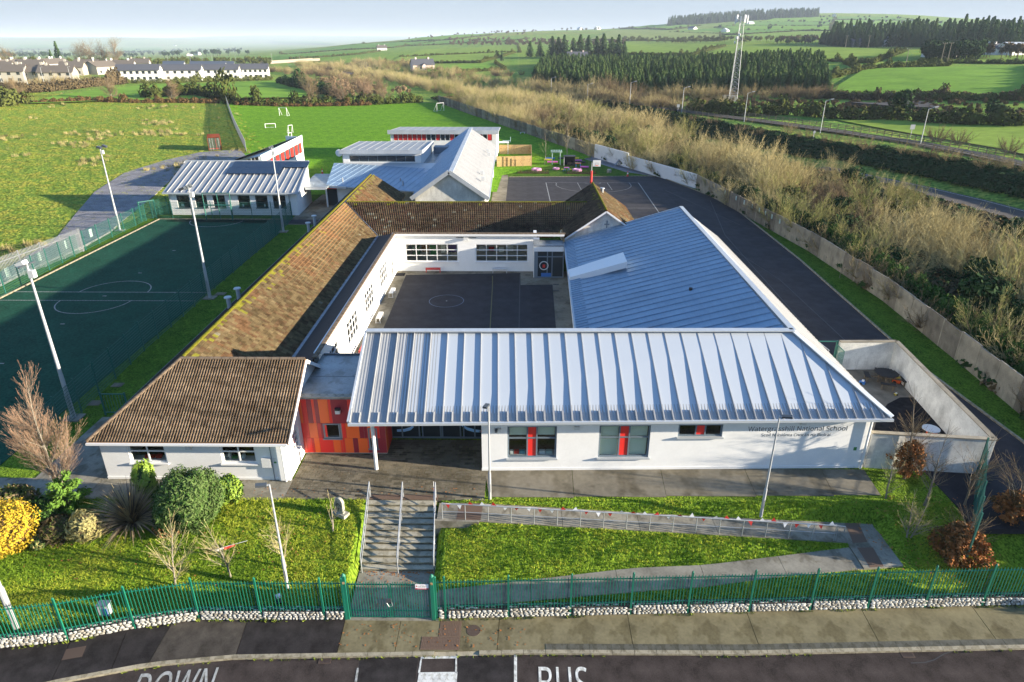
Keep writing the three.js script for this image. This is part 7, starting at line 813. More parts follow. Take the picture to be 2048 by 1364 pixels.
// ───────── vegetation ─────────
const up = V(0, 1, 0);
function rdir(r, d, spread) { const a = r() * 6.283, s = spread * (0.5 + 0.5 * r()), t = V(1, 0, 0).cross(d); if (t.lengthSq() < 0.01) t.set(0, 0, 1).cross(d); t.normalize(); const u = d.clone().cross(t); return d.clone().addScaledVector(t, Math.cos(a) * s).addScaledVector(u, Math.sin(a) * s).normalize(); }
function strip3(b, p, q, r0, r1) { b.tube(p, q, r0, r1, 3, false); }
// wood: trunk and limbs; twigs: fine ends. returns tips
function grow(wood, twig, p, d, len, r, lvl, R, o, tips) {
  const n = lvl >= 2 ? 3 : 2; let a = p.clone(), dir = d.clone(), ra = r;
  for (let i = 0; i < n; i++) { dir = rdir(R, dir, o.bend ?? 0.12).addScaledVector(up, o.lift ?? 0.08).normalize(); const b = a.clone().addScaledVector(dir, len / n), rb = r * (1 - 0.6 * (i + 1) / n); if (lvl === 0) strip3(twig, a, b, ra, Math.max(rb * 0.6, o.minr ?? 0.004)); else wood.tube(a, b, ra, rb, lvl > 1 ? 7 : 4, false);
    if (lvl > 0) { const k = o.kids[lvl] ?? 3; for (let j = 0; j < k; j++) { const t = (i === 0 && lvl === o.levels) ? (o.clear ?? 0.6) + (1 - (o.clear ?? 0.6)) * R() : R(); if (i === 0 && lvl === o.levels && R() < (o.bare ?? 0.8)) continue; const q = a.clone().lerp(b, t); grow(wood, twig, q, rdir(R, dir, o.spread[lvl] ?? 0.7), len * (o.ratio ?? 0.55) * (0.7 + 0.5 * R()) * (lvl === o.levels ? (o.taper ? 1.1 - 0.6 * (i + t) / n : 1) : 1), rb * (o.rr ?? 0.55), lvl - 1, R, o, tips); } }
    a = b; ra = rb; }
  if (lvl > 0) grow(wood, twig, a, dir, len * 0.5, ra * 0.8, lvl - 1, R, o, tips); else tips?.push(a.clone());
}
function bareTree(name, label, base, o, wm, tm, group) { const g = thing(name, label, 'tree', base, group), R = rng(o.seed), w = mb(), t = mb(), tips = []; (o.stems ?? [[0, 0, 0]]).forEach(([x, z, lean]) => grow(w, t, V(base.x + x, base.y - 0.1, base.z + z), V(Math.sin(lean), 1, (R() - 0.5) * 0.1).normalize(), o.h, o.r, o.levels, R, o, tips)); w.build('trunk', wm, g); t.build('twigs', tm, g); return { g, tips, R }; }
function leafCloud(b, c, rx, ry, rz, n, s, R, o = {}) { for (let i = 0; i < n; i++) { const u = R() * 2 - 1, a = R() * 6.283, k = Math.sqrt(1 - u * u), rad = o.fill ? Math.pow(R(), 0.4) : 0.78 + 0.26 * R(); const N = V(k * Math.cos(a), u, k * Math.sin(a)); if (o.dome && N.y < -0.35) N.y = -N.y; const bump = 1 + (o.bump ?? 0.12) * (wn(N.x * 2.6 + c.x + 50, N.z * 2.6 + N.y * 3.1 + c.z + 900, 3) - 0.5) * 2.4 + (R() < 0.03 ? 0.12 * R() : 0); const p = V(c.x + N.x * rx * rad * bump, c.y + N.y * ry * rad * bump, c.z + N.z * rz * rad * bump); const t = rdir(R, N, o.tilt ?? 1.0), e = rdir(R, t, 3).cross(t).normalize(), f = t.clone().cross(e), ss = s * (0.6 + 0.8 * R()), L = o.long ?? 1; b.tri(p.clone().addScaledVector(e, -ss * 0.5), p.clone().addScaledVector(e, ss * 0.5), p.clone().addScaledVector(f, ss * L)); if (o.quad) b.tri(p.clone().addScaledVector(e, ss * 0.5), p.clone().addScaledVector(e, -ss * 0.5), p.clone().addScaledVector(f, -ss * 0.5 * L)); } return b; }
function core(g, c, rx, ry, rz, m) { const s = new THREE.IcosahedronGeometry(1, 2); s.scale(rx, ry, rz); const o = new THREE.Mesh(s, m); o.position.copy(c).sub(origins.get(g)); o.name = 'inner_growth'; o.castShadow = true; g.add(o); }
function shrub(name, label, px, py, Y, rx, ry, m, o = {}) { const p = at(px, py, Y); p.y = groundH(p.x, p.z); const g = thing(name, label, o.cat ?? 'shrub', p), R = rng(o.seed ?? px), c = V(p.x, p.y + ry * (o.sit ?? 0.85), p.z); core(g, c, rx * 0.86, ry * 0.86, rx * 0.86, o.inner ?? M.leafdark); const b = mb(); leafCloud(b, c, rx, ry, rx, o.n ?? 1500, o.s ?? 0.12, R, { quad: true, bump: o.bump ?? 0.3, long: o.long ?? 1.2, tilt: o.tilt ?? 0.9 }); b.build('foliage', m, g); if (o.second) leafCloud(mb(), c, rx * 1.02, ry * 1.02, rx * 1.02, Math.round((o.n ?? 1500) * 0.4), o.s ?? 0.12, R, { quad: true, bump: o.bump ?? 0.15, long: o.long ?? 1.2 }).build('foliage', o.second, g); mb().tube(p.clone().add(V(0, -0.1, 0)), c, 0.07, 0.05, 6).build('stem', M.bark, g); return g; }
shrub('round_shrub', 'large rounded grey green shrub in front of the tiled wing', 388, 1040, -0.25, 1.55, 1.45, M.leafblue, { n: 15000, s: 0.055, long: 2.2, second: M.leafgreen, tilt: 0.8, bump: 0.24 });
shrub('golden_conifer', 'narrow golden green columnar conifer before the wall', 300, 1000, -0.1, 0.55, 1.15, M.leafbright, { n: 2600, s: 0.09, long: 1.6, sit: 0.95, tilt: 0.5 });
shrub('bright_shrub', 'small bright green shrub next to the large rounded one', 462, 1002, -0.12, 0.62, 0.75, M.leafbright, { n: 1500, s: 0.1, second: M.leafgreen });
shrub('yellow_shrub', 'large golden yellow shrub at the left of the lawn', 33, 1105, -0.95, 1.25, 1.2, M.leafyellow, { n: 9000, s: 0.06, inner: M.bracken, bump: 0.26 });
shrub('pale_shrub', 'pale straw green shrub at the lawn edge below the flax', 183, 1085, -0.8, 0.8, 0.75, M.hebe, { n: 2600, s: 0.07, long: 2.2, inner: M.heather, tilt: 0.5 });
shrub('heather_shrub', 'brownish heather shrub between the yellow and pale shrubs', 128, 1085, -0.8, 0.75, 0.55, M.heather, { n: 2200, s: 0.07, long: 2.5, inner: M.bracken, second: M.leafolive });
shrub('mound_shrub', 'small grey green mound shrub below the yellow shrub', 86, 1107, -0.95, 0.36, 0.34, M.leafblue, { n: 700, s: 0.06, second: M.hebe });
shrub('back_shrub', 'dark mixed shrub behind the yellow shrub', 40, 1035, -0.4, 1.0, 0.8, M.leafolive, { n: 2200, s: 0.1, second: M.twigB });
shrub('back_shrub', 'low dark shrub beside the birch trunk', 95, 1050, -0.5, 1.1, 0.6, M.leafgreen, { n: 2200, s: 0.09 });
shrub('low_plants', 'low red stemmed plants at the foot of the large shrub', 345, 1062, -0.5, 0.8, 0.35, M.leafgreen, { n: 1300, s: 0.09, second: M.leafbrown });
{ // pine shrub
  const p = at(150, 1040, -0.45); p.y = groundH(p.x, p.z); const g = thing('pine_shrub', 'open bright green pine shrub between birch and flax', 'shrub', p), R = rng(88), w = mb(), l = mb(); for (let i = 0; i < 16; i++) { const h = 0.3 + 1.7 * i / 16, a = i * 2.4, L = 1.1 * (1 - 0.6 * i / 16), q = V(p.x, p.y + h, p.z), e = V(p.x + Math.cos(a) * L, p.y + h + 0.3, p.z + Math.sin(a) * L); w.tube(q, e, 0.025, 0.012, 4); for (let k = 0; k < 5; k++) leafCloud(l, q.clone().lerp(e, 0.3 + 0.17 * k), 0.2, 0.16, 0.2, 34, 0.1, R, { fill: true, long: 1.6 }); } w.tube(p, V(p.x, p.y + 2.1, p.z), 0.05, 0.02, 6); w.build('trunk', M.bark, g); l.build('crown', mat([0.10, 0.19, 0.03], 0.8), g); }
{ // flax
  const p = at(268, 1052, -0.5); p.y = groundH(p.x, p.z); const g = thing('flax_plant', 'spiky bronze flax clump with arching leaves', 'plant', p), R = rng(90); const A = mb(), B = mb(); for (let i = 0; i < 460; i++) { const a = R() * 6.283, el = 0.25 + R() * 1.2, L = 1.5 + R() * 0.9, w = 0.035 + R() * 0.03, d = V(Math.cos(a) * Math.cos(el), Math.sin(el), Math.sin(a) * Math.cos(el)), s = V(-Math.sin(a), 0, Math.cos(a)), b = R() < 0.6 ? A : B; let q = V(p.x + Math.cos(a) * 0.15 * R(), p.y, p.z + Math.sin(a) * 0.15 * R()), ww = w; for (let k = 0; k < 5; k++) { const e = q.clone().addScaledVector(d, L / 5), w2 = w * (1 - (k + 1) / 5.2); b.quad(q.clone().addScaledVector(s, -ww), q.clone().addScaledVector(s, ww), e.clone().addScaledVector(s, w2), e.clone().addScaledVector(s, -w2)); d.y -= 0.13 + 0.1 * (1 - Math.sin(el)); d.normalize(); q = e; ww = w2; if (q.y < p.y + 0.05) break; } } A.build('leaves', M.flax, g); B.build('leaves', M.flaxB, g); }
const SM = { levels: 2, kids: { 2: 5, 1: 4 }, spread: { 2: 1.15, 1: 0.85 }, ratio: 0.52, rr: 0.5, taper: true, clear: 0.3, bare: 0.5, lift: 0.08 };
function smallTree(label, px, py, Y, h, seed, o = {}) { const p = at(px, py, Y); p.y = groundH(p.x, p.z); return bareTree('young_tree', label, p, { ...SM, h: h * 0.78, r: o.r ?? 0.045, seed, minr: 0.006, ...o }, o.wm ?? M.barkpale, o.tm ?? M.twigC, o.group); }
{ const p = at(120, 1003, -0.12); p.y = groundH(p.x, p.z); bareTree('birch_tree', 'bare white stemmed birch with dense reddish upright twigs', p, { levels: 3, kids: { 3: 8, 2: 6, 1: 5 }, spread: { 3: 1.0, 2: 0.62, 1: 0.5 }, ratio: 0.5, rr: 0.42, h: 4.3, r: 0.11, seed: 201, taper: true, clear: 0.3, bare: 0.3, lift: 0.14, minr: 0.006, stems: [[0, 0, -0.03]] }, M.barkpale, M.barkred); }
smallTree('young bare tree with reddish tips just behind the fence', 351, 1172, -1.25, 3.3, 301, { kids: { 2: 7, 1: 5 } }); smallTree('young bare tree beside the fallen flag', 461, 1150, -1.05, 2.9, 302, { kids: { 2: 7, 1: 5 } }); smallTree('young bare tree beside the lawn lamp post', 572, 1131, -0.95, 3.0, 303, { kids: { 2: 7, 1: 5 } }); smallTree('thin pruned tree beside the memorial stone', 666, 1066, -0.55, 2.0, 304, { kids: { 2: 2, 1: 2 }, r: 0.05, ratio: 0.5 });
{ // trees at the hall end of the lawn
  smallTree('slender bare tree by the corner of the hall apron', 1770, 1002, -0.2, 2.6, 311, { kids: { 2: 5, 1: 4 } }); smallTree('bare branching tree in the middle of the corner lawn', 1845, 1020, -0.3, 3.6, 312, { r: 0.07, kids: { 2: 7, 1: 5 }, wm: M.bark, tm: M.twigB }); smallTree('bare tree beside the mesh fence on the corner lawn', 1925, 1020, -0.3, 3.8, 313, { r: 0.06, kids: { 2: 7, 1: 5 }, wm: M.bark, tm: M.twigB }); smallTree('small twin stemmed tree tied to a stake', 1813, 1076, -0.6, 2.2, 314, { kids: { 2: 6, 1: 4 }, stems: [[0, 0, 0.05], [0.18, 0, 0.1]] });
  const beech = (label, px, py, Y, h, seed, leafLow, leafHigh, rad, n, col) => { const p = at(px, py, Y); p.y = groundH(p.x, p.z); const t = bareTree('beech_tree', label, p, { ...SM, h: h * 0.78, r: 0.08, seed, kids: { 2: 9, 1: 6 }, minr: 0.006 }, M.bark, M.twigB); const R = rng(seed + 5), b = mb(), b2 = mb(); for (let i = 0; i < n; i++) { const y = mixn(leafLow, leafHigh, Math.pow(R(), 0.8)), q = 1 - Math.abs((y - leafLow) / (leafHigh - leafLow) - 0.4) * 1.1; leafCloud(i % 3 ? b : b2, V(p.x + (R() - 0.5) * 2 * rad * q, p.y + y, p.z + (R() - 0.5) * 2 * rad * q), 0.16, 0.16, 0.16, 12, 0.085, R, { fill: true, quad: true }); } b.build('dead_leaves', M.leafbrown, t.g); b2.build('dead_leaves', M.bracken, t.g); };
  beech('young beech keeping brown leaves against the play yard wall', 1808, 958, -0.05, 4.2, 321, 0.3, 2.2, 0.75, 330); beech('wide low beech with a skirt of brown leaves at the drive fence', 1912, 1118, -0.9, 3.2, 322, 0.1, 1.9, 1.15, 620); beech('beech with brown lower leaves beside the drive', 2022, 1050, -0.2, 4.6, 323, 0.5, 2.0, 0.9, 380);
}
smallTree('bare sapling beside the timber enclosure', 1089, 330, 0, 6.0, 331, { r: 0.06, kids: { 2: 4, 1: 2 }, ratio: 0.35 }); smallTree('bushy bare sapling by the grey path', 1134, 312, 0, 5.5, 332, { r: 0.08, kids: { 2: 7, 1: 4 }, ratio: 0.35 }); smallTree('thin sapling beside the ball hoop', 1178, 328, 0, 3.4, 333, { r: 0.03, kids: { 2: 2, 1: 2 } }); smallTree('tiny sapling on the verge by the east wall', 1679, 555, 0, 2.0, 334, { r: 0.02, kids: { 2: 2, 1: 2 } });
// grass tufts on the front lawn and verge
{
  const b = mb(), R = rng(400); for (let i = 0; i < 7; i++) { const a = R() * 6.283, x = (R() - 0.5) * 0.1, z = (R() - 0.5) * 0.1, h = 0.03 + R() * 0.045, l = 0.05; b.tri(V(x - 0.012, -0.01, z), V(x + 0.012, -0.01, z), V(x + Math.cos(a) * l, h, z + Math.sin(a) * l)); } const geo = b.geometry();
  const A = [], B = [], C = [], D = []; const m4 = () => new THREE.Matrix4(), q = new THREE.Quaternion(), onPath = (x, z) => (x > -3.2 && x < 18.4 && ((z > lineZ(UBl, x) - 0.05 && z < lineZ(UFl, x) + 0.06) || (z > lineZ(LBl, x) - 0.05 && z < lineZ(LFl, x) + 0.05))) || (x > -7.9 && x < -3.4 && z > -28.4) || (x > 16 && x < 18.6 && z > -27.3 && z < -24.2 + (18.4 - x) * 0.1);
  for (let i = 0; i < 80000; i++) { const x = -30 + R() * 52, z = -28 + R() * 8.5; const f = fenceZ(x); if (z > f - 0.35 || onPath(x, z)) continue; if (x > -3 && x < 19 && z < lineZ(UBl, x) - 0.02 && z < -28.2) continue; const s = 0.7 + R() * 0.9; q.setFromAxisAngle(up, R() * 6.283); const M4 = m4().compose(V(x, frontH(x, z), z), q, V(s, s * (0.7 + 0.7 * wn(x * 0.9, z * 0.9)), s)); const t = wn(x * 0.5 + 7, z * 0.5, 3) + (R() - 0.5) * 0.25; (t > 0.56 ? B : t < 0.42 ? C : A).push(M4); }
  inst('lawn_grass', geo, mat([0.23, 0.33, 0.029], 0.9), A).userData.label = 'short green grass of the front lawn'; inst('lawn_grass', geo, mat([0.33, 0.38, 0.042], 0.9), B).userData.label = 'yellow green grass of the front lawn'; inst('lawn_grass', geo, mat([0.15, 0.25, 0.022], 0.9), C).userData.label = 'darker grass of the front lawn';
  for (const o of scene.children) if (o.name.startsWith('lawn_grass')) o.userData.category = 'grass';
}
// dry tussocks on the rough field
{ const b = mb(), R = rng(410); for (let i = 0; i < 12; i++) { const a = R() * 6.283, x = (R() - 0.5) * 0.5, z = (R() - 0.5) * 0.5, h = 0.3 + R() * 0.5; b.tri(V(x - 0.04, -0.05, z), V(x + 0.04, -0.05, z), V(x + Math.cos(a) * 0.25, h, z + Math.sin(a) * 0.25)); } const geo = b.geometry(), A = [], B = [], q = new THREE.Quaternion(); for (let i = 0; i < 15000; i++) { const z = -45 - Math.pow(R(), 1.3) * 215, x = -51.5 - R() * (30 + -z * 0.75), n = wn(x / 9, z / 9), xm = z < -148 ? -52 - (-146 - z) * 0.46 : -52; if (x > xm - 1.5) continue; q.setFromAxisAngle(up, R() * 6.283); const s = 0.5 + n * 1.2; (n > 0.68 ? A : B).push(new THREE.Matrix4().compose(V(x, H(x, z) + 0.05, z), q, V(s, s * (n > 0.68 ? 0.9 : 0.35), s))); } const t1 = inst('dry_grass', geo, mat([0.26, 0.225, 0.10], 0.95), A), t2 = inst('rough_grass', geo, mat([0.21, 0.235, 0.04], 0.95), B); Object.assign(t1.userData, { label: 'dry straw coloured tussocks in the rough field', category: 'grass' }); Object.assign(t2.userData, { label: 'green tussocks covering the rough field', category: 'grass' }); }
// ───────── scrub belt between the boundary wall and the road cutting ─────────
function scrubProto(seed, h, spread, tm, wm, o = {}) { const R = rng(seed), w = mb(), t = mb(); const n = o.stems ?? 11; for (let i = 0; i < n; i++) { const a = i * 2.4 + R(), q = Math.sqrt((i + 0.5) / n), e = spread * 1.7 * q; grow(w, t, V(Math.cos(a) * 0.35 * q, -0.2, Math.sin(a) * 0.35 * q), V(Math.cos(a) * e, 1, Math.sin(a) * e).normalize(), h * (0.62 + 0.16 * R()), 0.045, 2, R, { levels: 2, kids: { 2: o.k2 ?? 4, 1: o.k1 ?? 5 }, spread: { 2: 0.75, 1: 0.8 }, ratio: 0.40, rr: 0.6, bend: 0.16, lift: 0.07, minr: 0.012, bare: 0.4, clear: 0.2 }); } return [w, t, wm, tm]; }
const SCRUB = [];
const WX = [[40, 29], [-24, 29.5], [-45, 32.3], [-57, 33], [-73, 32.4], [-107, 28.1], [-138, 15.1], [-267, -30.5], [-420, -84], [-500, -130]].map(([z, x]) => [-z, x]), wallX = (z) => lineZ(WX, -z), MX = MAIN.map(([x, z]) => [-z, x]).sort((a, b) => a[0] - b[0]), roadX = (z) => lineZ(MX, -z);
{
  const kinds = [['scrub_bush', 'leafless straw coloured scrub bush in the belt behind the east wall', M.twigC, M.twig, 1, 4.0, 0.6], ['scrub_bush', 'leafless brown scrub bush in the belt behind the east wall', M.twig, M.twigB, 2, 3.6, 0.7], ['scrub_bush', 'leafless dark twiggy scrub bush in the belt behind the east wall', M.twigB, M.twigD, 3, 3.0, 0.85], ['scrub_bush', 'leafless pale spreading willow bush in the belt behind the east wall', M.twigC, M.twigC, 4, 4.4, 0.5], ['scrub_bush', 'olive green lichened thorn bush in the belt behind the east wall', M.twigO, M.twigB, 5, 4.2, 0.65]];
  const protos = kinds.map(([n, l, tm, wm, s, h, sp]) => { const [w, t] = scrubProto(500 + s, h, sp, tm, wm); const g = new THREE.Group(); g.name = n; const a = new THREE.Mesh(w.geometry(), wm), b = new THREE.Mesh(t.geometry(), tm); a.name = 'stems'; b.name = 'twigs'; a.castShadow = b.castShadow = a.receiveShadow = b.receiveShadow = true; g.add(a, b); g.userData = { label: l, category: 'bush', group: 'scrub belt behind the east wall, ' + l.split(' ').slice(1, 3).join(' ') }; return g; });
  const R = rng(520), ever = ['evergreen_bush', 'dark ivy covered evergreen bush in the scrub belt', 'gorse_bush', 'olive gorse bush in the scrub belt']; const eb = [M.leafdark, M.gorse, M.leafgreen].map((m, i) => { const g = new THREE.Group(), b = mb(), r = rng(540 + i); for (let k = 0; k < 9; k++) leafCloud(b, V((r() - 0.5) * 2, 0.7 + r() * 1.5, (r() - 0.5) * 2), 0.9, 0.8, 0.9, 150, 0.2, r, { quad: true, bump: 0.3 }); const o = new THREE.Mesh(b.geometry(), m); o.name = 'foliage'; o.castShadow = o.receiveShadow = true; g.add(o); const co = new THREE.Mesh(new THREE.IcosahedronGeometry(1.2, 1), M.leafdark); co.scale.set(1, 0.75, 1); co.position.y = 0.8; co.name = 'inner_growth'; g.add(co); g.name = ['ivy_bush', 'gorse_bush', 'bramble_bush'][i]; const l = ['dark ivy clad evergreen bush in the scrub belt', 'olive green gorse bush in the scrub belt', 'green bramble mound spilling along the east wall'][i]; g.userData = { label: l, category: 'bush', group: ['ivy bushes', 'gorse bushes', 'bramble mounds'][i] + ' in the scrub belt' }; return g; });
  SCRUB.push(...protos); const place = (src, x, z, s, sy) => copyThing(src, V(x, H(x, z) - 0.1, z), R() * 6.283, V(s, sy, s));
  let n = 0; const far = [[], [], [], [], []];
  for (let z = -26; z > -262; z -= 3.7) { const a = wallX(z) + 1.8, b = roadX(z) - (z > -160 ? 20 : 14); for (let x = a; x < b; x += 3.7) { const X = x + (R() - 0.5) * 2.8, Z = z + (R() - 0.5) * 2.8, D = Math.hypot(X, Z), t = wn(X / 11, Z / 11 + 40, 2), edge = X - wallX(Z), near = Math.abs(Z) < 62 && X > 34; const k = R() < 0.22 ? 4 : R() < 0.3 ? 1 : t > 0.55 ? 2 : t > 0.44 ? 0 : 3; if (R() < 0.1 && D < 200 && edge > 4) { place(eb[R() < 0.5 ? 0 : 1], X, Z, 0.9 + R() * 0.4, 0.9 + R() * 0.5); continue; } const s = (0.95 + 0.55 * R()) * (edge < 6 ? 0.8 : 1) * (b - X < 9 && Z > -150 ? 0.68 : 1);
      if (Math.abs(X / -Z) > 0.98 + 0.2 && Z > -40) continue;
      if (D < 175) { if (near && edge > 4 && R() < 0.42) { place(eb[R() < 0.6 ? 0 : 1], X, Z, 1.0 + R() * 0.5, 0.9 + R() * 0.6); continue; } if (edge < 8 && edge > 3.6 && R() < 0.4) place(eb[0], X, Z, 0.9 + R() * 0.5, 0.7 + R() * 0.4); if (n++ < 290) place(protos[k], X, Z, s, s * (0.8 + 0.35 * R())); else far[k].push([X, Z, s]); } else far[k].push([X, Z, s * 1.05]); } }
  for (let z = -262; z > -640; z -= 5.5) { for (const [a, b] of [[roadX(z) - 30, roadX(z) - 9], [roadX(z) + 9, roadX(z) + 20]]) for (let x = a; x < b; x += 5) { const X = x + (R() - 0.5) * 4, Z = z + (R() - 0.5) * 5; far[Math.floor(R() * 5)].push([X, Z, 0.8 + R() * 0.6]); } }
  for (let i = 0; i < 46; i++) { const z = -28 - i * 1.75, X = wallX(z) + 2.2 + R() * 0.4; place(eb[z > -75 ? 2 : 0], X, z, 0.56 + R() * 0.2, 0.85 + R() * 0.25); }
  protos.forEach((p, k) => { for (const c of p.children) { const o = inst('far_scrub', c.geometry, c.material, far[k].map(([x, z, s], i) => new THREE.Matrix4().compose(V(x, H(x, z) - 0.1, z), new THREE.Quaternion().setFromAxisAngle(up, x * 7 + z), V(s, s * 0.95, s)))); Object.assign(o.userData, { label: 'far leafless scrub running beside the main road, ' + ['straw', 'brown', 'dark', 'pale', 'olive'][k] + ' ' + c.name, category: 'scrub' }); } });
  // undergrowth on the ground and on the far bank of the cutting
  const ub = mb(), r2 = rng(560); leafCloud(ub, V(0, 0.25, 0), 0.9, 0.45, 0.9, 60, 0.28, r2, { quad: true, bump: 0.4, dome: true }); const ug = ub.geometry(), A = [], B = [], C = []; for (let i = 0; i < 9000; i++) { const z = -22 - Math.pow(R(), 1.4) * 260, a = wallX(z) + 1, b = roadX(z) - (z > -150 ? 12 : 7), x = mixn(a, b, R()), s = 0.7 + R() * 0.9; (R() < 0.5 ? A : B).push(new THREE.Matrix4().compose(V(x, H(x, z) - 0.1, z), new THREE.Quaternion().setFromAxisAngle(up, R() * 6), V(s, s, s))); }
  for (let i = 0; i < 6500; i++) { const z = -50 - R() * 260, d = 7.5 + R() * 8, x = roadX(z) + d * (z > -150 ? 1.25 : 1), s = 0.8 + R() * 0.9; C.push(new THREE.Matrix4().compose(V(x, H(x, z) - 0.1, z), new THREE.Quaternion().setFromAxisAngle(up, R() * 6), V(s, s, s))); }
  for (const [l, m, t] of [[A, M.leafdark, 'dark undergrowth'], [B, M.heather, 'brown undergrowth'], [C, M.leafdark, 'ivy covering the road cutting bank']]) Object.assign(inst('undergrowth', ug, m, l).userData, { label: t + (t.startsWith('ivy') ? '' : ' below the scrub'), category: 'undergrowth' });
  // bushes on the top of the cutting bank
  for (const [px, py, s] of [[1390, 240, 1.0], [1428, 246, 1.1], [1480, 262, 1.0], [1520, 270, 1.0], [1575, 262, 0.9], [1610, 275, 1.1], [1660, 285, 1.1], [1705, 290, 0.9], [1735, 300, 1.0], [1815, 310, 1.0], [1862, 316, 1.2], [1895, 322, 1.0], [1975, 338, 1.2], [2035, 345, 1.1]]) { const p = hit(px, py + 6); copyThing(protos[px % 2 ? 1 : 2], p, px, V(s, s * 0.9, s), { label: 'leafless bush on the crest of the road cutting', group: 'bushes on the crest of the cutting' }); }
  for (const [px, py, s, l] of [[1874, 283, 1.35, 'dome shaped bare tree in the sunlit roadside field'], [1918, 288, 1.2, 'smaller dome shaped bare tree beside the first in the roadside field'], [2018, 306, 1.2, 'bare bush near the end of the roadside field fence']]) { const p = hit(px, py); copyThing(protos[2], p, px, V(s, s, s), { label: l, group: undefined, category: 'tree' }); }
}
// leaf litter at the steps and weeds along kerb and wall foot
{
  const R = rng(620), lg = mb().tri(V(-0.03, 0.012, 0), V(0.03, 0.015, 0.01), V(0, 0.02, 0.05)).tri(V(0.03, 0.015, 0.01), V(-0.03, 0.012, 0), V(0, 0.01, -0.04)).geometry(), L = [], q = new THREE.Quaternion(); const add = (x, y, z) => L.push(new THREE.Matrix4().compose(V(x, y, z), q.setFromAxisAngle(up, R() * 6).clone(), V(1, 1, 1).multiplyScalar(0.7 + R() * 0.7)));
  for (let i = 0; i < 160; i++) add(-7.3 + R() * 3.4, -1.49, -24.4 + Math.pow(R(), 3) * 2.6); for (let i = 0; i < 90; i++) add(-7.5 + R() * 8, -1.495, -21.3 + R() * 1.2); for (let i = 0; i < 60; i++) add(-14 + R() * 12, 0.008, -29 + R() * 0.9); for (let i = 0; i < 260; i++) { const x = 17 + R() * 6, z = -28.5 + R() * 5; add(x, frontH(x, z) + 0.05, z); } for (let i = 0; i < 180; i++) { const x = -24 + R() * 15, z = -23 + R() * -4; add(x, frontH(x, z) + 0.05, z); }
  Object.assign(inst('fallen_leaves', lg, M.leafbrown, L).userData, { label: 'scattered brown fallen leaves', category: 'leaves' });
  const wg = mb(); for (let i = 0; i < 9; i++) { const a = R() * 6.283; wg.tri(V(-0.015 + Math.cos(a) * 0.03, 0, Math.sin(a) * 0.03), V(0.015 + Math.cos(a) * 0.03, 0, Math.sin(a) * 0.03), V(Math.cos(a) * 0.1, 0.05 + R() * 0.07, Math.sin(a) * 0.1)); } const geo = wg.geometry(), Wd = []; const put = (x, y, z, s) => Wd.push(new THREE.Matrix4().compose(V(x, y, z), q.setFromAxisAngle(up, R() * 6).clone(), V(s, s * (0.5 + R()), s)));
  for (let x = -27; x < 24; x += 0.05 + R() * 0.22) { if (x > -7.4 && x < -3.6) continue; if (wn(x * 0.7, 3) > 0.45) put(x, -1.5, fenceZ(x) + 0.09 + R() * 0.07, 0.5 + R() * 0.8); } for (let x = -24; x < 24; x += 0.06 + R() * 0.4) { if (wn(x * 0.6 + 40, 9) > 0.55) put(x, -1.62, lineZ([[-60, -8], [-30, -13.6], [-23, -16.5], [-18.54, -18.32], [-14.87, -19.26], [-11.57, -19.66], [-2.46, -19.93], [0.28, -20.03], [9.19, -20.08], [21.12, -20.51], [60, -21.5]], x) + 0.16 + R() * 0.06, 0.5 + R() * 0.6); } for (let z = -37; z > -46; z -= 0.2) put(26.4 + R() * 0.1, 0, z, 0.6);
  Object.assign(inst('kerb_weeds', geo, mat([0.15, 0.19, 0.03], 0.9), Wd).userData, { label: 'weeds and moss growing along kerb and wall foot', category: 'weeds' });
}
// ───────── landscape beyond ─────────
const R8 = rng(700);
const lumpGeo = [0, 1, 2].map((k) => { const b = mb(), r = rng(710 + k); leafCloud(b, V(0, 0.75, 0), 1, 0.9, 1, 230, 0.25, r, { quad: true, bump: 0.35, fill: k === 2 }); return b.geometry(); });
const treeGeo = [0, 1].map((k) => { const b = mb(), r = rng(720 + k); for (let i = 0; i < 7; i++) leafCloud(b, V((r() - 0.5) * 1.1, 1.0 + r() * 0.9, (r() - 0.5) * 1.1), 0.5, 0.45, 0.5, 44, 0.22, r, { quad: true, fill: true }); b.tube(V(0, -0.1, 0), V(0, 1.2, 0), 0.07, 0.05, 5); return b.geometry().scale(0.5, 0.5, 0.5); });
function hedgeLine(px, h, material, label, group, o = {}) {
  const pts = px.map(([x, y]) => hit(x, y)), g = thing('hedgerow', label, 'hedge', pts[0], group), gs = []; let n = 0;
  for (let i = 0; i < pts.length - 1; i++) { const a = pts[i], b = pts[i + 1], L = Math.hypot(b.x - a.x, b.z - a.z), D = Math.hypot(a.x, a.z), st = Math.max(h * 0.7, D / 260), k = Math.max(1, Math.round(L / st)); for (let j = 0; j < k && n < 260; j++, n++) { const t = (j + R8() * 0.6) / k, x = mixn(a.x, b.x, t) + (R8() - 0.5) * h * 0.4, z = mixn(a.z, b.z, t) + (R8() - 0.5) * h * 0.4, s = h * (0.45 + 0.35 * R8()) * Math.max(1, D / 1400), big = R8() < (o.trees ?? 0.06) ? 1.9 : 1; const m = new THREE.Matrix4().compose(V(x, H(x, z) - 0.2, z).sub(g.position), new THREE.Quaternion().setFromAxisAngle(up, R8() * 6), V(Math.max(s, st * 0.62), s * big, Math.max(s, st * 0.4))); gs.push(lumpGeo[n % 3].clone().applyMatrix4(m)); } }
  const o2 = new THREE.Mesh(mergeGeometries(gs), material); o2.name = 'foliage'; o2.castShadow = o2.receiveShadow = true; g.add(o2); return g;
}
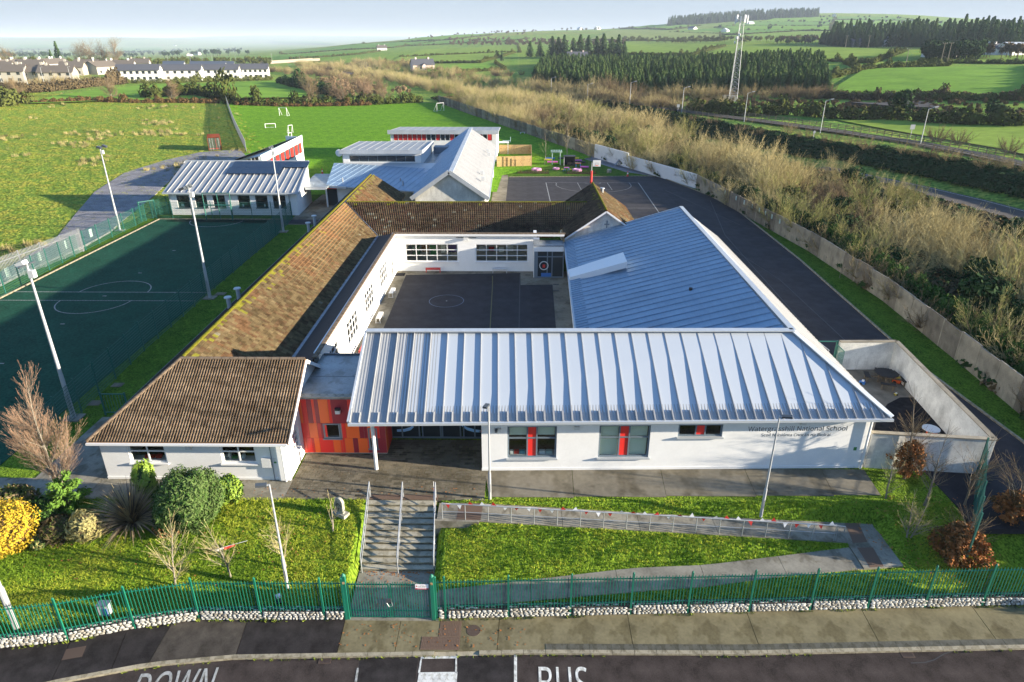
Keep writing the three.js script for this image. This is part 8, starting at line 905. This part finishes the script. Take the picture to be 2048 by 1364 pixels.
function thicket(px, w, s, label, dens = 1) { const g = thing('thicket', label, 'thicket', hit(...px[0])), L = [[], [], [], [], []], pts = px.map(([x, y]) => hit(x, y)); for (let i = 0; i < pts.length - 1; i++) { const a = pts[i], b = pts[i + 1], n = Math.max(2, Math.round(a.distanceTo(b) / 2.6 * dens)); for (let j = 0; j < n; j++) { const t = R8(), x = mixn(a.x, b.x, t) + (R8() - 0.5) * w, z = mixn(a.z, b.z, t) + (R8() - 0.5) * w, k = s * (0.7 + 0.6 * R8()); L[R8() < 0.6 ? 2 : R8() < 0.7 ? 1 : 0].push(new THREE.Matrix4().compose(V(x, H(x, z) - 0.1, z).sub(g.position), new THREE.Quaternion().setFromAxisAngle(up, R8() * 6), V(k, k, k))); } } SCRUB.forEach((p, k) => { if (L[k].length) for (const c of p.children) inst(c.name, c.geometry, c.material, L[k], g); }); }
const hl = 'dark hedgerow dividing the distant pastures', hg = 'hedgerows between the distant pastures';
FIELDS.slice(2, 26).forEach(([q]) => { hedgeLine([q[0], q[1]], 2.2, M.leafolive, hl, hg); hedgeLine([q[1], q[2]], 2.2, M.leafolive, hl, hg); });
hedgeLine([[0, 207], [90, 207], [180, 204], [260, 206], [350, 206], [440, 207]], 1.6, M.bracken, 'brown bracken bank along the top of the rough field'); hedgeLine([[0, 215], [60, 206]], 4, M.leafolive, 'dark bushes at the corner of the rough field'); hedgeLine([[300, 198], [330, 196], [390, 192], [440, 200], [470, 206]], 4.2, M.gorse, 'gorse and thorn hedge at the end of the rough field'); hedgeLine([[455, 208], [520, 212], [600, 212], [680, 211], [760, 209], [850, 205]], 3.0, M.gorse, 'gorse hedge across the far end of the playing field'); hedgeLine([[470, 210], [560, 213], [640, 213], [740, 211]], 1.3, M.bracken, 'dead bracken at the foot of the playing field hedge'); hedgeLine([[560, 168], [600, 178], [640, 186], [670, 192], [700, 200]], 4, M.leafdark, 'dark thorn hedge beside the motorway scrub'); hedgeLine([[250, 167], [340, 166], [440, 163], [545, 160]], 2.2, M.leafolive, 'low hedge in front of the white terraces'); hedgeLine([[0, 182], [60, 186], [130, 180], [200, 172], [250, 168]], 3.2, M.heather, 'brown thicket below the grey houses'); thicket([[0, 178], [60, 175], [110, 172], [150, 168], [240, 170]], 8, 1.1, 'pale bare bushes before the grey houses', 1.2);
hedgeLine([[1380, 222], [1440, 228], [1500, 232], [1560, 228], [1620, 232], [1700, 240], [1760, 238], [1850, 245], [1950, 250], [2060, 252]], 3.4, M.gorse, 'thick gorse hedge between the slip road field and the quarry ground'); hedgeLine([[1640, 196], [1750, 200], [1860, 198], [1960, 198], [2060, 200]], 2.4, M.heather, 'brown hedge along the bottom of the big green field'); hedgeLine([[1640, 163], [1690, 150], [1730, 141], [1800, 136], [1900, 132]], 2.6, M.leafolive, 'hedge climbing the left side of the big green field'); thicket([[1240, 205], [1320, 215], [1380, 222], [1440, 215]], 14, 1.0, 'reddish brown thicket beside the mast ground', 2.5); thicket([[1060, 178], [1130, 195], [1220, 205], [1300, 205]], 14, 1.25, 'brown bare thicket along the foot of the plantation', 3); thicket([[1300, 200], [1400, 200], [1500, 196], [1600, 195], [1680, 192]], 10, 1.3, 'brown bare trees along the front of the plantation', 2.2); thicket([[1190, 190], [1230, 192], [1260, 196]], 10, 2.0, 'tall pale bare trees before the plantation', 1.6); thicket([[860, 140], [940, 150], [1010, 152], [1060, 150]], 9, 1.1, 'brown hedge below the pink house', 0.8); thicket([[740, 128], [800, 132], [860, 138]], 9, 1.4, 'bare trees beside the bending lane', 0.6); thicket([[540, 142], [590, 148], [640, 150], [700, 160], [760, 172]], 16, 1.2, 'straw coloured scrub below the bridge bank', 0.9);
// woods
function wood(name, label, quads, n, size, geo, material, jit = 0.4) { const l = []; for (const [x0, y0, x1, y1, x2, y2, x3, y3] of quads) { const c = [hit(x0, y0), hit(x1, y1), hit(x2, y2), hit(x3, y3)]; for (let i = 0; i < n; i++) { const s = R8(), t = R8(), p = c[0].clone().lerp(c[1], s).lerp(c[3].clone().lerp(c[2], s), t), k = size * (1 - jit / 2 + jit * R8()); l.push(new THREE.Matrix4().compose(V(p.x, H(p.x, p.z) - 0.2, p.z), new THREE.Quaternion().setFromAxisAngle(up, R8() * 6), V(k, k * (0.9 + 0.25 * R8()), k))); } } const o = inst(name, geo, material, l); Object.assign(o.userData, { label, category: 'wood' }); return o; }
function coniferGeo(seed, tiers, blades) { const b = mb(), r = rng(seed); b.tube(V(0, -0.02, 0), V(0, 0.95, 0), 0.014, 0.003, 5, false); for (let i = 0; i < tiers; i++) { const t = i / tiers, y = 0.06 + 0.9 * t, L = 0.24 * Math.pow(1 - t, 0.8) + 0.015, k = Math.max(5, Math.round(blades * (1 - 0.5 * t))); for (let j = 0; j < k; j++) { const a = (j + r()) / k * 6.283 + i, l = L * (0.75 + 0.5 * r()), c = Math.cos(a), s = Math.sin(a), w = 0.045 * (1 - 0.5 * t) + 0.01, tip = V(c * l, y - 0.02 - 0.05 * r(), s * l), mid = V(c * l * 0.55, y + 0.015, s * l * 0.55), sd = V(-s * w, -0.012, c * w); b.tri(V(0, y + 0.05, 0), mid.clone().add(sd), tip).tri(V(0, y + 0.05, 0), tip, mid.clone().sub(sd)); } } return b.geometry(); }
{
  const gs = [coniferGeo(801, 15, 11), coniferGeo(802, 14, 12)], protos = gs.map((g, i) => { const o = new THREE.Group(); o.name = 'young_spruce'; const m = new THREE.Mesh(g, i ? M.coniferB : M.conifer); m.name = 'crown'; m.castShadow = m.receiveShadow = true; o.add(m); const t = new THREE.Mesh(mb().tube(V(0, -0.02, 0), V(0, 0.3, 0), 0.016, 0.01, 5).geometry(), M.bark); t.name = 'trunk'; o.add(t); o.userData = { label: i ? 'lighter green young spruce on the near edge of the plantation' : 'dark green young spruce on the near edge of the plantation', category: 'tree', group: 'spruces on the near edge of the plantation' }; return o; });
  const c = [hit(1068, 168), hit(1655, 186), hit(1640, 128), hit(1085, 128)], mid = [hit(1250, 190), hit(1450, 190)]; const front = (s) => { const P = [c[0], mid[0], mid[1], c[1]], k = Math.min(2, Math.floor(s * 3)); return P[k].clone().lerp(P[k + 1], s * 3 - k); };
  const near = [], far = [[], []]; for (let i = 0; i < 2300; i++) { const s = R8(), t = i < 240 ? R8() * 0.10 : Math.pow(R8(), 0.9), p = front(s).lerp(c[3].clone().lerp(c[2], s), t); p.y = H(p.x, p.z); (t < 0.08 && near.length < 170 ? near : far[i % 2]).push([p, 5.5 + 3.6 * R8()]); }
  near.forEach(([p, h], i) => copyThing(protos[i % 2], p, R8() * 6, V(h * 1.2, h, h * 1.2))); far.forEach((l, k) => Object.assign(inst('spruce_plantation', gs[k], k ? M.coniferB : M.conifer, l.map(([p, h]) => new THREE.Matrix4().compose(p, new THREE.Quaternion().setFromAxisAngle(up, R8() * 6), V(h * 1.2, h, h * 1.2)))).userData, { label: (k ? 'lighter' : 'darker') + ' spruces filling the plantation', category: 'wood' }));
  const tall = (px, py, h, l, grp, w = 0.9) => { const p = hit(px, py), s = copyThing(protos[0], p, px, V(h * w, h, h * w), { label: l, group: grp }); s.name = numbered('tall_pine'); };
  for (const [x, h] of [[1060, 15], [1080, 15], [1104, 19], [1116, 18], [1128, 20], [1146, 17], [1160, 20], [1176, 19], [1192, 18], [1206, 20], [1222, 17], [1236, 19], [1248, 13]]) tall(x, 114, h, 'tall dark pine in the clump behind the white cottage', 'pines behind the white cottage', 1.5);
  tall(122, 134, 19, 'tall dark fir rising above the estate roofs'); tall(108, 136, 13, 'shorter fir beside the tall one above the estate'); tall(1108, 123, 8, 'single young spruce in front of the pine clump'); tall(1004, 122, 9, 'pale young spruce near the pink house');
  wood('hilltop_wood', 'dark conifer wood along the hilltop', [[1335, 54, 1620, 37, 1640, 33, 1345, 49]], 700, 24, gs[0], M.conifer, 0.5); wood('conifer_belt', 'dark conifer belt before the hill pastures', [[1660, 92, 2060, 100, 2060, 90, 1660, 84]], 620, 17, gs[0], M.conifer, 0.7); wood('conifer_belt', 'dark trees at the right of the hill pastures', [[1640, 90, 1760, 96, 1760, 88, 1640, 84]], 120, 14, gs[1], M.conifer); wood('spruce_block', 'dark evergreen block round the roadside bungalows', [[1850, 121, 1960, 121, 1960, 114, 1850, 114]], 160, 7, treeGeo[0], M.leafdark);
}
wood('bare_wood', 'bare grey trees along the skyline ridge', [[800, 84, 1060, 72, 1060, 66, 800, 78], [960, 70, 1250, 60, 1250, 56, 960, 66]], 90, 7, treeGeo[0], M.heather); wood('bare_wood', 'bare trees between the pastures and the pine clump', [[900, 92, 1250, 92, 1250, 82, 900, 80]], 170, 6, treeGeo[1], M.heather); wood('bare_wood', 'bare trees below the hill pastures', [[1240, 84, 1640, 90, 1640, 80, 1240, 76]], 190, 5.5, treeGeo[0], M.leafolive); wood('bare_wood', 'scattered trees behind the estate', [[0, 140, 540, 136, 540, 124, 0, 126]], 210, 5, treeGeo[1], M.leafolive); wood('bare_wood', 'scattered trees on the far valley floor', [[0, 118, 500, 112, 480, 98, 0, 100]], 260, 12, treeGeo[0], M.leafdark); wood('bare_wood', 'trees by the farm buildings on the right', [[1560, 88, 1680, 92, 1680, 86, 1560, 82], [1880, 112, 2050, 118, 2050, 112, 1880, 108]], 30, 6, treeGeo[0], M.heather); thicket([[640, 146], [670, 140], [700, 132], [720, 126]], 30, 1.3, 'straw coloured scrub on the motorway bank', 1.6); wood('motorway_scrub', 'dark scrub between the field and the motorway', [[600, 175, 700, 200, 820, 190, 660, 165]], 120, 3, treeGeo[0], M.twigB); wood('hill_trees', 'scattered trees over the hill pastures', [[1340, 66, 2050, 70, 2050, 48, 1660, 34]], 60, 8, treeGeo[0], M.leafdark); wood('quarry_scrub', 'low brown scrub over the quarry ground', [[1380, 215, 2060, 245, 2060, 205, 1400, 200]], 260, 1.6, treeGeo[1], M.heather);
for (const [px, py, h, l] of [[165, 135, 16, 'bare rounded tree behind the estate beside the fir'], [185, 136, 18, 'large bare tree in the row above the estate roofs'], [208, 136, 18, 'large bare tree at the middle of the row above the estate'], [238, 137, 20, 'broad bare tree at the end of the row above the estate'], [20, 140, 14, 'bare tree above the grey houses'], [225, 200, 8, 'bare round tree on the bank of the rough field'], [345, 203, 7, 'bare bush on the corner of the rough field'], [625, 212, 10, 'fan shaped bare tree in the playing field hedge'], [690, 211, 10, 'reddish bare tree in the playing field hedge'], [725, 210, 9, 'second reddish bare tree in the playing field hedge'], [770, 208, 8, 'pale bare tree in the playing field hedge'], [1800, 238, 8, 'dark round evergreen in the gorse hedge'], [1980, 243, 6, 'dark round bush in the mossy field'], [35, 207, 7, 'bare thorn tree at the left end of the field bank']]) { const p = hit(px, py), g = thing('hedge_tree', l, 'tree', p), w = mb(), t = mb(), r = rng(px); if (/evergreen|dark round/.test(l)) { mb().tube(p, p.clone().add(V(0, h * 0.4, 0)), 0.2, 0.1, 6).build('trunk', M.bark, g); const b = mb(); for (let i = 0; i < 8; i++) leafCloud(b, p.clone().add(V((r() - 0.5) * h * 0.6, h * (0.3 + 0.5 * r()), (r() - 0.5) * h * 0.6)), h * 0.25, h * 0.22, h * 0.25, 60, h * 0.09, r, { quad: true }); b.build('crown', M.leafdark, g); } else { grow(w, t, p.clone().add(V(0, -0.2, 0)), V(0, 1, 0), h * 0.62, h * 0.022, 3, r, { levels: 3, kids: { 3: 4, 2: 4, 1: 5 }, spread: { 3: 1.3, 2: 1.0, 1: 0.9 }, ratio: 0.6, rr: 0.55, clear: 0.3, bare: 0.4, minr: 0.02, lift: 0.05 }, null); w.build('trunk', M.bark, g); t.build('crown', /reddish/.test(l) ? M.barkred : M.twigB, g); } }
// ───────── houses ─────────
function house(label, px, py, w, d, h, roofH, turn, wm, rm, o = {}) {
  const p = hit(px, py), g = thing(o.name ?? 'house', label, 'house', p, o.group); g.rotation.y = turn; const q = (b, n, m, par = g) => { const x = new THREE.Mesh(b.geometry(), m); x.name = n; x.castShadow = x.receiveShadow = true; par.add(x); return x; }; const W = w / 2, D = d / 2, B = mb().box(-W, -1, -D, W, h, D); for (const s of [-1, 1]) B.tri(V(s * W, h, -D), V(s * W, h, D), V(s * W, h + roofH, 0)); q(B, 'wall', wm); const e = 0.5; const rf = mb(); for (const s of [-1, 1]) rf.hexa([V(-W - e, h - 0.15, s * (D + e)), V(W + e, h - 0.15, s * (D + e)), V(W + e, h + roofH, 0), V(-W - e, h + roofH, 0)], [V(-W - e, h + 0.1, s * (D + e)), V(W + e, h + 0.1, s * (D + e)), V(W + e, h + roofH + 0.3, 0), V(-W - e, h + roofH + 0.3, 0)]); q(rf, 'roof', rm);
  if (o.chim !== 0) for (const x of o.chim ?? [-W * 0.6, W * 0.6]) q(mb().box(x - 0.5, h + roofH - 0.6, -0.4, x + 0.5, h + roofH + 1.3, 0.4), 'chimney', wm); const n = o.n ?? 3, fl = o.floors ?? 1; for (let f = 0; f < fl; f++) for (let i = 0; i < n; i++) { const x = mixn(-W, W, (i + 0.5) / n); q(mb().box(x - 0.65, 0.9 + f * 2.7, D, x + 0.65, 2.2 + f * 2.7, D + 0.06), 'window', M.darkglass); } if (o.porch) { const b = mb().box(-1.6, 0, D, 1.6, 2.6, D + 2); b.tri(V(-1.9, 2.6, D + 2.01), V(1.9, 2.6, D + 2.01), V(0, 4.3, D + 2.01)); q(b, 'porch', wm); q(mb().quad(V(-2, 2.5, D + 2.2), V(0, 4.5, D + 2.2), V(0, 4.5, D - 1.5), V(-2, 2.5, D - 1.5)).quad(V(2, 2.5, D + 2.2), V(0, 4.5, D + 2.2), V(0, 4.5, D - 1.5), V(2, 2.5, D - 1.5)), 'porch_roof', rm); } return g;
}
const terr = 'white terrace blocks at the edge of the estate'; [[283, 162, 20], [357, 161, 25], [436, 159, 24], [505, 157, 19]].forEach(([x, y, w], i) => house(['white terrace block with grey roof at the field corner of the estate', 'white terrace block second along the estate edge', 'white terrace block third along the estate edge', 'white terrace block nearest the bridge'][i], x, y, w, 8.5, 5.2, 2.6, 0.22, M.housewall, M.slateroof, { n: 7, floors: 2, chim: 0, name: 'terrace_block', group: terr }));
[[352, 147, 12, 'blueroof'], [420, 146, 22, 'blueroof'], [455, 146, 10, 'blueroof']].forEach(([x, y, w, m], i) => house(['small dark blue roofed building behind the terraces', 'long dark blue roofed building behind the terraces', 'short dark blue roofed building beside the long one'][i], x, y, w, 8, 4.6, 2.6, 0.2, M.housewall, M[m], { n: 3, chim: 0 }));
[[22, 166, 15, 'leftmost grey semi with dark roof facing the field'], [72, 166, 14, 'grey semi second along facing the field'], [122, 167, 14, 'grey semi nearest the white terraces facing the field']].forEach(([x, y, w, l]) => house(l, x, y, w, 9, 5, 2.7, 0.25, M.housegrey, M.tileroof, { n: 4, floors: 2, group: 'grey houses facing the field' }));
[[18, 146, 12], [45, 144, 12], [70, 146, 12], [95, 142, 13], [150, 150, 12], [178, 144, 13], [205, 148, 18], [245, 145, 16], [280, 138, 15], [118, 140, 12], [10, 152, 10]].forEach(([x, y, w], i) => house('dark roofed estate house among the rear rows', x, y, w, 9, 4.2, 2.9, i % 3 ? 0.25 : 1.4, i % 2 ? M.housewall : M.housegrey, M.tileroof, { n: 3, group: 'rear rows of estate houses' }));
house('pink house with dark hipped roof among hedges', 845, 140, 15, 10, 3.4, 3.6, 0.35, M.housepink, M.slateroof, { n: 4, porch: true }); house('white house on the bridge road', 764, 101, 16, 9, 4, 4, 0.3, M.housewall, M.tileroof, { n: 3 }); house('white cottage with dark roof and pink porch before the pines', 1154, 121, 16, 8, 3.0, 3.4, 0.05, M.housepink, M.slateroof, { n: 4, porch: true });
house('long grey farm shed below the conifer belt', 1735, 93, 36, 14, 4, 2.4, 0.1, M.housegrey, M.slateroof, { n: 0, chim: 0 }); house('white gabled farmhouse beside the long shed', 1770, 93, 9, 9, 4, 3, 1.4, M.housewall, M.slateroof, { n: 2 }); house('white bungalow with red roof beside the evergreen block', 1880, 114, 18, 9, 3, 2.8, 0.2, M.housewall, M.redroof, { n: 4 }); house('white bungalow right of the evergreen block', 1970, 107, 12, 9, 3, 2.6, 1.2, M.housewall, M.slateroof, { n: 2 }); house('grey roofed bungalow beside the right hand road', 1995, 109, 13, 9, 3, 2.8, 0.3, M.housewall, M.slateroof, { n: 3 }); house('long pale roofed barn at the right hand edge', 2034, 109, 24, 12, 4, 2.6, 0.3, M.housewall, M.roofcap, { n: 0, chim: 0 }); house('grey cottage beyond the plantation end', 1624, 146, 10, 7, 2.6, 2.4, 0.2, M.housegrey, M.slateroof, { n: 2 });
[[1618, 34, 26], [1668, 33, 24], [1710, 61, 20], [1808, 61, 22], [1450, 66, 22], [1385, 61, 20], [2040, 51, 30], [2000, 63, 24], [1160, 60, 22], [1025, 63, 22], [1195, 59, 20], [380, 112, 24], [395, 110, 20], [220, 100, 30], [48, 98, 26], [350, 92, 34], [1500, 50, 18]].forEach(([x, y, w], i) => house('distant white farmhouse on the hills', x, y, w, 12, 5, 4, 0.2 + i, M.housewall, i % 2 ? M.slateroof : M.roofcap, { n: 3, chim: 0, group: 'distant farmhouses' }));
// ───────── mast, bridge, road lamps, poles ─────────
{
  const c = hit(1463, 203), Ht = 27.5, g = thing('lattice_mast', 'tall white lattice telecom mast with antennas', 'mast', c), leg = [0, 1, 2].map((i) => { const a = i * 2.094 + 0.4; return [V(c.x + Math.cos(a) * 1.9, c.y - 0.3, c.z + Math.sin(a) * 1.9), V(c.x + Math.cos(a) * 0.75, c.y + Ht, c.z + Math.sin(a) * 0.75)]; }); for (const [a, b] of leg) mb().tube(a, b, 0.1, 0.075, 7).build('leg', M.galv, g); const n = 18; for (let f = 0; f < 3; f++) { const A = leg[f], B = leg[(f + 1) % 3], b = mb(); for (let i = 0; i < n; i++) { const t0 = i / n, t1 = (i + 1) / n; b.tube(lerpV(...A, t0), lerpV(...B, t1), 0.032, 0.032, 4, false); b.tube(lerpV(...B, t0), lerpV(...A, t1), 0.032, 0.032, 4, false); b.tube(lerpV(...A, t1), lerpV(...B, t1), 0.032, 0.032, 4, false); } b.build('lattice_face', M.galv, g); }
  for (let i = 0; i < 9; i++) { const a = i / 9 * 6.283, p = V(c.x + Math.cos(a) * 2.0, c.y + Ht - 1.6 - (i % 2) * 0.4, c.z + Math.sin(a) * 2.0); mb().cbox(p, 0.4, 2.3, 0.25, -a).build('antenna_panel', M.white, g); mb().beam(V(c.x, p.y + 1, c.z), V(p.x, p.y + 1, p.z), 0.1, 0.1).build('antenna_arm', M.galv, g); } for (const [y, a] of [[21, 2.6], [19.5, 3.2], [22, 2.0]]) { const p = V(c.x + Math.cos(a) * 1.3, c.y + y, c.z + Math.sin(a) * 1.3); mb().tube(p, p.clone().add(V(Math.cos(a) * 0.3, 0, Math.sin(a) * 0.3)), 0.45, 0.4, 14).build('dish', M.white, g); } mb().cbox(V(c.x, c.y - 0.2, c.z - 3), 5, 2.2, 2.2).build('equipment_cabin', M.housegrey, g);
}
function roadLamp(px, py, h, dir, i) { const p = hit(px, py), g = thing('road_lamp', 'tall grey road lamp with single arm along the slip road', 'lamp post', p, 'lamps along the slip road'); const q = (b, n, m) => { b.build(n, m, g); }; q(mb().tube(p.clone().add(V(0, -0.3, 0)), p.clone().add(V(0, h, 0)), 0.12, 0.06, 8), 'pole', M.lamp); const e = p.clone().add(V(dir * 1.3, h + 0.35, 0)); q(mb().tube(p.clone().add(V(0, h - 0.05, 0)), e, 0.05, 0.05, 6), 'arm', M.lamp); q(mb().beam(e.clone().add(V(-dir * 0.1, 0, 0)), e.clone().add(V(dir * 0.65, 0.12, 0)), 0.3, 0.16), 'lantern', M.lamp); }
[[1840, 290], [1640, 266], [1488, 243], [1363, 228], [1259, 212], [1174, 212], [1102, 195]].forEach(([x, y], i) => roadLamp(x, y, 7.7, 1, i));
[[58, 178, 8], [91, 176, 8], [145, 173, 8], [8, 180, 8], [338, 133, 9], [383, 132, 9], [407, 130, 9], [426, 130, 9], [473, 132, 9], [545, 128, 9], [600, 126, 9]].forEach(([x, y, h]) => { const p = hit(x, y), g = thing('estate_lamp', 'slim lamp column by the estate road', 'lamp post', p, 'lamp columns by the estate'); mb().tube(p.clone().add(V(0, -0.3, 0)), p.clone().add(V(0, h, 0)), 0.11, 0.07, 6).build('pole', M.lamp, g); mb().beam(p.clone().add(V(0, h, 0)), p.clone().add(V(0.9, h + 0.15, 0)), 0.2, 0.12).build('lantern', M.lamp, g); });
for (const [x, y, h] of [[1690, 97, 9.5], [1735, 99, 9.5], [1880, 130, 10], [1893, 129, 10], [1812, 126, 7], [1630, 92, 9], [1622, 90, 9]]) { const p = hit(x, y), g = thing('power_pole', 'wooden power pole in the pastures', 'pole', p, 'power poles in the pastures'); mb().tube(p.clone().add(V(0, -0.3, 0)), p.clone().add(V(0, h, 0)), 0.16, 0.11, 6).build('pole', M.barkpale, g); mb().beam(p.clone().add(V(-1.1, h - 0.4, 0)), p.clone().add(V(1.1, h - 0.4, 0)), 0.12, 0.12).build('crossarm', M.barkpale, g); for (const s of [-1, 0, 1]) mb().tube(p.clone().add(V(s, h - 0.35, 0)), p.clone().add(V(s, h, 0)), 0.06, 0.05, 5).build('insulator', M.whitedull, g); }
{ const a = at(512, 130, 0.5), b = at(633, 124, 0.5), g = thing('road_bridge', 'pale concrete road bridge over the main road', 'bridge', V((a.x + b.x) / 2, -4, (a.z + b.z) / 2)), m = a.clone().lerp(b, 0.5); a.y = 1.6; b.y = 2.6; mb().beam(a, b, 9, 1.3).build('deck', M.bridge, g); const d = b.clone().sub(a).normalize(), s = V(-d.z, 0, d.x); for (const k of [-1, 1]) { mb().beam(a.clone().addScaledVector(s, 4.4 * k).add(V(0, 1.1, 0)), b.clone().addScaledVector(s, 4.4 * k).add(V(0, 1.1, 0)), 0.2, 0.9).build('parapet', M.bridge, g); } const t = a.clone().lerp(b, 0.5); mb().cbox(V(t.x, -6, t.z), 1.6, 7.4, 6, 0.4).build('pier', M.bridge, g); for (const e of [a, b]) mb().cbox(V(e.x, -5, e.z), 3, 7, 10, 0.4).build('abutment', M.bridge, g); }
{ const line = [[103, 0], [99.6, -90], [98.5, -128], [96, -150], [88, -178], [75, -203], [58, -230]], mk = (off, label, n) => { const g = thing('rail_fence', label, 'fence', V(line[2][0], 0, line[2][1])); for (let i = 1; i < line.length - 1; i++) { const [ax, az] = line[i], [bx, bz] = line[i + 1], L = Math.hypot(bx - ax, bz - az), k = Math.round(L / 2.4), nx = -(bz - az) / L * off, nz = (bx - ax) / L * off; for (let j = 0; j < k; j++) { const f = (t) => { const x = mixn(ax, bx, t) + nx, z = mixn(az, bz, t) + nz; return V(x, H(x, z), z); }, p = f(j / k), q = f((j + 1) / k); mb().cbox(p.clone().add(V(0, -0.2, 0)), 0.14, 1.45, 0.14).build('post', M.woodold, g); for (const y of [0.4, 0.75, 1.1]) mb().beam(p.clone().add(V(0, y, 0)), q.clone().add(V(0, y, 0)), 0.05, 0.13).build('rail', M.woodold, g); } } }; mk(1.2, 'dark timber rail fence on the field side of the slip road'); mk(-8.2, 'dark timber rail fence on the cutting side of the slip road'); }
for (const [px, py, l, s] of [[1820, 276, 'grey back of a road sign beside the roadside field', 1.1], [1355, 228, 'white diamond road sign beside the slip road', 0.9], [1625, 284, 'small white sign plate on the cutting bank', 0.5]]) { const p = hit(px, py), g = thing('road_sign', l, 'sign', p); mb().tube(p.clone().add(V(0, -0.2, 0)), p.clone().add(V(0, 2.6, 0)), 0.06, 0.06, 6).build('post', M.galv, g); mb().cbox(p.clone().add(V(0, 2.0, 0.08)), s, s, 0.04).build('plate', M.lamp, g); }
{ const p = at(585, 143, -4.5), g = thing('motorway_sign', 'blue motorway sign board below the bridge', 'sign', p); mb().cbox(p.clone().add(V(0, 1.2, 0)), 6, 4.4, 0.12, 0.3).build('board', M.signblue, g); for (const s of [-2, 2]) mb().tube(p.clone().add(V(s, -1, -0.2)), p.clone().add(V(s, 3, -0.2)), 0.12, 0.12, 6).build('post', M.galv, g); mb().cbox(p.clone().add(V(0, 4.2, 0.1)), 5.4, 0.9, 0.1, 0.3).build('band', M.white, g); const c = at(684, 149, -4.8), v = thing('white_car', 'small white car on the main road', 'car', c); v.rotation.y = 0.9; const q = (b, n, m) => { const o = new THREE.Mesh(b.geometry(), m); o.name = n; v.add(o); }; q(mb().box(-2.1, 0.35, -0.85, 2.1, 0.95, 0.85), 'body', M.white); q(mb().hexa([V(-1.3, 0.95, 0.8), V(1.2, 0.95, 0.8), V(1.2, 0.95, -0.8), V(-1.3, 0.95, -0.8)], [V(-0.9, 1.5, 0.65), V(0.7, 1.5, 0.65), V(0.7, 1.5, -0.65), V(-0.9, 1.5, -0.65)]), 'cabin', M.darkglass); for (const x of [-1.3, 1.3]) for (const z of [-0.86, 0.86]) q(mb().tube(V(x, 0.33, z - 0.1), V(x, 0.33, z + 0.1), 0.33, 0.33, 10), 'wheel', M.black); }
lay('quarry_pit', px2([[1690, 206], [1760, 208], [1830, 202], [1880, 212], [1870, 218], [1780, 214]], 2.6), 3.0, M.tarmac, { label: 'dark bare earth patch in the quarry ground', category: 'ground' });
scene.traverse((o) => { if (o.isMesh) { o.castShadow = true; o.receiveShadow = true; } });
renderer.render(scene, camera);
